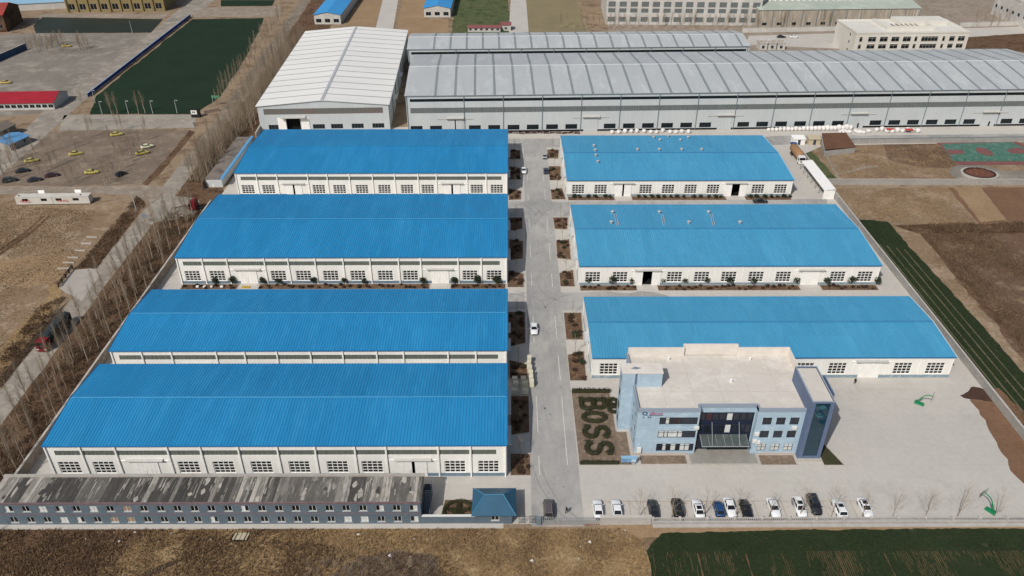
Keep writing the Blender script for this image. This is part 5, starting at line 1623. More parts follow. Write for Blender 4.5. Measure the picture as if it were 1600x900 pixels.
def crate(px, py, sx, sy, sz, lab, z=0.0, rz=0.0):
    p = G(px, py, z + sz / 2)
    t = thing('crate', lab, 'crate', (p.x, p.y, z + 0.03), rz, 'cream crates stored by the road')
    q = MB()
    q.hull8([(-sx / 2, -sy / 2, 0.12), (sx / 2, -sy / 2, 0.12), (sx / 2, sy / 2, 0.12), (-sx / 2, sy / 2, 0.12)], [(-sx / 2 + 0.04, -sy / 2 + 0.03, sz), (sx / 2 - 0.05, -sy / 2 + 0.06, sz), (sx / 2 - 0.03, sy / 2 - 0.04, sz - 0.03), (-sx / 2 + 0.03, sy / 2 - 0.05, sz + 0.02)])
    q.build('box', m_crate, t)
    q = MB()
    for x in (-sx * 0.36, 0, sx * 0.36):
        q.box(x - 0.06, x + 0.06, -sy / 2, sy / 2, 0.0, 0.118)
    tag(q.build('pallet', M_pal, t), kind='stuff')
    return t


M_pal = M('pallet_wood', '8d7757', rough=0.85)
for k, (px, py) in enumerate(((827, 562), (826.5, 570), (828, 577), (829.5, 585), (830, 592), (831, 599))):
    crate(px, py, 1.0, 1.25, 1.9 if k < 4 else 1.7, ('tall cream crate in the narrow row by the lane line, %s from the far end' % ('first', 'second', 'third', 'fourth', 'fifth', 'sixth')[k]), 0, R.uniform(-0.05, 0.05))
for px, py, lab in ((804.5, 593, 'cream crate with lifted flap, back left of the crate cluster'), (806, 600, 'cream crate in the middle of the left file of the cluster'), (803.5, 611, 'greenish cream crate at the front left of the cluster'), (818, 592.5, 'cream crate at the back right of the cluster'), (820, 600, 'cream crate in the middle of the right file of the cluster'), (820.5, 611, 'cream crate at the front right of the cluster')):
    crate(px, py, 1.25, 1.15, 1.15, lab, 0, R.uniform(-0.08, 0.08))

# white sacks along the grey hall
sk = MB()
n_, m_ = 10, 7
vs = []; fs = []
for i in range(m_):
    ph = -math.pi / 2 + math.pi * i / (m_ - 1)
    for k in range(n_):
        a = 2 * math.pi * k / n_
        sgn = lambda v, e: math.copysign(abs(v) ** e, v)
        vs.append((0.62 * sgn(math.cos(ph), 0.4) * sgn(math.cos(a), 0.5), 0.6 * sgn(math.cos(ph), 0.4) * sgn(math.sin(a), 0.5), 0.62 + 0.6 * sgn(math.sin(ph), 0.55)))
for i in range(m_ - 1):
    for k in range(n_):
        fs.append((i * n_ + k, i * n_ + (k + 1) % n_, (i + 1) * n_ + (k + 1) % n_, (i + 1) * n_ + k))
sk.add(vs, fs)
m_sack = M('white_sack', 'dedad6', 'cdc9c5', 1.5, 0.7)
skm = sk.mesh('sack_body', m_sack, True)
tie = MB(); tie.tube([(0, 0, 1.2), (0.05, 0.02, 1.36)], [0.22, 0.1], 7); tiem = tie.mesh('sack_neck', m_sack)
SG = 'white bulk sacks along the grey hall'


def sack(px, py, sc, lab, zz=0.0):
    p = G(px, py, 0.6)
    t = thing('bulk_sack', lab, 'sack', (p.x, p.y, 0.03 + zz), R.uniform(0, 3), SG)
    t.scale = (sc * R.uniform(0.9, 1.15), sc * R.uniform(0.9, 1.1), sc * R.uniform(0.85, 1.1))
    link('sack_body', skm, t); link('sack_neck', tiem, t)


for k in range(22):
    sack(1201 + k * 6.1, 202.5 - 0.035 * k * 3, 1.0 + 0.028 * k, 'white bulk sack in the single long row against the grey hall')
for k in range(17):
    sack(1306 + R.uniform(0, 54), R.uniform(204, 207.2), 0.95, 'white bulk sack in the loose heap in front of the long sack row')
for k in range(13):
    sack(955 + R.uniform(0, 2) + k * 10.0, 205.5 + R.uniform(-1.6, 1.6), 1.15, 'white bulk sack in the short row behind the vented blue roof')
for k in range(9):
    sack(1370 + k * 8, 203.5 + R.uniform(-1.5, 2.0), 1.25, 'white bulk sack in the heap with red covers by the grey fence')
m_redc = M('red_cover', 'a8403c', rough=0.7)
for px, py in ((1391, 202), (1421, 202.5)):
    p = G(px, py, 1.3)
    q = MB(); q.add([(-1.6, -0.9, 1.3), (1.6, -0.9, 1.25), (1.7, 0.9, 1.4), (-1.5, 0.9, 1.45), (0, 0, 1.75)], [(0, 1, 4), (1, 2, 4), (2, 3, 4), (3, 0, 4), (3, 2, 1, 0)])
    o = q.build('red_cover', m_redc); o.location = (p.x, p.y, 0.03)
    tag(o, 'red tarpaulin sheet lying over white sacks, %s of two' % ('left' if px < 1400 else 'right'), 'tarpaulin')
M_rust = (M('rust', '5a2f28', rough=0.9), M('blackened_steel', '26211f', rough=0.8))
# rusty scrap row at the foot of the grey hall behind the main road
for k in range(22):
    p = G(700 + k * 9.6, 207.2 + R.uniform(-0.5, 0.5), 0.4)
    t = thing('scrap_bundle', 'rusty scrap bundle in the dark row under the grey hall windows', 'scrap', (p.x, p.y, 0.03), R.uniform(-0.2, 0.2), 'rusty scrap bundles along the grey hall')
    for j in range(4):
        q = MB(); q.tube([(-1.1, R.uniform(-0.4, 0.4), 0.15 + j * 0.18), (1.1, R.uniform(-0.4, 0.4), 0.2 + j * 0.2)], R.uniform(0.07, 0.14), 5); q.build('pipe', M_rust[j % 2], t)

# ------------------------------------------------------------------ container cabins with lettering
m_cab = M('cabin_white', 'c9c5bc', 'b9b4aa', 0.4, 0.7, c3='a39d92', s3=1.0, lo3=0.6, hi3=0.8)
m_redt = M('red_lettering', 'a83a40', rough=0.7)
c0, c1 = G(27, 321), G(142, 319)
cl = (c1 - c0).length
ang = math.atan2(c1.y - c0.y, c1.x - c0.x)
for k in range(2):
    o_ = c0.lerp(c1, k * 0.5)
    t = thing('container_cabin', ('left' if k == 0 else 'right') + ' white container cabin with red letters below the gravel car park', 'cabin', (o_.x, o_.y, 0.02), ang)
    l = cl / 2 - 0.12
    wl = MB()
    wo_ = [(2.1, 4.0, 1.35, 2.25), (8.0, 9.9, 1.35, 2.25)] if k == 0 else [(1.0, 2.9, 1.35, 2.25), (6.4, 8.3, 1.35, 2.25)]
    facade(wl, 0, l, 0.25, 2.75, wo_, 0.12)
    wl.quad((0, 0, 0.25), (0, 0, 2.75), (0, 2.6, 2.75), (0, 2.6, 0.25)); wl.quad((l, 0, 0.25), (l, 2.6, 0.25), (l, 2.6, 2.75), (l, 0, 2.75)); wl.quad((0, 2.6, 0.25), (0, 2.6, 2.75), (l, 2.6, 2.75), (l, 2.6, 0.25))
    wl.build('wall', m_cab, t)
    q = MB(); q.box(-0.05, l + 0.05, -0.06, 2.66, 2.75, 2.86); q.build('roof', m_cab, t)
    q = MB(); q.box(0.0, l, 0.05, 2.5, 0.0, 0.24); q.build('base_frame', m_dkpl, t)
    for w_ in wo_:
        window(t, (w_[0] + w_[1]) / 2, w_[2], 1.9, 0.9, 2, 1, m_frame, m_pane, 0.02, 0.06)
    x_ = 1.3 if k == 0 else 1.6
    o2 = link('lettering', text_mesh('OOCL', 1.05, m_redt, 0, 0.01, 0.03), t, (x_, -0.012, 0.95)); o2.rotation_euler = (math.pi / 2, 0, 0); o2.scale.x = 1.15
    q = MB(); q.lathe([(0.16, 0), (0.16, 0.25), (0.22, 0.3), (0.05, 0.4)], 8, (1.0 if k == 0 else 8.8, 0.9, 2.86)); q.build('roof_vent', m_dkpl, t)
    q = MB(); q.hull8([(6.3, 2.75, 2.4), (8.3, 2.75, 2.4), (8.3, 2.8, 2.4), (6.3, 2.8, 2.4)], [(6.0, 3.4, 3.6), (8.0, 3.4, 3.6), (8.0, 3.45, 3.6), (6.0, 3.45, 3.6)]); q.build('awning_flap', m_ac, t)

# ------------------------------------------------------------------ notice board, basketball hoops
p = G(970, 726)
t = thing('notice_board', 'blue notice board at the corner of the letter lawn', 'notice board', (p.x, p.y - 0.1, 0.02))
for x in (0.2, 1.5, 2.8):
    q = MB(); q.box(x - 0.05, x + 0.05, 0, 0.1, 0, 1.3); q.build('leg', m_drain, t)
q = MB(); q.box(0, 3.0, -0.05, 0.15, 0.75, 1.95); q.build('board', M('board_frame_grey', '8c9aa6', rough=0.5), t)
for a, b, c in ((0.1, 1.1, '5c86ad'), (1.15, 1.95, '6d93b5'), (2.0, 2.9, 'a9c0d0')):
    q = MB(); q.box(a, b, -0.08, -0.052, 0.85, 1.85); q.build('poster', M('poster_' + c, c, '86a7c2', 3.0, 0.5, lo=0.55, hi=0.6), t)
q = MB(); q.hull8([(-0.1, -0.35, 2.0), (3.1, -0.35, 2.0), (3.1, 0.35, 2.0), (-0.1, 0.35, 2.0)], [(-0.1, -0.35, 2.05), (3.1, -0.35, 2.05), (3.1, 0.35, 2.2), (-0.1, 0.35, 2.2)]); q.build('hood', M('hood_blue', '7fa4bd', rough=0.4), t)

m_hoop = M('hoop_green', '1f7a50', rough=0.5)
m_board = M('backboard_clear', 'b9b6ae', rough=0.15)


def hoop(px, py, rz, lab):
    p = G(px, py)
    t = thing('basketball_hoop', lab, 'basketball hoop', (p.x, p.y, 0.03), rz)
    q = MB(); q.hull8([(-0.55, -1.0, 0.05), (0.55, -1.0, 0.05), (0.55, 1.0, 0.05), (-0.55, 1.0, 0.05)], [(-0.5, -0.95, 0.42), (0.5, -0.95, 0.42), (0.45, 0.8, 0.3), (-0.45, 0.8, 0.3)]); q.build('base', m_hoop, t)
    q = MB(); q.tube([(0, -0.5, 0.4), (0, 0.1, 1.5), (0, 0.35, 2.3), (0, 0.9, 2.9), (0, 2.0, 3.15)], 0.11, 8); q.build('arm', m_hoop, t)
    q = MB(); q.tube([(0, -0.8, 0.4), (0, 0.3, 2.2)], 0.06, 6); q.build('stay', m_hoop, t)
    q = MB(); q.box(-0.9, 0.9, 2.0, 2.05, 2.75, 3.8); bo = q.build('backboard', m_board, t)
    q = MB()
    for a_, b_ in (((-0.9, 2.02, 2.75), (0.9, 2.02, 2.75)), ((-0.9, 2.02, 3.8), (0.9, 2.02, 3.8)), ((-0.9, 2.02, 2.75), (-0.9, 2.02, 3.8)), ((0.9, 2.02, 2.75), (0.9, 2.02, 3.8))):
        q.bar(a_, b_, 0.05)
    q.build('frame', m_hoop, bo)
    q = MB(); q.tube([(0.23 * math.cos(k * 0.5236), 2.32 + 0.23 * math.sin(k * 0.5236), 3.05) for k in range(13)], 0.02, 5, False); q.build('rim', M('hoop_orange', 'b5532a', rough=0.5), t)
    return t


hoop(1436, 631, -2.2, 'green basketball hoop standing in the open yard near the right warehouse')
hoop(1547, 799, 0.6, 'green basketball hoop by the balustrade at the right end of the yard')

# ------------------------------------------------------------------ people
m_skin = M('skin', 'b08468', rough=0.6)
m_hair = M('hair', '17130f', rough=0.7)
m_cloth = M('dark_clothes', '1a1b1f', rough=0.9)
m_trous = M('dark_trousers', '22242c', rough=0.9)


def person(loc, rz, lab, pose='walk', scale=1.0):
    J = {}
    V, E, Rr = [], [], []

    def v(p, r, par=None):
        V.append(p); Rr.append(r)
        if par is not None:
            E.append((par, len(V) - 1))
        return len(V) - 1
    st = 0.22 if pose == 'walk' else 0.03
    pel = v((0, 0, 0.95), 0.15)
    ch = v((0, 0.01, 1.18), 0.155, pel); sh = v((0, 0.0, 1.40), 0.15, ch); nk = v((0, 0.02, 1.50), 0.06, sh); hd = v((0, 0.04, 1.60), 0.095, nk); tp = v((0, 0.03, 1.72), 0.085, hd)
    for s in (-1, 1):
        hip = v((s * 0.1, 0, 0.88), 0.1, pel); kn = v((s * 0.11, s * st * 0.6 + 0.03, 0.49), 0.068, hip); an = v((s * 0.11, s * st - 0.02, 0.09), 0.045, kn); v((s * 0.12, s * st + 0.15, 0.04), 0.04, an)
        so_ = v((s * 0.2, 0, 1.38), 0.065, sh); el = v((s * 0.25, -s * st * 0.5, 1.12), 0.05, so_); wr = v((s * 0.25, -s * st * 0.9 + 0.08, 0.88), 0.034, el); pa = v((s * 0.25, -s * st * 0.9 + 0.11, 0.80), 0.036, wr)
        for q in range(4):
            a = v((s * 0.25 - 0.03 + 0.02 * q, -s * st * 0.9 + 0.125, 0.76), 0.011, pa); v((s * 0.25 - 0.03 + 0.02 * q, -s * st * 0.9 + 0.12, 0.71 + 0.008 * abs(q - 1)), 0.009, a)
        v((s * 0.21, -s * st * 0.9 + 0.15, 0.78), 0.011, pa)
    me = bpy.data.meshes.new('body')
    me.from_pydata(V, E, [])
    o = bpy.data.objects.new('body', me); COL.objects.link(o)
    o.modifiers.new('skin', 'SKIN'); o.modifiers.new('sub', 'SUBSURF').levels = 1
    for i, sv_ in enumerate(me.skin_vertices[0].data):
        sv_.radius = (Rr[i], Rr[i]); sv_.use_root = i == 0
    dg = bpy.context.evaluated_depsgraph_get()
    nm = bpy.data.meshes.new_from_object(o.evaluated_get(dg))
    bpy.data.objects.remove(o)
    for m in (m_cloth, m_trous, m_skin, m_hair):
        nm.materials.append(m)
    for p in nm.polygons:
        c = p.center
        p.material_index = 3 if (c.z > 1.64 or (c.z > 1.55 and c.y < 0.02)) else 2 if (c.z > 1.49 or (abs(c.x) > 0.19 and c.z < 0.88)) else 1 if c.z < 0.92 else 0
        p.use_smooth = True
    t = thing('person', lab, 'person', loc, rz)
    t.scale = (scale,) * 3
    link('body', nm, t)
    q = MB(); q.lathe([(0.012, 0), (0.016, 0.02), (0.008, 0.045)], 6, (0, 0.135, 1.585)); q.build('nose', m_skin, t)
    return t


p = G(885, 802); person((p.x, p.y, 0.03), -0.6, 'person in dark clothes walking on the concrete between gate and parked cars')
p = G(1335, 600); person((p.x, p.y, 0.03), 2.4, 'person in black beside the door of the right warehouse', 'stand')
p = G(304, 197); person((p.x, p.y, 0.03), 1.2, 'person in dark clothes at the end of the promenade', 'walk')

# ------------------------------------------------------------------ vegetation
m_bark = M('pale_bark', 'a89c8b', '8f8376', 2.0, 0.9, vary=0.18)
m_twig = M('brown_twigs', '968672', '84745f', 1.0, 0.95, vary=0.15)
m_barkd = M('dark_bark', '5d4f44', '6b5c50', 2.0, 0.9)
m_leafd = M('evergreen_leaf', '262d1d', '343e27', 0.7, 0.8, vary=0.2)
m_leafr = M('bronze_leaf', '4d3a2c', '3a2d22', 0.7, 0.85, vary=0.25)
m_hedge = M('hedge_leaf', '2b2c1b', '383722', 1.2, 0.85)


def bare_tree(name, h, seed, spread=0.22, nb=26, tr=0.11, low=0.3, upright=0.75, fine=0.2):
    rr = random.Random(seed)
    tk = MB(); pts = []; rd = []
    n = 7
    lx, ly = rr.uniform(-0.25, 0.25), rr.uniform(-0.25, 0.25)
    for i in range(n):
        f_ = i / (n - 1)
        pts.append((lx * f_ * f_ + 0.06 * math.sin(i * 1.7 + seed), ly * f_ * f_ + 0.06 * math.cos(i * 1.3 + seed), h * f_)); rd.append(tr * (1 - f_) ** 0.8 + 0.012)
    tk.tube(pts, rd, 6)
    cr = MB()
    for b in range(nb):
        f_ = low + (1 - low) * (b + rr.random()) / nb * 0.97
        i = min(int(f_ * (n - 1)), n - 2); u = f_ * (n - 1) - i
        p = Vector(pts[i]).lerp(Vector(pts[i + 1]), u)
        a = rr.uniform(0, 6.283); ln = h * spread * (1.15 - f_) ** 0.7 * rr.uniform(0.6, 1.3)
        d = Vector((math.cos(a) * (1 - upright), math.sin(a) * (1 - upright), upright)).normalized()
        e1 = p + d * ln * 0.55; e2 = p + d * ln + Vector((0, 0, ln * 0.18))
        r0 = tr * fine * (1.1 - f_) + 0.006
        cr.tube([p, e1, e2], [r0, r0 * 0.6, 0.004], 3, False)
        for k in range(6):
            q = p.lerp(e2, rr.uniform(0.3, 0.95)); aa = rr.uniform(0, 6.283); l2 = ln * rr.uniform(0.2, 0.5)
            dd = (d + Vector((math.cos(aa), math.sin(aa), rr.uniform(0, 0.6))) * 0.6).normalized()
            cr.tube([q, q + dd * l2], [r0 * 0.4 + 0.002, 0.003], 3, False)
    return tk.mesh('trunk', m_bark), cr.mesh('crown', m_twig)


def place_tree(name, ms, loc, rz, sc, label, group):
    t = thing(name, label, 'tree', loc, rz, group)
    t.scale = (sc * R.uniform(0.9, 1.1),) * 2 + (sc,)
    link('trunk', ms[0], t); link('crown', ms[1], t)
    return t


POP = [bare_tree('poplar', 12.5, s, 0.28, 54, 0.13, 0.2, 0.77, 0.2) for s in (1, 2, 3, 4, 5, 6, 7)]
YNG = [bare_tree('sapling', 7.0, s, 0.4, 26, 0.075, 0.12, 0.5, 0.14) for s in (11, 12, 13)]
LOT = [bare_tree('lot_tree', 8.0, s, 0.34, 42, 0.12, 0.25, 0.7) for s in (21, 22, 23)]
BEDT = [bare_tree('bed_tree', 5.0, s, 0.34, 20, 0.07, 0.35, 0.65) for s in (31, 32)]


def lane_x(y, tab):
    for (x0, y0), (x1, y1) in zip(tab, tab[1:]):
        if y0 <= y <= y1:
            return x0 + (x1 - x0) * (y - y0) / (y1 - y0)
    return tab[-1][0]


# belt between the lane and the wall: near part sparse, far part dense
rr = random.Random(3)
cnt = 0
for (ya, yb, rowsn, sp, lab) in ((84, 226, 3, 4.3, 'bare poplar between west lane and wall south of the truck gate'),
                                 (249, 420, 4, 3.7, 'bare poplar in the dense belt between the lane and the white roofed hall'),):
    for r_ in range(rowsn):
        y = ya + rr.uniform(0, 2)
        while y < yb:
            xl = lane_x(y, lane_r) + 1.2
            xr = -96.6 - max(0, (y - 262) * 0.045) if not (228 < y < 292) else -103.5
            x = xl + (xr - xl) * (r_ + 0.5 + rr.uniform(-0.35, 0.35)) / rowsn
            place_tree('poplar_tree', rr.choice(POP), (x, y + rr.uniform(-1, 1), 0.01), rr.uniform(0, 6.28), rr.uniform(0.5, 1.08), lab, 'poplars along the west lane')
            cnt += 1
            y += sp * rr.uniform(0.45, 1.65)
# row on the field side of the lane
y = 318
while y < 470:
    place_tree('poplar_tree', rr.choice(POP), (lane_x(y, lane_l) - 1.6 + rr.uniform(-0.5, 0.5), y, 0.01), rr.uniform(0, 6.28), rr.uniform(0.7, 1.0), 'bare poplar in the single row along the dark wheat field', 'poplars along the wheat field')
    y += rr.uniform(4.0, 6.0)
# gravel car park trees
for px, py in ((108, 291), (104, 284), (116, 285), (128, 272), (165, 290), (168, 286), (173, 282), (179, 275), (164, 278), (82, 263), (74, 266), (66, 276), (60, 272), (90, 258), (136, 262), (150, 250), (188, 265), (192, 252), (196, 256), (207, 247), (213, 240), (175, 227), (181, 240), (204, 243), (220, 231), (229, 219), (141, 215), (117, 231), (100, 250), (45, 260), (56, 246), (140, 205), (146, 206), (185, 205), (192, 205), (228, 206), (96, 232), (70, 240)):
    p = G(px, py)
    place_tree('car_park_tree', rr.choice(LOT), (p.x, p.y, 0.02), rr.uniform(0, 6.28), rr.uniform(0.75, 1.05), 'bare young tree in the gravel car park', 'trees in the gravel car park')
for px, py in [(45 + rr.uniform(0, 60), rr.uniform(66, 86)) for _ in range(34)] + [(120 + rr.uniform(0, 22), rr.uniform(70, 82)) for _ in range(9)]:
    p = G(px, py)
    place_tree('plaza_tree', rr.choice(LOT), (p.x, p.y, 0.02), rr.uniform(0, 6.28), rr.uniform(0.7, 1.0), 'bare tree in the grove on the worn plaza', 'trees on the worn plaza')
for px, py, lab in ((175, 179, 'bare spreading tree at the left of the promenade edge'), (184, 178, 'tall bare tree beside the promenade against dark wheat'), (217, 178, 'bare tree right of the middle of the promenade'), (227, 177, 'small bare tree right of its taller neighbour on the promenade'), (133, 176, 'bare scrubby tree where the diagonal road meets the promenade')):
    p = G(px, py)
    place_tree('promenade_tree', rr.choice(LOT), (p.x, p.y, 0.02), rr.uniform(0, 6.28), 1.15, lab, 'trees along the promenade')
# left edge scrub trees
for k in range(16):
    p = G(rr.uniform(-4, 30), rr.uniform(225, 285))
    place_tree('car_park_tree', rr.choice(LOT), (p.x, p.y, 0.02), rr.uniform(0, 6.28), rr.uniform(0.7, 1.0), 'bare tree at the far left edge of the gravel car park', 'trees at the left edge')
# saplings along the parking bays
NTH = ('first', 'second', 'third', 'fourth', 'fifth', 'sixth', 'seventh', 'eighth', 'ninth', 'tenth', 'eleventh', 'twelfth')
for k, px in enumerate((997, 1048, 1098, 1148, 1200, 1248, 1297, 1345, 1393, 1444, 1494, 1552)):
    p = G(px, 805)
    t = place_tree('sapling', YNG[k % 3], (p.x, 101.6, 0.02), rr.uniform(0, 6.28), rr.uniform(0.9, 1.15), 'thin bare sapling behind the balustrade, %s from the left' % NTH[k], 'saplings along the parking bays')
    for ch in t.children:
        ch.data = ch.data
# trees behind the far halls
for k in range(92):
    px = 880 + k * 8.0 + rr.uniform(-5, 5)
    if 1310 < px < 1515:
        continue
    p = G(px, 44 + rr.uniform(-4, 3) - (px - 950) * 0.006)
    place_tree('street_tree', rr.choice(LOT), (p.x, p.y, 0.01), rr.uniform(0, 6.28), rr.uniform(0.8, 1.2), 'bare tree in the line behind the grey halls', 'trees behind the grey halls')

# ---- leafy shrubs
def shrub_mesh(name, r, h, seed, mat, n=260, leaf=0.16, stem=0.0):
    rr_ = random.Random(seed)
    mb = MB()
    lobes = [(rr_.uniform(-0.4, 0.4) * r, rr_.uniform(-0.4, 0.4) * r, h * rr_.uniform(0.4, 0.75), rr_.uniform(0.5, 0.75)) for _ in range(5)]
    for _ in range(n):
        cx, cy, cz, s_ = rr_.choice(lobes)
        d = Vector((rr_.gauss(0, 1), rr_.gauss(0, 1), rr_.gauss(0, 1))).normalized() * rr_.uniform(0.6, 1.05)
        p = Vector((cx + d.x * r * s_, cy + d.y * r * s_, max(0.05, cz + d.z * h * 0.42 * s_ * 1.2))) + Vector((0, 0, stem))
        u = Vector((rr_.gauss(0, 1), rr_.gauss(0, 1), rr_.gauss(0, 1))).normalized()
        w = u.cross(Vector((rr_.gauss(0, 1), rr_.gauss(0, 1), rr_.gauss(0, 1)))).normalized()
        a = leaf * rr_.uniform(0.6, 1.4)
        mb.quad(p - u * a, p + w * a * 0.6, p + u * a, p - w * a * 0.6)
    return mb.mesh(name, mat)


SHR = [shrub_mesh('foliage', 1.25, 2.1, s, m_leafd, 620, 0.17, 0.5) for s in (1, 2, 3)]
SHRL = [shrub_mesh('foliage', 0.85, 1.05, s, m_leafd, 260, 0.14) for s in (4, 5)]
SHRR = [shrub_mesh('foliage', 0.8, 0.8, s, m_leafr, 200, 0.13) for s in (6, 7, 8)]
stm = MB(); stm.tube([(0, 0, 0), (0.03, 0, 0.6), (0, 0.02, 1.5)], [0.07, 0.05, 0.02], 5)
for a in range(7):
    stm.tube([(0, 0, 0.45), (0.5 * math.cos(a * 0.9), 0.5 * math.sin(a * 0.9), 1.5)], [0.03, 0.01], 3, False)
stme = stm.mesh('stem', m_barkd)


def shrub(px, py, ms, sc, lab, grp, name='shrub', dy=0.0):
    p = G(px, py)
    t = thing(name, lab, 'shrub', (p.x, p.y + dy, 0.05), rr.uniform(0, 6.28), grp)
    t.scale = (sc, sc, sc * rr.uniform(0.9, 1.1))
    link('foliage', rr.choice(ms), t); link('stem', stme, t)


# beds along the warehouse fronts
def front_bed(X0, X1, Y0, Y1, gaps, name='front_bed'):
    x = X0
    for a, b in gaps + [(X1, X1)]:
        if a - x > 1:
            bed([(x, Y0), (a, Y0), (a, Y1), (x, Y1)], m_soil, name, 0.12)
        x = b


bw = 80.6 / 11
front_bed(19.0, 99.0, 179.6, 182.2, [(18.7 + bw * 2.5 - 2.9, 18.7 + bw * 2.5 + 2.9), (18.7 + bw * 8.5 - 2.9, 18.7 + bw * 8.5 + 2.9)])
bw1 = 7.36
front_bed(19.2, 92.0, 234.2, 237.0, [(18.8 + bw1 * 2.5 - 2.9, 18.8 + bw1 * 2.5 + 2.9), (18.8 + bw1 * 7.5 - 3.2, 18.8 + bw1 * 7.5 + 3.2)])
s_ = BL / sum(LB)
dL = [-89 + s_ * (sum(LB[:2]) + LB[2] / 2), -89 + s_ * (sum(LB[:9]) + LB[9] / 2)]
front_bed(-88.5, -1.2, 180.6, 183.1, [(d - 2.9, d + 2.9) for d in dL])
for px in (919, 957, 987, 1035, 1069, 1104, 1138, 1177, 1244, 1290, 1329, 1369):
    shrub(px, 444.5, SHR, rr.uniform(0.8, 1.15), 'round evergreen shrub in the bed before the middle right warehouse', 'evergreen shrubs at the middle right warehouse')
for px in (337, 364, 411, 435, 490, 538, 570, 661, 709, 746, 776):
    shrub(px, 444.5, SHR, rr.uniform(0.6, 1.1), 'round evergreen shrub in the bed before the second left warehouse', 'evergreen shrubs at the left warehouse')
for px in (897, 905, 919, 930, 945, 953, 998, 1007, 1018, 1028, 1038, 1048, 1058, 1068, 1084, 1095, 1107, 1118, 1126, 1172, 1182, 1195, 1205, 1215, 1225, 1234):
    shrub(px, 309, SHRL, rr.uniform(0.8, 1.15), 'low clipped shrub along the far right warehouse', 'low shrubs at the far right warehouse')
for X0, X1, Y0, Y1, n, lab in ((20, 98, 179.9, 181.9, 60, 'low bronze shrub in the bed before the middle right warehouse'), (-88, -2, 180.9, 182.8, 60, 'low bronze shrub in the bed before the second left warehouse')):
    for k in range(n):
        x = X0 + (X1 - X0) * (k + rr.random()) / n
        if any(abs(x - d) < 3.2 for d in dL + [18.7 + bw * 2.5, 18.7 + bw * 8.5]):
            continue
        t = thing('ground_shrub', lab, 'shrub', (x, rr.uniform(Y0, Y1), 0.05), rr.uniform(0, 6.28), lab.replace('shrub', 'shrubs'))
        t.scale = (rr.uniform(0.6, 0.95),) * 3
        link('foliage', rr.choice(SHRR), t); link('stem', stme, t).scale = (1, 1, 0.4)
# shrubs and bare trees in the beds along the main road
SIDE = ['left'] * 10 + ['right'] * 8
for i, b in enumerate(BEDS):
    pts = gp(*b)
    xs = [p[0] for p in pts]; ys = [p[1] for p in pts]
    ar = (max(xs) - min(xs)) * (max(ys) - min(ys))
    for k in range(int(ar / 7) + 2):
        x, y = rr.uniform(min(xs) + 0.5, max(xs) - 0.5), rr.uniform(min(ys) + 0.5, max(ys) - 0.5)
        if not inpoly(x, y, pts):
            continue
        ms = SHRR if rr.random() < 0.88 else SHRL
        lab = 'low winter shrub in the beds on the %s of the main road' % SIDE[i]
        t = thing('bed_shrub', lab, 'shrub', (x, y, 0.05), rr.uniform(0, 6.28), 'winter shrubs in the road beds, ' + SIDE[i])
        t.scale = (rr.uniform(0.7, 1.25),) * 2 + (rr.uniform(0.6, 1.0),)
        link('foliage', rr.choice(ms), t); link('stem', stme, t).scale = (1, 1, 0.5)
    cy = max(ys) - 0.8
    place_tree('bed_tree', rr.choice(BEDT), (sum(xs) / len(xs), cy, 0.05), rr.uniform(0, 6.28), rr.uniform(0.85, 1.1), 'thin bare tree at the north end of a %s road bed' % SIDE[i], 'bare trees in the road beds, ' + SIDE[i])

# ---- hedges: letters and borders
def leafy_strip(name, path, w, h, seed, parent=None, mat=m_hedge, label=None, cat=None, dens=110):
    """clipped hedge following a path: solid core plus leaf faces over it"""
    rr_ = random.Random(seed)
    mb = MB()
    P2 = [Vector((p[0], p[1])) for p in path]
    # resample
    pts = []
    for a, b in zip(P2, P2[1:]):
        n = max(1, int((b - a).length / 0.3))
        pts += [a.lerp(b, k / n) for k in range(n)]
    pts.append(P2[-1])
    vs, fs = [], []
    for i, p in enumerate(pts):
        d = pts[min(i + 1, len(pts) - 1)] - pts[max(i - 1, 0)]
        d = d.normalized() if d.length > 1e-6 else Vector((1, 0))
        nn = Vector((-d.y, d.x))
        ww = w / 2 * (1 + rr_.uniform(-0.12, 0.12)); hh = h * (1 + rr_.uniform(-0.15, 0.15))
        for s_, z in ((-1.0, 0.03), (-1.0, 0.75 * hh), (-0.6, hh), (0.6, hh), (1.0, 0.75 * hh), (1.0, 0.03)):
            q = p + nn * ww * s_
            vs.append((q.x + rr_.uniform(-0.04, 0.04), q.y + rr_.uniform(-0.04, 0.04), z + (rr_.uniform(-0.06, 0.06) if z > 0.1 else 0)))
    for i in range(len(pts) - 1):
        for k in range(5):
            fs.append((i * 6 + k, i * 6 + k + 1, i * 6 + 7 + k, i * 6 + 6 + k))
    fs += [tuple(range(6)), tuple(range((len(pts) - 1) * 6, len(pts) * 6))[::-1]]
    mb.add(vs, fs)
    for p in pts:
        for _ in range(int(dens * 0.3 * w)):
            c = Vector((p.x + rr_.uniform(-w / 2, w / 2) * 1.25, p.y + rr_.uniform(-w / 2, w / 2) * 1.25, h * rr_.uniform(0.5, 1.35)))
            u = Vector((rr_.gauss(0, 1), rr_.gauss(0, 1), rr_.gauss(0, 0.6))).normalized() * rr_.uniform(0.07, 0.18)
            v = u.cross(Vector((rr_.gauss(0, 1), rr_.gauss(0, 1), rr_.gauss(0, 1)))).normalized() * 0.06
            mb.quad(c - u, c + v, c + u, c - v)
    o = mb.build(name, mat, parent)
    if label:
        tag(o, label, cat)
    return o


def arc(cx, cy, rx, ry, a0, a1, n=14):
    return [(cx + rx * math.cos(math.radians(a0 + (a1 - a0) * k / n)), cy + ry * math.sin(math.radians(a0 + (a1 - a0) * k / n))) for k in range(n + 1)]


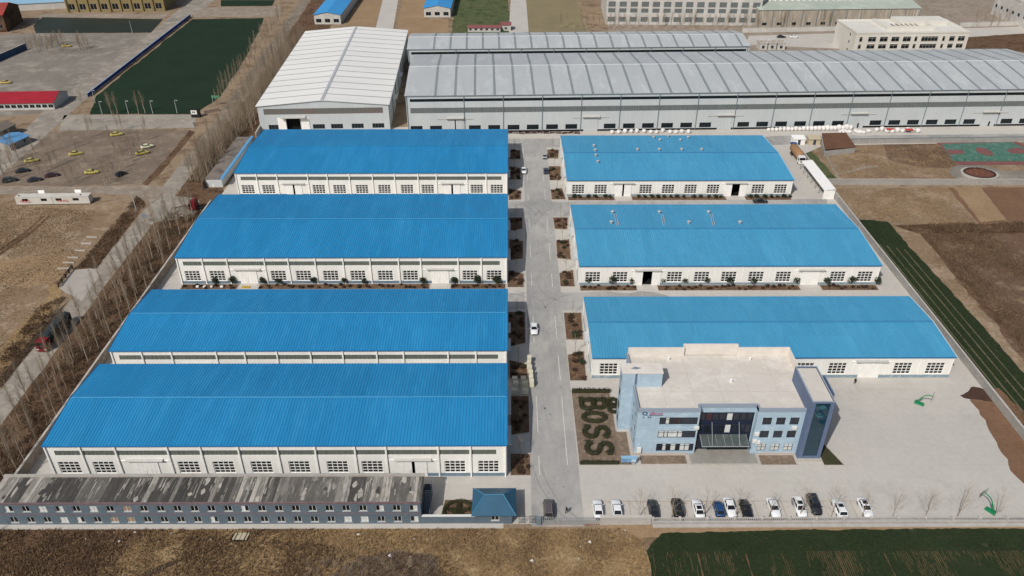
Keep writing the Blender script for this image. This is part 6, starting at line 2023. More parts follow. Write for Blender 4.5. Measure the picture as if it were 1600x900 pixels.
# letter strokes in letter space: u along the word (to the right), v up; cell 3.4 wide, 5.0 high
LET = {
    'B': [[(0.0, 0.0), (0.5, 0.0), (0.5, 5.0), (0.0, 5.0)], [(0.5, 5.0), (1.7, 5.0)] + arc(1.9, 3.8, 1.0, 1.2, 90, -90, 10) + [(0.5, 2.6)], [(1.7, 2.6)] + arc(2.0, 1.3, 1.2, 1.3, 90, -90, 10) + [(0.5, 0.0)]],
    'O': [arc(1.7, 2.5, 1.35, 2.35, 90, 450, 26)],
    'S': [arc(1.75, 3.75, 1.25, 1.15, 15, 270, 14) + arc(1.7, 1.35, 1.35, 1.25, 90, -165, 14), [(2.95, 4.1), (3.05, 4.9)], [(0.35, 1.0), (0.2, 0.15)]],
    'Q': [arc(1.2, 1.5, 0.95, 1.4, 90, 450, 20), [(1.3, 0.8), (2.2, 0.0)]],
    'D': [[(0.3, 0.0), (0.3, 2.9)], [(0.3, 2.9), (0.9, 2.9)] + arc(0.95, 1.45, 1.1, 1.45, 90, -90, 12) + [(0.3, 0.0)]]}


def hedge_letter(ch, ox, oy, su, sv, w, label):
    t = thing('hedge_letter', label, 'hedge', (0, 0, 0))
    for k, st in enumerate(LET[ch]):
        leafy_strip('stroke', [(ox + v * sv, oy - u * su) for u, v in st], w, 0.55, ord(ch) + k, t)


hedge_letter('B', 15.6, 135.3, 1.12, 1.02, 0.95, 'clipped hedge letter B, first in the big word on the lawn')
hedge_letter('O', 15.6, 130.8, 1.0, 0.98, 0.95, 'clipped hedge letter O, second in the big word on the lawn')
hedge_letter('S', 15.5, 126.4, 1.1, 1.02, 0.95, 'clipped hedge letter S, third in the big word on the lawn')
hedge_letter('S', 15.6, 121.6, 1.12, 1.05, 0.95, 'clipped hedge letter S, last and nearest in the big word on the lawn')
hedge_letter('Q', 21.5, 135.2, 1.0, 0.72, 0.7, 'smaller clipped hedge letter Q half hidden behind the office stair tower')
hedge_letter('D', 21.5, 132.7, 1.0, 0.72, 0.7, 'smaller clipped hedge letter D half hidden behind the office stair tower')
leafy_strip('border_hedge', [(13.9, 137.6), (22.3, 137.6)], 0.8, 0.8, 51, None, m_hedge, 'low dark hedge along the far edge of the letter lawn', 'hedge')
leafy_strip('border_hedge', [(14.1, 115.5), (21.6, 115.5)], 0.7, 0.6, 52, None, m_hedge, 'low dark hedge along the near edge of the letter lawn', 'hedge')
# star bed beside the gatehouse
bed([(-13.0, 100.9), (-6.3, 100.9), (-6.3, 106.0), (-12.3, 106.0)], m_soil, 'star_bed')
sc0 = (-9.6, 103.0)
leafy_strip('ring_hedge', [(sc0[0] + 2.75 * math.cos(math.radians(a)), sc0[1] + 2.6 * math.sin(math.radians(a))) for a in range(-40, 221, 9)], 0.55, 0.5, 53, None, m_hedge, 'curved ring hedge round the star bed by the gatehouse', 'hedge')
t = thing('star_hedge', 'star shaped clipped hedge inside the ring by the gatehouse', 'hedge', (0, 0, 0))
for k, a in enumerate((18, 90, 162, 234, 306)):
    leafy_strip('arm', [sc0, (sc0[0] + 2.0 * math.cos(math.radians(a)), sc0[1] + 2.0 * math.sin(math.radians(a)))], 0.8, 0.4, 60 + k, t)

# ---- uncountable ground cover
BOT = [(-100, 84), (24, 84), (24, 96), (20, 99), (-95, 99.2), (-108, 99)]
tufts('dry_grass', BOT, 26000, 0.3, 0.07, m_blade_dry, 'dry yellow grass growing south of the dormitory', 'grass', 0.02, 1, (), 3, 0.16)
tufts('dead_weeds', [(-100, 84), (-2, 84), (-6, 92), (-60, 99), (-108, 99)], 9000, 0.5, 0.06, m_blade_dk, 'dead brown weeds standing south of the dormitory', 'weeds', 0.02, 2, (), 3, 0.09)
tufts('belt_undergrowth', [(-107, 84), (-95.8, 84), (-95.8, 229), (-103, 232), (-108, 229)], 20000, 0.35, 0.07, m_blade_dk, 'dead undergrowth under the poplars along the west wall', 'undergrowth', 0.02, 3, (), 3, 0.2)
tufts('belt_undergrowth', [(-110, 248), (-102, 248), (-103, 300), (-100, 420), (-112, 420)], 6000, 0.45, 0.1, m_blade_dk, 'dead undergrowth under the far poplar belt', 'undergrowth', 0.02, 4, (), 3, 0.2)
tufts('whips', [(-107, 84), (-96.2, 84), (-96.2, 229), (-103, 232), (-108, 229)], 900, 2.0, 0.03, m_twig, 'thin leafless whips and saplings among the poplars south of the truck gate', 'brushwood', 0.02, 14, (), 2, 0.2)
tufts('whips', [(-110.5, 248), (-102, 248), (-103, 300), (-100, 420), (-116, 420)], 6500, 3.0, 0.05, m_twig, 'thin leafless whips among the dense far poplars', 'brushwood', 0.02, 15, (), 2, 0.2)
tufts('garden_weeds', gp((1290, 236), (1460, 224), (1490, 262), (1470, 280), (1312, 280)), 2500, 0.25, 0.12, m_blade_dry, 'dead weeds scattered over the garden ground', 'weeds', 0.03, 16, (), 3, 0.1)
tufts('plot_stubble', gp((1310, 297), (1480, 295), (1530, 348), (1440, 354), (1345, 338)), 4000, 0.2, 0.1, m_blade_dry, 'pale stubble over the plots right of the east wall', 'stubble', 0.02, 17, (), 3, 0.1)
tufts('verge_weeds', gp((214, 306), (228, 320), (150, 420), (118, 420), (165, 365)), 2200, 0.5, 0.08, m_blade_dk, 'dead weeds on the verge of the west lane', 'weeds', 0.02, 5, (), 3, 0.2)
tufts('verge_weeds', gp((60, 480), (104, 462), (50, 545), (0, 610), (0, 560)), 2200, 0.45, 0.07, m_blade_dk, 'weeds along the ditch beside the west lane', 'weeds', 0.02, 6, (), 3, 0.25)
tufts('field_stubble', gp((0, 320), (150, 330), (120, 400), (90, 445), (0, 590)), 6000, 0.22, 0.09, m_blade_dry, 'sparse dry stubble on the west field', 'stubble', 0.02, 7, (), 3, 0.06)
tufts('fallow_weeds', gp((1440, 368), (1600, 362), (1600, 545), (1520, 455)), 9000, 0.4, 0.09, m_blade_dk, 'brown weeds over the fallow plot on the right', 'weeds', 0.02, 8, (), 3, 0.07)
tufts('brush', gp((1400, 354), (1600, 349), (1600, 364), (1445, 366)), 2600, 0.9, 0.1, m_blade_dk, 'dark brush along the edge of the fallow plot', 'brush', 0.02, 9, (), 3, 0.12)


def crop_rows(name, poly, along_y, sp, w, h, mat, label, seed, keep=0.92, step=0.7):
    rr_ = random.Random(seed)
    xs = [p[0] for p in poly]; ys = [p[1] for p in poly]
    v, f = [], []
    a0, a1, b0, b1 = (min(xs), max(xs), min(ys), max(ys)) if along_y else (min(ys), max(ys), min(xs), max(xs))
    a = a0
    while a < a1:
        b = b0
        while b < b1:
            x, y = (a, b) if along_y else (b, a)
            gap = mnoise.noise(Vector((x * 0.16, y * 0.05, seed))) + 0.25 * mnoise.noise(Vector((x * 1.3, y * 0.2, seed)))
            if inpoly(x, y, poly) and rr_.random() < keep and gap > -0.22:
                for _ in range(2):
                    ox, oy = rr_.uniform(-w, w), rr_.uniform(-step, step) * 0.6
                    if not along_y:
                        ox, oy = oy, ox
                    hh = h * rr_.uniform(0.6, 1.3); ww = rr_.uniform(0.1, 0.2)
                    an = rr_.uniform(0, 3.14)
                    o = len(v)
                    v += [(x + ox - ww * math.cos(an), y + oy - ww * math.sin(an), 0.03), (x + ox + ww * math.cos(an), y + oy + ww * math.sin(an), 0.03), (x + ox + rr_.uniform(-0.1, 0.1), y + oy + rr_.uniform(-0.1, 0.1), 0.03 + hh)]
                    f.append((o, o + 1, o + 2))
            b += step
        a += sp
    me = bpy.data.meshes.new(name)
    me.from_pydata(v, [], f); me.materials.append(mat)
    return tag(link(name, me), label, 'crop', kind='stuff')


crop_rows('young_wheat', [(24.6, 84), (24.6, 94), (27, 97.6), (60, 98.4), (104, 98.5), (104, 84)], True, 0.42, 0.1, 0.16, m_blade_gr, 'young dark green wheat in front of the balustrade', 1, 0.9, 0.4)
_v, _f = [], []
rq = random.Random(77)
for _ in range(4200):
    x, y = 24.8 + round(rq.uniform(0, 79) / 0.38) * 0.38, rq.uniform(84, 93.4)
    g_ = mnoise.noise(Vector((x * 0.13, y * 0.09, 5))) + 0.4 * mnoise.noise(Vector((x * 0.9, y * 0.15, 2)))
    if g_ < rq.uniform(-0.1, 0.4):
        continue
    l_, w_ = rq.uniform(0.3, 1.8), rq.uniform(0.03, 0.10)
    x += rq.uniform(-0.06, 0.06); dx = rq.uniform(-0.05, 0.05); z = 0.06 + rq.uniform(0, 0.08)
    o = len(_v)
    _v += [(x - w_, y, 0.03), (x + w_, y, 0.03), (x + dx, y, z), (x - w_ + dx, min(y + l_, 93.9), 0.03), (x + w_ + dx, min(y + l_, 93.9), 0.03), (x + dx * 2, min(y + l_, 93.9), z)]
    _f += [(o, o + 2, o + 5, o + 3), (o + 1, o + 4, o + 5, o + 2), (o, o + 1, o + 2), (o + 3, o + 5, o + 4)]
_me = bpy.data.meshes.new('sparse_wheat'); _me.from_pydata(_v, [], _f); _me.materials.append(m_blade_ol)
tag(link('sparse_wheat', _me), 'sparse olive and straw streaks between wheat rows at the bottom edge', 'crop', kind='stuff')
crop_rows('strip_wheat', WE, True, 0.5, 0.1, 0.2, m_blade_gr, 'dark green wheat in the strip along the east wall', 3, 0.9, 0.6)
M_cp = M('trodden_row', '5c5741', '6b644b', 0.5, 0.95)
# pale footpaths between the crop rows
for dx in (2.6, 4.4, 6.6, 8.6):
    pts = [p for p in ((EX + dx, 206 - dx * 0.5), (EX + dx + 0.3, 206 - dx * 0.5), (EX + dx + 0.55, 100), (EX + dx + 0.2, 100))]
    sheet('crop_path', pts, 0.024, M_cp, 0.05, 4)
for x in (33, 41.5, 57.5, 66.0):
    sheet('crop_path', [(x, 84), (x + 0.25, 84), (x + 0.16, 93.5), (x, 93.5)], 0.024, m_plot_br, 0.06, 1.5)
# bare brush at the bottom edge
BR = [bare_tree('brush', 2.2, s, 0.7, 30, 0.03, 0.03, 0.4) for s in (41, 42)]
for k in range(42):
    x, y = rr.uniform(-36, -14), rr.uniform(86.5, 91.5)
    t = thing('bare_bush', 'grey brown leafless bush at the bottom edge south of the dormitory', 'bush', (x, y, 0.02), rr.uniform(0, 6.28), 'leafless bushes south of the dormitory')
    t.scale = (rr.uniform(0.6, 1.0),) * 3
    m_ = rr.choice(BR); link('stem', m_[0], t); link('twigs', m_[1], t)

# ------------------------------------------------------------------ buildings around the compound
def simple_block(name, label, cat, a, b, depth, h, wm, rm, cols=0, rows=((1.0, 2.4),), ww=1.8, roof='flat', rh=1.5, glass=m_pane, frame=m_drain, over=0.4, door=None, ang=None):
    """a: front left base, b: front right base (world); windows are parts"""
    a, b = Vector(a), Vector(b)
    L = (b - a).length
    an = math.atan2(b.y - a.y, b.x - a.x)
    t = thing(name, label, cat, (a.x, a.y, 0), an)
    ops = []
    for k in range(cols):
        c = L * (k + 0.5) / cols
        for z0, z1 in rows:
            if ww < 0.95 * L / cols:
                ops.append((c - ww / 2, c + ww / 2, z0, z1))
    wl = MB()
    facade(wl, 0, L, 0, h, ops, 0.2)
    if roof == 'gable_y':
        wl.quad((0, 0, h), (L, 0, h), (L / 2, 0, h + rh))
    wl.quad((0, 0, 0), (0, 0, h), (0, depth, h), (0, depth, 0)); wl.quad((L, 0, 0), (L, depth, 0), (L, depth, h), (L, 0, h)); wl.quad((0, depth, 0), (0, depth, h), (L, depth, h), (L, depth, 0))
    wl.build('wall', wm, t)
    for o in ops:
        window(t, (o[0] + o[1]) / 2, o[2], o[1] - o[0], o[3] - o[2], 2, 1, frame, glass, 0.05, 0.1, key=(name, label, o[2]))
    r = MB()
    if roof == 'flat':
        r.box(-0.1, L + 0.1, -0.1, depth + 0.1, h, h + 0.25)
        ro = r.build('roof', rm, t)
        p = MB()
        for q in ((-0.15, L + 0.15, -0.15, 0.15), (-0.15, L + 0.15, depth - 0.15, depth + 0.15), (-0.15, 0.15, 0.151, depth - 0.151), (L - 0.15, L + 0.15, 0.151, depth - 0.151)):
            p.box(*q, h + 0.252, h + 0.85)
        p.build('parapet', wm, t)
    elif roof == 'gable_x':
        for y0, z0, y1, z1 in ((-over, h, depth / 2, h + rh), (depth / 2, h + rh, depth + over, h)):
            r.hull8([(-over, y0, z0 - 0.12), (L + over, y0, z0 - 0.12), (L + over, y1, z1 - 0.12), (-over, y1, z1 - 0.12)], [(-over, y0, z0), (L + over, y0, z0), (L + over, y1, z1), (-over, y1, z1)])
        r.build('roof', rm, t)
        g_ = MB()
        for x in (0.001, L - 0.001):
            g_.quad((x, 0, h), (x, depth, h), (x, depth / 2, h + rh - 0.15))
        g_.build('gable', wm, t)
    else:
        for x0, z0, x1, z1 in ((-over, h, L / 2, h + rh), (L / 2, h + rh, L + over, h)):
            r.hull8([(x0, -over, z0 - 0.1), (x1, -over, z1 - 0.1), (x1, depth, z1 - 0.1), (x0, depth, z0 - 0.1)], [(x0, -over, z0), (x1, -over, z1), (x1, depth, z1), (x0, depth, z0)])
        r.build('roof', rm, t)
    return t, L


m_redroof = M('red_tin_roof', '9a2430', '8b1f2a', 0.3, 0.5)
m_bluefar = M('far_blue_roof', '3f93cc', '3889c2', 0.05, 0.5)
m_blueshed = M('blue_shed_roof', '5f93bd', '5686b0', 0.3, 0.5)
m_yel = M('ochre_render', '8c7c55', '7c6e4c', 0.1, 0.85)
m_fwh = M('far_white_render', 'bdbab4', 'b0ada7', 0.06, 0.85, c3='c6c3be', s3=0.2)
m_fgr = M('far_green_roof', 'a6ada1', '9ba296', 0.05, 0.6, c3='b1b8ab', s3=0.15)
m_stain = M('stained_cladding', 'a39a8c', '877c6f', 0.12, 0.9, stretch=(3, 1, 0.2), c3='b5ada0', s3=0.5)

simple_block('shed', 'white shed with bright red roof left of the diagonal road', 'shed', G(-30, 173), G(86, 171), 14, 3.0, m_fwh, m_redroof, 12, ((0.8, 2.2),), 2.0, 'gable_x', 2.6)
simple_block('shed', 'small blue roofed shed among bare trees at the left edge', 'shed', G(18, 236), G(48, 222), 9, 2.6, m_pwall, m_blueshed, 2, ((0.9, 2.0),), 1.2, 'gable_x', 0.8)
simple_block('shed', 'grey shed with dark side at the far left edge', 'shed', G(-20, 232), G(28, 208), 7, 3.6, m_brw, M('dark_tin', '6e655c', rough=0.8), 2, ((1.0, 2.2),), 1.4, 'gable_x', 1.0)
simple_block('brick_house', 'dark house with red roof beside the pond', 'house', G(-40, 52), G(12, 50), 24, 9, m_leaf, M('brick_red_roof', '9b4138', '8a3a32', 0.1, 0.7), 3, ((2, 4), (5.5, 7.5)), 2.2, 'gable_x', 4.0)
simple_block('shed', 'pale blue roofed market shed at the top left corner', 'shed', G(-60, 22), G(106, 13), 30, 4.0, m_fwh, M('pale_blue_tin', '8fb3c8', '84a9c0', 0.03, 0.5), 18, ((0.6, 2.6),), 3.2, 'gable_x', 2.2)
t, L = simple_block('guest_house', 'ochre yellow building with dark windows behind the pond', 'building', G(106, 19), G(258, 17), 22, 13, m_yel, m_yel, 9, ((1.2, 4.6), (7.0, 9.6)), 3.6, 'flat', glass=m_black, frame=m_fwh)
for k in range(10):
    q = MB(); x = L * k / 9.0 - 0.4 if k else 0.02; q.box(x, x + 0.8, -0.7, -0.02, 0, 11.8); q.build('pilaster', m_yel, t)
simple_block('shed', 'blue gabled shed left of the two sheds beyond the white hall', 'shed', G(492, 38), G(533, 38), 80, 5.2, m_fwh, m_bluefar, 3, ((1.0, 3.0),), 3, 'gable_y', 1.6)
simple_block('shed', 'blue gabled shed right of the two sheds beyond the white hall', 'shed', G(663, 27), G(704, 27), 90, 5.2, m_fwh, m_bluefar, 3, ((1.0, 3.0),), 3, 'gable_y', 1.6)
simple_block('long_hut', 'long low faded red hut behind the grey halls', 'hut', G(731, 50), G(782, 50), 5, 2.4, m_fwh, M('faded_red_roof', '8a5152', '7d4a4c', 0.2, 0.7), 6, ((0.8, 1.8),), 1.4, 'gable_x', 0.6)
simple_block('hut', 'faded red hut with raised roof at the end of the long low hut', 'hut', G(783, 48), G(798, 48), 6, 3.2, m_fwh, bpy.data.materials['faded_red_roof'], 1, ((0.8, 1.8),), 1.4, 'gable_x', 0.8)
t, L = simple_block('factory', 'white multi storey factory with paired window rows behind the grey halls', 'factory', G(946, 38), G(1186, 40), 40, 24, m_fwh, m_fwh, 14, ((1.5, 4.2), (6.5, 8.8), (9.6, 12.4), (15.5, 16.8)), 4.0, 'flat', glass=m_ribbong)
t, L = simple_block('factory_shed', 'stained shed with pale green roof behind the back road', 'shed', G(1182, 43), G(1432, 40), 48, 9.5, m_stain, m_fgr, 11, ((1.0, 2.6),), 2.6, 'gable_x', 3.5)
for k in range(12):
    q = MB(); x = L * k / 11; q.box(x - 0.12 if k else 0, x + 0.12, -0.25, -0.01, 0, 9.3); q.build('column', m_drain, t)
for k in range(26):
    for y0, z0, y1, z1 in ((22.5, 13.0 - 0.10, 24, 13.0),):
        q = MB(); x = 2 + k * (L - 4) / 26; q.box(x, x + 1.2, 12, 22, 11.4, 12.85); q.build('rooflight', m_wtrim, t)
# stone boundary wall along the back road
wall_run('road_wall', 'long pale stone wall along the back road', tuple(G(1160, 51)[:2]), tuple(G(1318, 48)[:2]), 2.4, m_fwh, m_pcap, 0.4, 9)
wall_run('road_wall', 'pale stone wall right of the white office block', tuple(G(1500, 42)[:2]), tuple(G(1660, 38)[:2]), 2.4, m_fwh, m_pcap, 0.4, 9)
simple_block('warehouse', 'large white building cut by the top right corner', 'building', G(1548, 22), G(1680, 80), 60, 12, m_fwh, m_fwh, 14, ((4.5, 6.3),), 2.0, 'flat')
for k, px in enumerate((1192, 1206, 1220)):
    p = G(px, 78)
    simple_block('hut', ('left', 'middle', 'right')[k] + ' of the small white huts behind the grey hall end', 'hut', G(px - 6, 78), G(px + 6, 78), 6, 3.0, m_fwh, m_stain, 1, ((0.6, 2.2),), 1.4, 'flat')
# white office block behind the long hall
OB = M('cream_render', 'd2cfc6', 'c8c4ba', 0.1, 0.8)
a, b = Vector((169, 392.7, 0)), Vector((225.0, 394.4, 0))
t, L = simple_block('office_block', 'cream white office block rising behind the long grey hall', 'office block', a, b, 25, 11.6, OB, OB, 0)
for row, (z0, z1) in enumerate(((4.6, 6.6), (8.0, 10.2))):
    for x, w_ in ((3.0, 1.5), (9.2, 4.2), (15.6, 4.2), (22.0, 4.2), (28.4, 4.2), (33.4, 1.4), (41.0, 9.0), (48.8, 1.3), (53.4, 2.8), (58.6, 3.6)):
        x, w_ = x * 0.896, w_ * 0.896
        q = MB(); q.box(x - w_ / 2 - 0.25, x + w_ / 2 + 0.25, -0.12, -0.003, z0 - 0.25, z1 + 0.25); wo = q.build('window', OB, t)
        q = MB(); q.box(x - w_ / 2, x + w_ / 2, -0.15, -0.122, z0, z1); q.build('pane', m_slot, wo)
        n = max(1, int(w_ / 1.4)); q = MB()
        for k in range(1, n):
            q.box(x - w_ / 2 + w_ * k / n - 0.04, x - w_ / 2 + w_ * k / n + 0.04, -0.18, -0.152, z0, z1)
        q.box(x - w_ / 2, x + w_ / 2, -0.17, -0.151, z1 - 0.6, z1 - 0.5); tag(q.build('glazing_bars', m_fwh, wo), kind='stuff')
for z in (3, 7, 10.5):
    q = MB(); q.box(-0.06, -0.004, 6, 7, z - 1.2, z); q.build('end_window', m_slot, t)
q = MB(); q.box(17, 41, 5, 6.0, 11.86, 13.8); q.box(17, 18, 6.01, 22, 11.86, 13.6); q.box(40, 41, 6.01, 14, 11.86, 13.6); q.build('roof_screen', OB, t)
for k in range(6):
    q = MB(); q.box(22 + k * 2.4, 22.5 + k * 2.4, 7, 13, 12.8, 13.2); q.build('pergola_beam', m_stain, t)
q = MB(); q.box(27, 52, 14.5, 24, 11.86, 14.0); q.build('penthouse', OB, t)

# lean-to shed beside the far left warehouse
a, b, c = G(322, 279, 3.2), G(345, 279.5, 3.2), G(387, 214, 3.2)
t = thing('lean_to_shed', 'long flat grey roofed shed with blue edge squeezed against the west wall', 'shed', (-101.6, a.y, 0))
dl_ = c.y - a.y
q = MB(); q.box(0, 5.2, 0, dl_, 0, 3.0); q.build('wall', m_greyw, t)
q = MB(); q.box(-0.2, 5.0, -0.2, dl_ + 0.2, 3.0, 3.2); q.build('roof', M('grey_felt_roof', '80786e', '6f675f', 0.15, 0.9, c3='59524b', s3=0.3), t)
q = MB(); q.box(5.0, 5.9, -0.3, dl_ + 0.3, 3.0, 3.5); q.build('blue_fascia', M('pale_blue_fascia', '5b9cc9', rough=0.5), t)
q = MB(); q.box(1.6, 2.4, -0.05, -0.004, 0.05, 1.1); q.build('meter_box', m_ac, t)
q = MB(); q.box(-1.0, -0.1, -0.9, -0.2, 0, 2.2); q.build('kiosk', m_dkpl, t)
# blue hoarding along the diagonal road
pa, pb = G(138, 152), G(299, 26)
t = thing('hoarding', 'blue panel hoarding between the diagonal road and the dark wheat', 'fence', (pa.x, pa.y, 0), math.atan2(pb.y - pa.y, pb.x - pa.x))
L = (pb - pa).length
n = int(L / 3.4)
hm = MB(); hm.box(0.03, 3.37, -0.04, 0.04, 0.1, 1.7)
for k in range(8):
    hm.box(0.2 + k * 0.4, 0.26 + k * 0.4, -0.07, -0.041, 0.1, 1.7)
hme = hm.mesh('hoarding_panel', M('hoarding_blue', '2f4f96', '2a4686', 0.3, 0.6))
hp2 = MB(); hp2.box(-0.05, 0.05, 0.045, 0.16, 0, 1.7); hpe = hp2.mesh('hoarding_post', m_drain)
tc_ = MB(); tc_.box(0.02, 3.38, -0.3, 0.12, 1.702, 1.84); tce = tc_.mesh('hoarding_cap', M('hoarding_cap_pale', '8c9db5', rough=0.6))
for k in range(n):
    link('hoarding_panel', hme, t, (k * 3.4, 0, 0)); link('hoarding_post', hpe, t, (k * 3.4, 0, 0)); link('hoarding_cap', tce, t, (k * 3.4, 0, 0))
q = wall_run('painted_wall', 'dark blue painted wall at the left of the worn plaza', tuple(G(-20, 104)[:2]), tuple(G(42, 77)[:2]), 3.0, M('mural_blue', '2c3f5c', '3a5878', 0.2, 0.7, c3='7a4a55', s3=0.5, lo3=0.64, hi3=0.7), m_pcap, 0.3, 6)
# lamp poles along the promenade
def pole(px, py, h, lab, arm=True):
    p = G(px, py)
    t = thing('lamp_post', lab, 'lamp post', (p.x, p.y, 0.02))
    q = MB(); q.tube([(0, 0, 0), (0, 0, h)], [0.13, 0.08], 6); q.build('pole', m_seam, t)
    if arm:
        q = MB(); q.tube([(0, 0, h), (0.3, -0.2, h + 0.25), (1.2, -0.8, h + 0.3)], 0.05, 5); q.build('arm', m_seam, t)
        q = MB(); q.hull8([(0.9, -0.95, h + 0.2), (1.7, -1.3, h + 0.2), (1.8, -1.0, h + 0.2), (1.0, -0.7, h + 0.2)], [(0.95, -0.9, h + 0.34), (1.65, -1.2, h + 0.34), (1.7, -1.05, h + 0.34), (1.05, -0.75, h + 0.34)]); q.build('lamp_head', m_steel, t)


for k, (px, py) in enumerate(((149, 161), (160, 179), (201, 178), (239, 178), (277, 177))):
    pole(px, py, 5.5, 'pale lamp post at the wheat field edge, %s from the left' % NTH[k])
for px, py, lab in ((207, 52, 'tall thin pole at the pond'), (213, 103, 'utility pole on the grassy verge by the west lane')):
    pole(px, py if px < 210 else 329, 6.5, lab, False)
# green road sign and kiosk at the promenade end
p = G(334, 165)
t = thing('road_sign', 'green road sign at the end of the promenade', 'sign', (p.x, p.y, 0))
q = MB(); q.tube([(0, 0, 0), (0, 0, 4.4)], 0.09, 6); q.build('post', m_seam, t)
q = MB(); q.box(-0.2, 2.8, -0.06, 0.02, 3.3, 4.4); q.build('sign_panel', M('sign_green', '3f8a68', rough=0.5), t)
p = G(307, 183)
t = thing('billboard', 'dark kiosk with white poster panel at the promenade end', 'kiosk', (p.x, p.y, 0))
q = MB(); q.box(-1.8, 1.8, -0.6, 0.6, 0, 3.4); q.build('kiosk_body', m_dkpl, t)
q = MB(); q.box(-1.6, 0.8, -0.66, -0.61, 1.4, 3.1); q.build('poster', m_ac, t)
for x in (-1.0, -0.4):
    q = MB(); q.box(x, x + 0.4, -0.69, -0.661, 2.0, 2.6); q.build('poster_mark', m_black, t)
p = G(314, 180)
q = MB(); q.box(0, 6.5, -0.2, 0.2, 0, 1.5); o = q.build('low_wall', M('pinkish_wall', '9f8a7c', rough=0.9)); o.location = (p.x + 1, p.y + 1, 0); o.rotation_euler.z = 0.7
tag(o, 'short pinkish wall between the kiosk and the road sign', 'wall')
p = G(228, 347)
t = thing('road_sign', 'small blue road sign beside the west lane', 'sign', (p.x, p.y, 0))
q = MB(); q.tube([(0, 0, 0), (0, 0, 2.6)], 0.06, 6); q.build('post', m_seam, t)
q = MB(); q.box(-0.7, 0.7, -0.05, 0.02, 1.7, 2.7); q.build('sign_panel', M('sign_blue', '4f6a8f', '7f95b0', 3, 0.5), t)
# court fence
for k in range(11):
    p = G(1493 + k * 13.0, 253)
    t = thing('court_fence_post', 'dark green fence post along the near side of the sports court', 'fence post', (p.x, p.y, 0), 0, 'fence posts of the sports court')
    q = MB(); q.tube([(0, 0, 0), (0, 0, 3.2)], 0.07, 5); q.build('post', m_hoop, t)
    q = MB()
    for z in (1.0, 2.0, 3.15):
        q.bar((0, 0, z), (3.1, 0, z), 0.03)
    tag(q.build('rails', m_hoop, t), kind='stuff')
# round flower bed
q = MB()
for k in range(36):
    t0, t1 = k * math.pi / 18, (k + 1) * math.pi / 18
    f_ = lambda tt, rr_: (cpl.x + rr_ * 6.2 * math.cos(tt), cpl.y + rr_ * 5.2 * math.sin(tt))
    q.hull8([(*f_(t0, 0.87), 0.03), (*f_(t1, 0.87), 0.03), (*f_(t1, 1.0), 0.03), (*f_(t0, 1.0), 0.03)], [(*f_(t0, 0.87), 0.5), (*f_(t1, 0.87), 0.5), (*f_(t1, 1.0), 0.5), (*f_(t0, 1.0), 0.5)])
rg = thing('round_planter', 'round planter with pale rim and red brown soil in the garden', 'planter', (0, 0, 0))
q.build('rim', m_pcap, rg)
q = MB(); q.prism([(cpl.x + 5.35 * math.cos(k * math.pi / 18), cpl.y + 4.5 * math.sin(k * math.pi / 18)) for k in range(36)], 0.03, 0.3); q.build('soil', M('red_soil', '6b4334', '5d3a2d', 0.5, 0.9, c3='7d5646', s3=1.0), rg)
leafy_strip('hedge_ring', [(cpl.x + 5.0 * math.cos(k * math.pi / 16), cpl.y + 4.15 * math.sin(k * math.pi / 16)) for k in range(33)], 0.5, 0.65, 71, rg, m_leafr)
# wooden trap in the grass before the dormitory
p = G(376, 840)
t = thing('timber_cover', 'broken timber cover over a pit in the dry grass', 'cover', (p.x, p.y, 0.02))
q = MB(); q.box(-1.7, 1.6, -0.9, 0.9, 0.0, 0.06); q.build('pit_frame', m_black, t)
for k, (x, w_) in enumerate(((-1.1, 0.35), (-0.35, 0.7), (0.45, 0.7), (1.15, 0.3))):
    q = MB(); q.hull8([(x - w_ / 2, -0.75, 0.3), (x + w_ / 2, -0.75, 0.3), (x + w_ / 2 + 0.2, 0.75, 0.3), (x - w_ / 2 + 0.2, 0.75, 0.3)], [(x - w_ / 2, -0.75, 0.38), (x + w_ / 2, -0.75, 0.38), (x + w_ / 2 + 0.2, 0.75, 0.38), (x - w_ / 2 + 0.2, 0.75, 0.38)]); q.build('plank', M('weathered_plank', 'b0a68f', rough=0.9) if k == 0 else bpy.data.materials['weathered_plank'], t)
# litter in the grass
m_lit = M('litter_white', 'c9c6c0', rough=0.8)
lm = MB(); lm.add([(-0.15, -0.1, 0), (0.18, -0.12, 0.02), (0.12, 0.15, 0.0), (-0.1, 0.12, 0.03), (0, 0, 0.16)], [(0, 1, 4), (1, 2, 4), (2, 3, 4), (3, 0, 4), (3, 2, 1, 0)])
lme = lm.mesh('litter', m_lit)
for px, py in ((134, 842), (140, 852), (187, 846), (212, 832), (268, 833), (643, 822), (610, 868), (640, 870), (922, 847), (907, 854), (905, 873), (832, 876), (977, 829), (290, 860), (560, 835), (647, 842), (330, 843)):
    p = G(px, py)
    o = link('litter', lme, None, (p.x, p.y, 0.03), rr.uniform(0, 6)); o.scale = (rr.uniform(1, 2.4),) * 3
    tag(o, 'scrap of white litter in the dry grass south of the buildings', 'litter', 'litter in the grass')

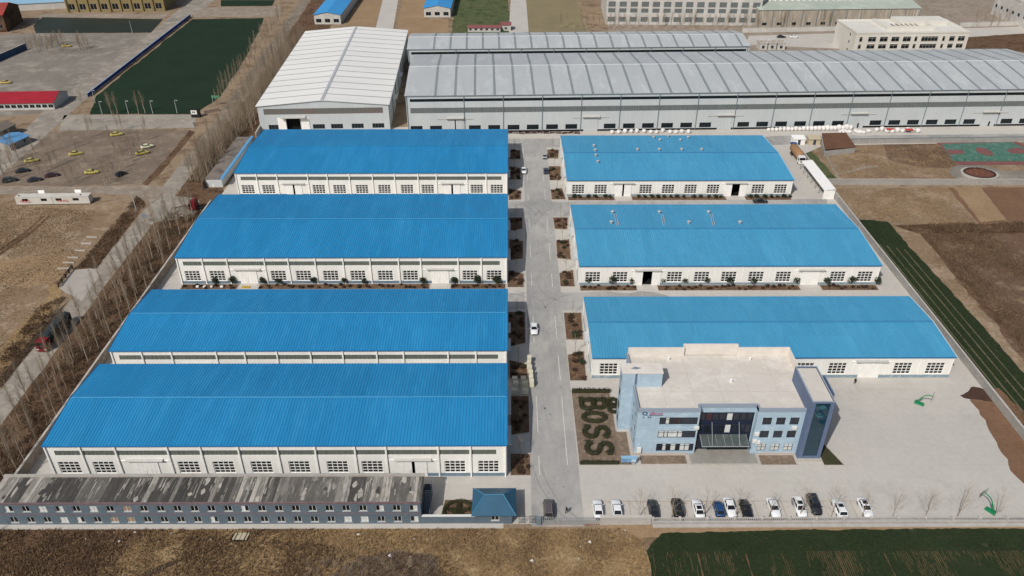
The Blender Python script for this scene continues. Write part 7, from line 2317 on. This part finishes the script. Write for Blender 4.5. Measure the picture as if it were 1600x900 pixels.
# concrete beams lying on the west field, barrier by the culvert
bmm = MB(); bmm.box(-1.6, 1.6, -0.16, 0.16, 0, 0.3); bmme = bmm.mesh('concrete_beam', m_pcap)
for k, (px, py) in enumerate(((144, 371), (135, 381), (125, 392), (114, 403), (107, 411), (99, 420))):
    p = G(px, py); o = link('concrete_beam', bmme, None, (p.x, p.y, 0.02), rr.uniform(-0.1, 0.1))
    tag(o, 'pale concrete beam lying on the west field, %s from the far end' % NTH[k], 'beam', 'beams on the west field')
pa, pb = G(92, 449), G(114, 420)
t = thing('barrier', 'dark low barrier at the field entrance by the west lane', 'barrier', (pa.x, pa.y, 0), math.atan2(pb.y - pa.y, pb.x - pa.x))
L = (pb - pa).length
for k in range(5):
    q = MB(); q.box(L * k / 4 - 0.12, L * k / 4 + 0.12, -0.12, 0.12, 0, 1.3); q.build('post', m_dkpl, t)
for z in (0.4, 0.8, 1.15):
    q = MB(); q.box(0, L, -0.04, 0.04, z, z + 0.18); q.build('rail', m_dkpl, t)
# small goods before the second left warehouse
for k, (px, lab, col) in enumerate(((309, 'white bag leftmost in front of the second left warehouse', m_sack), (320, 'white bag second from the left in front of the second left warehouse', m_sack), (331, 'white bag third from the left in front of the second left warehouse', m_sack), (347, 'white bag beside the yellow pallets', m_sack))):
    p = G(px, 449.5); t = thing('bag', lab, 'bag', (p.x, p.y, 0.02), k); t.scale = (0.7, 0.5, 0.5); link('bag_body', skm, t); link('bag_neck', tiem, t)
my = M('yellow_pallet', 'c2a63c', rough=0.7)
for k, px in enumerate((381, 388)):
    p = G(px, 449); t = thing('pallet', ('left' if k == 0 else 'right') + ' yellow pallet before the door of the second left warehouse', 'pallet', (p.x, p.y, 0.03))
    for j in range(5):
        q = MB(); q.box(-0.5 + j * 0.22, -0.36 + j * 0.22, -0.5, 0.5, 0.12, 0.16); q.build('slat', my, t)
    for j in range(3):
        q = MB(); q.box(-0.5, 0.53, -0.5 + j * 0.45, -0.4 + j * 0.45, 0, 0.118); q.build('bearer', my, t)
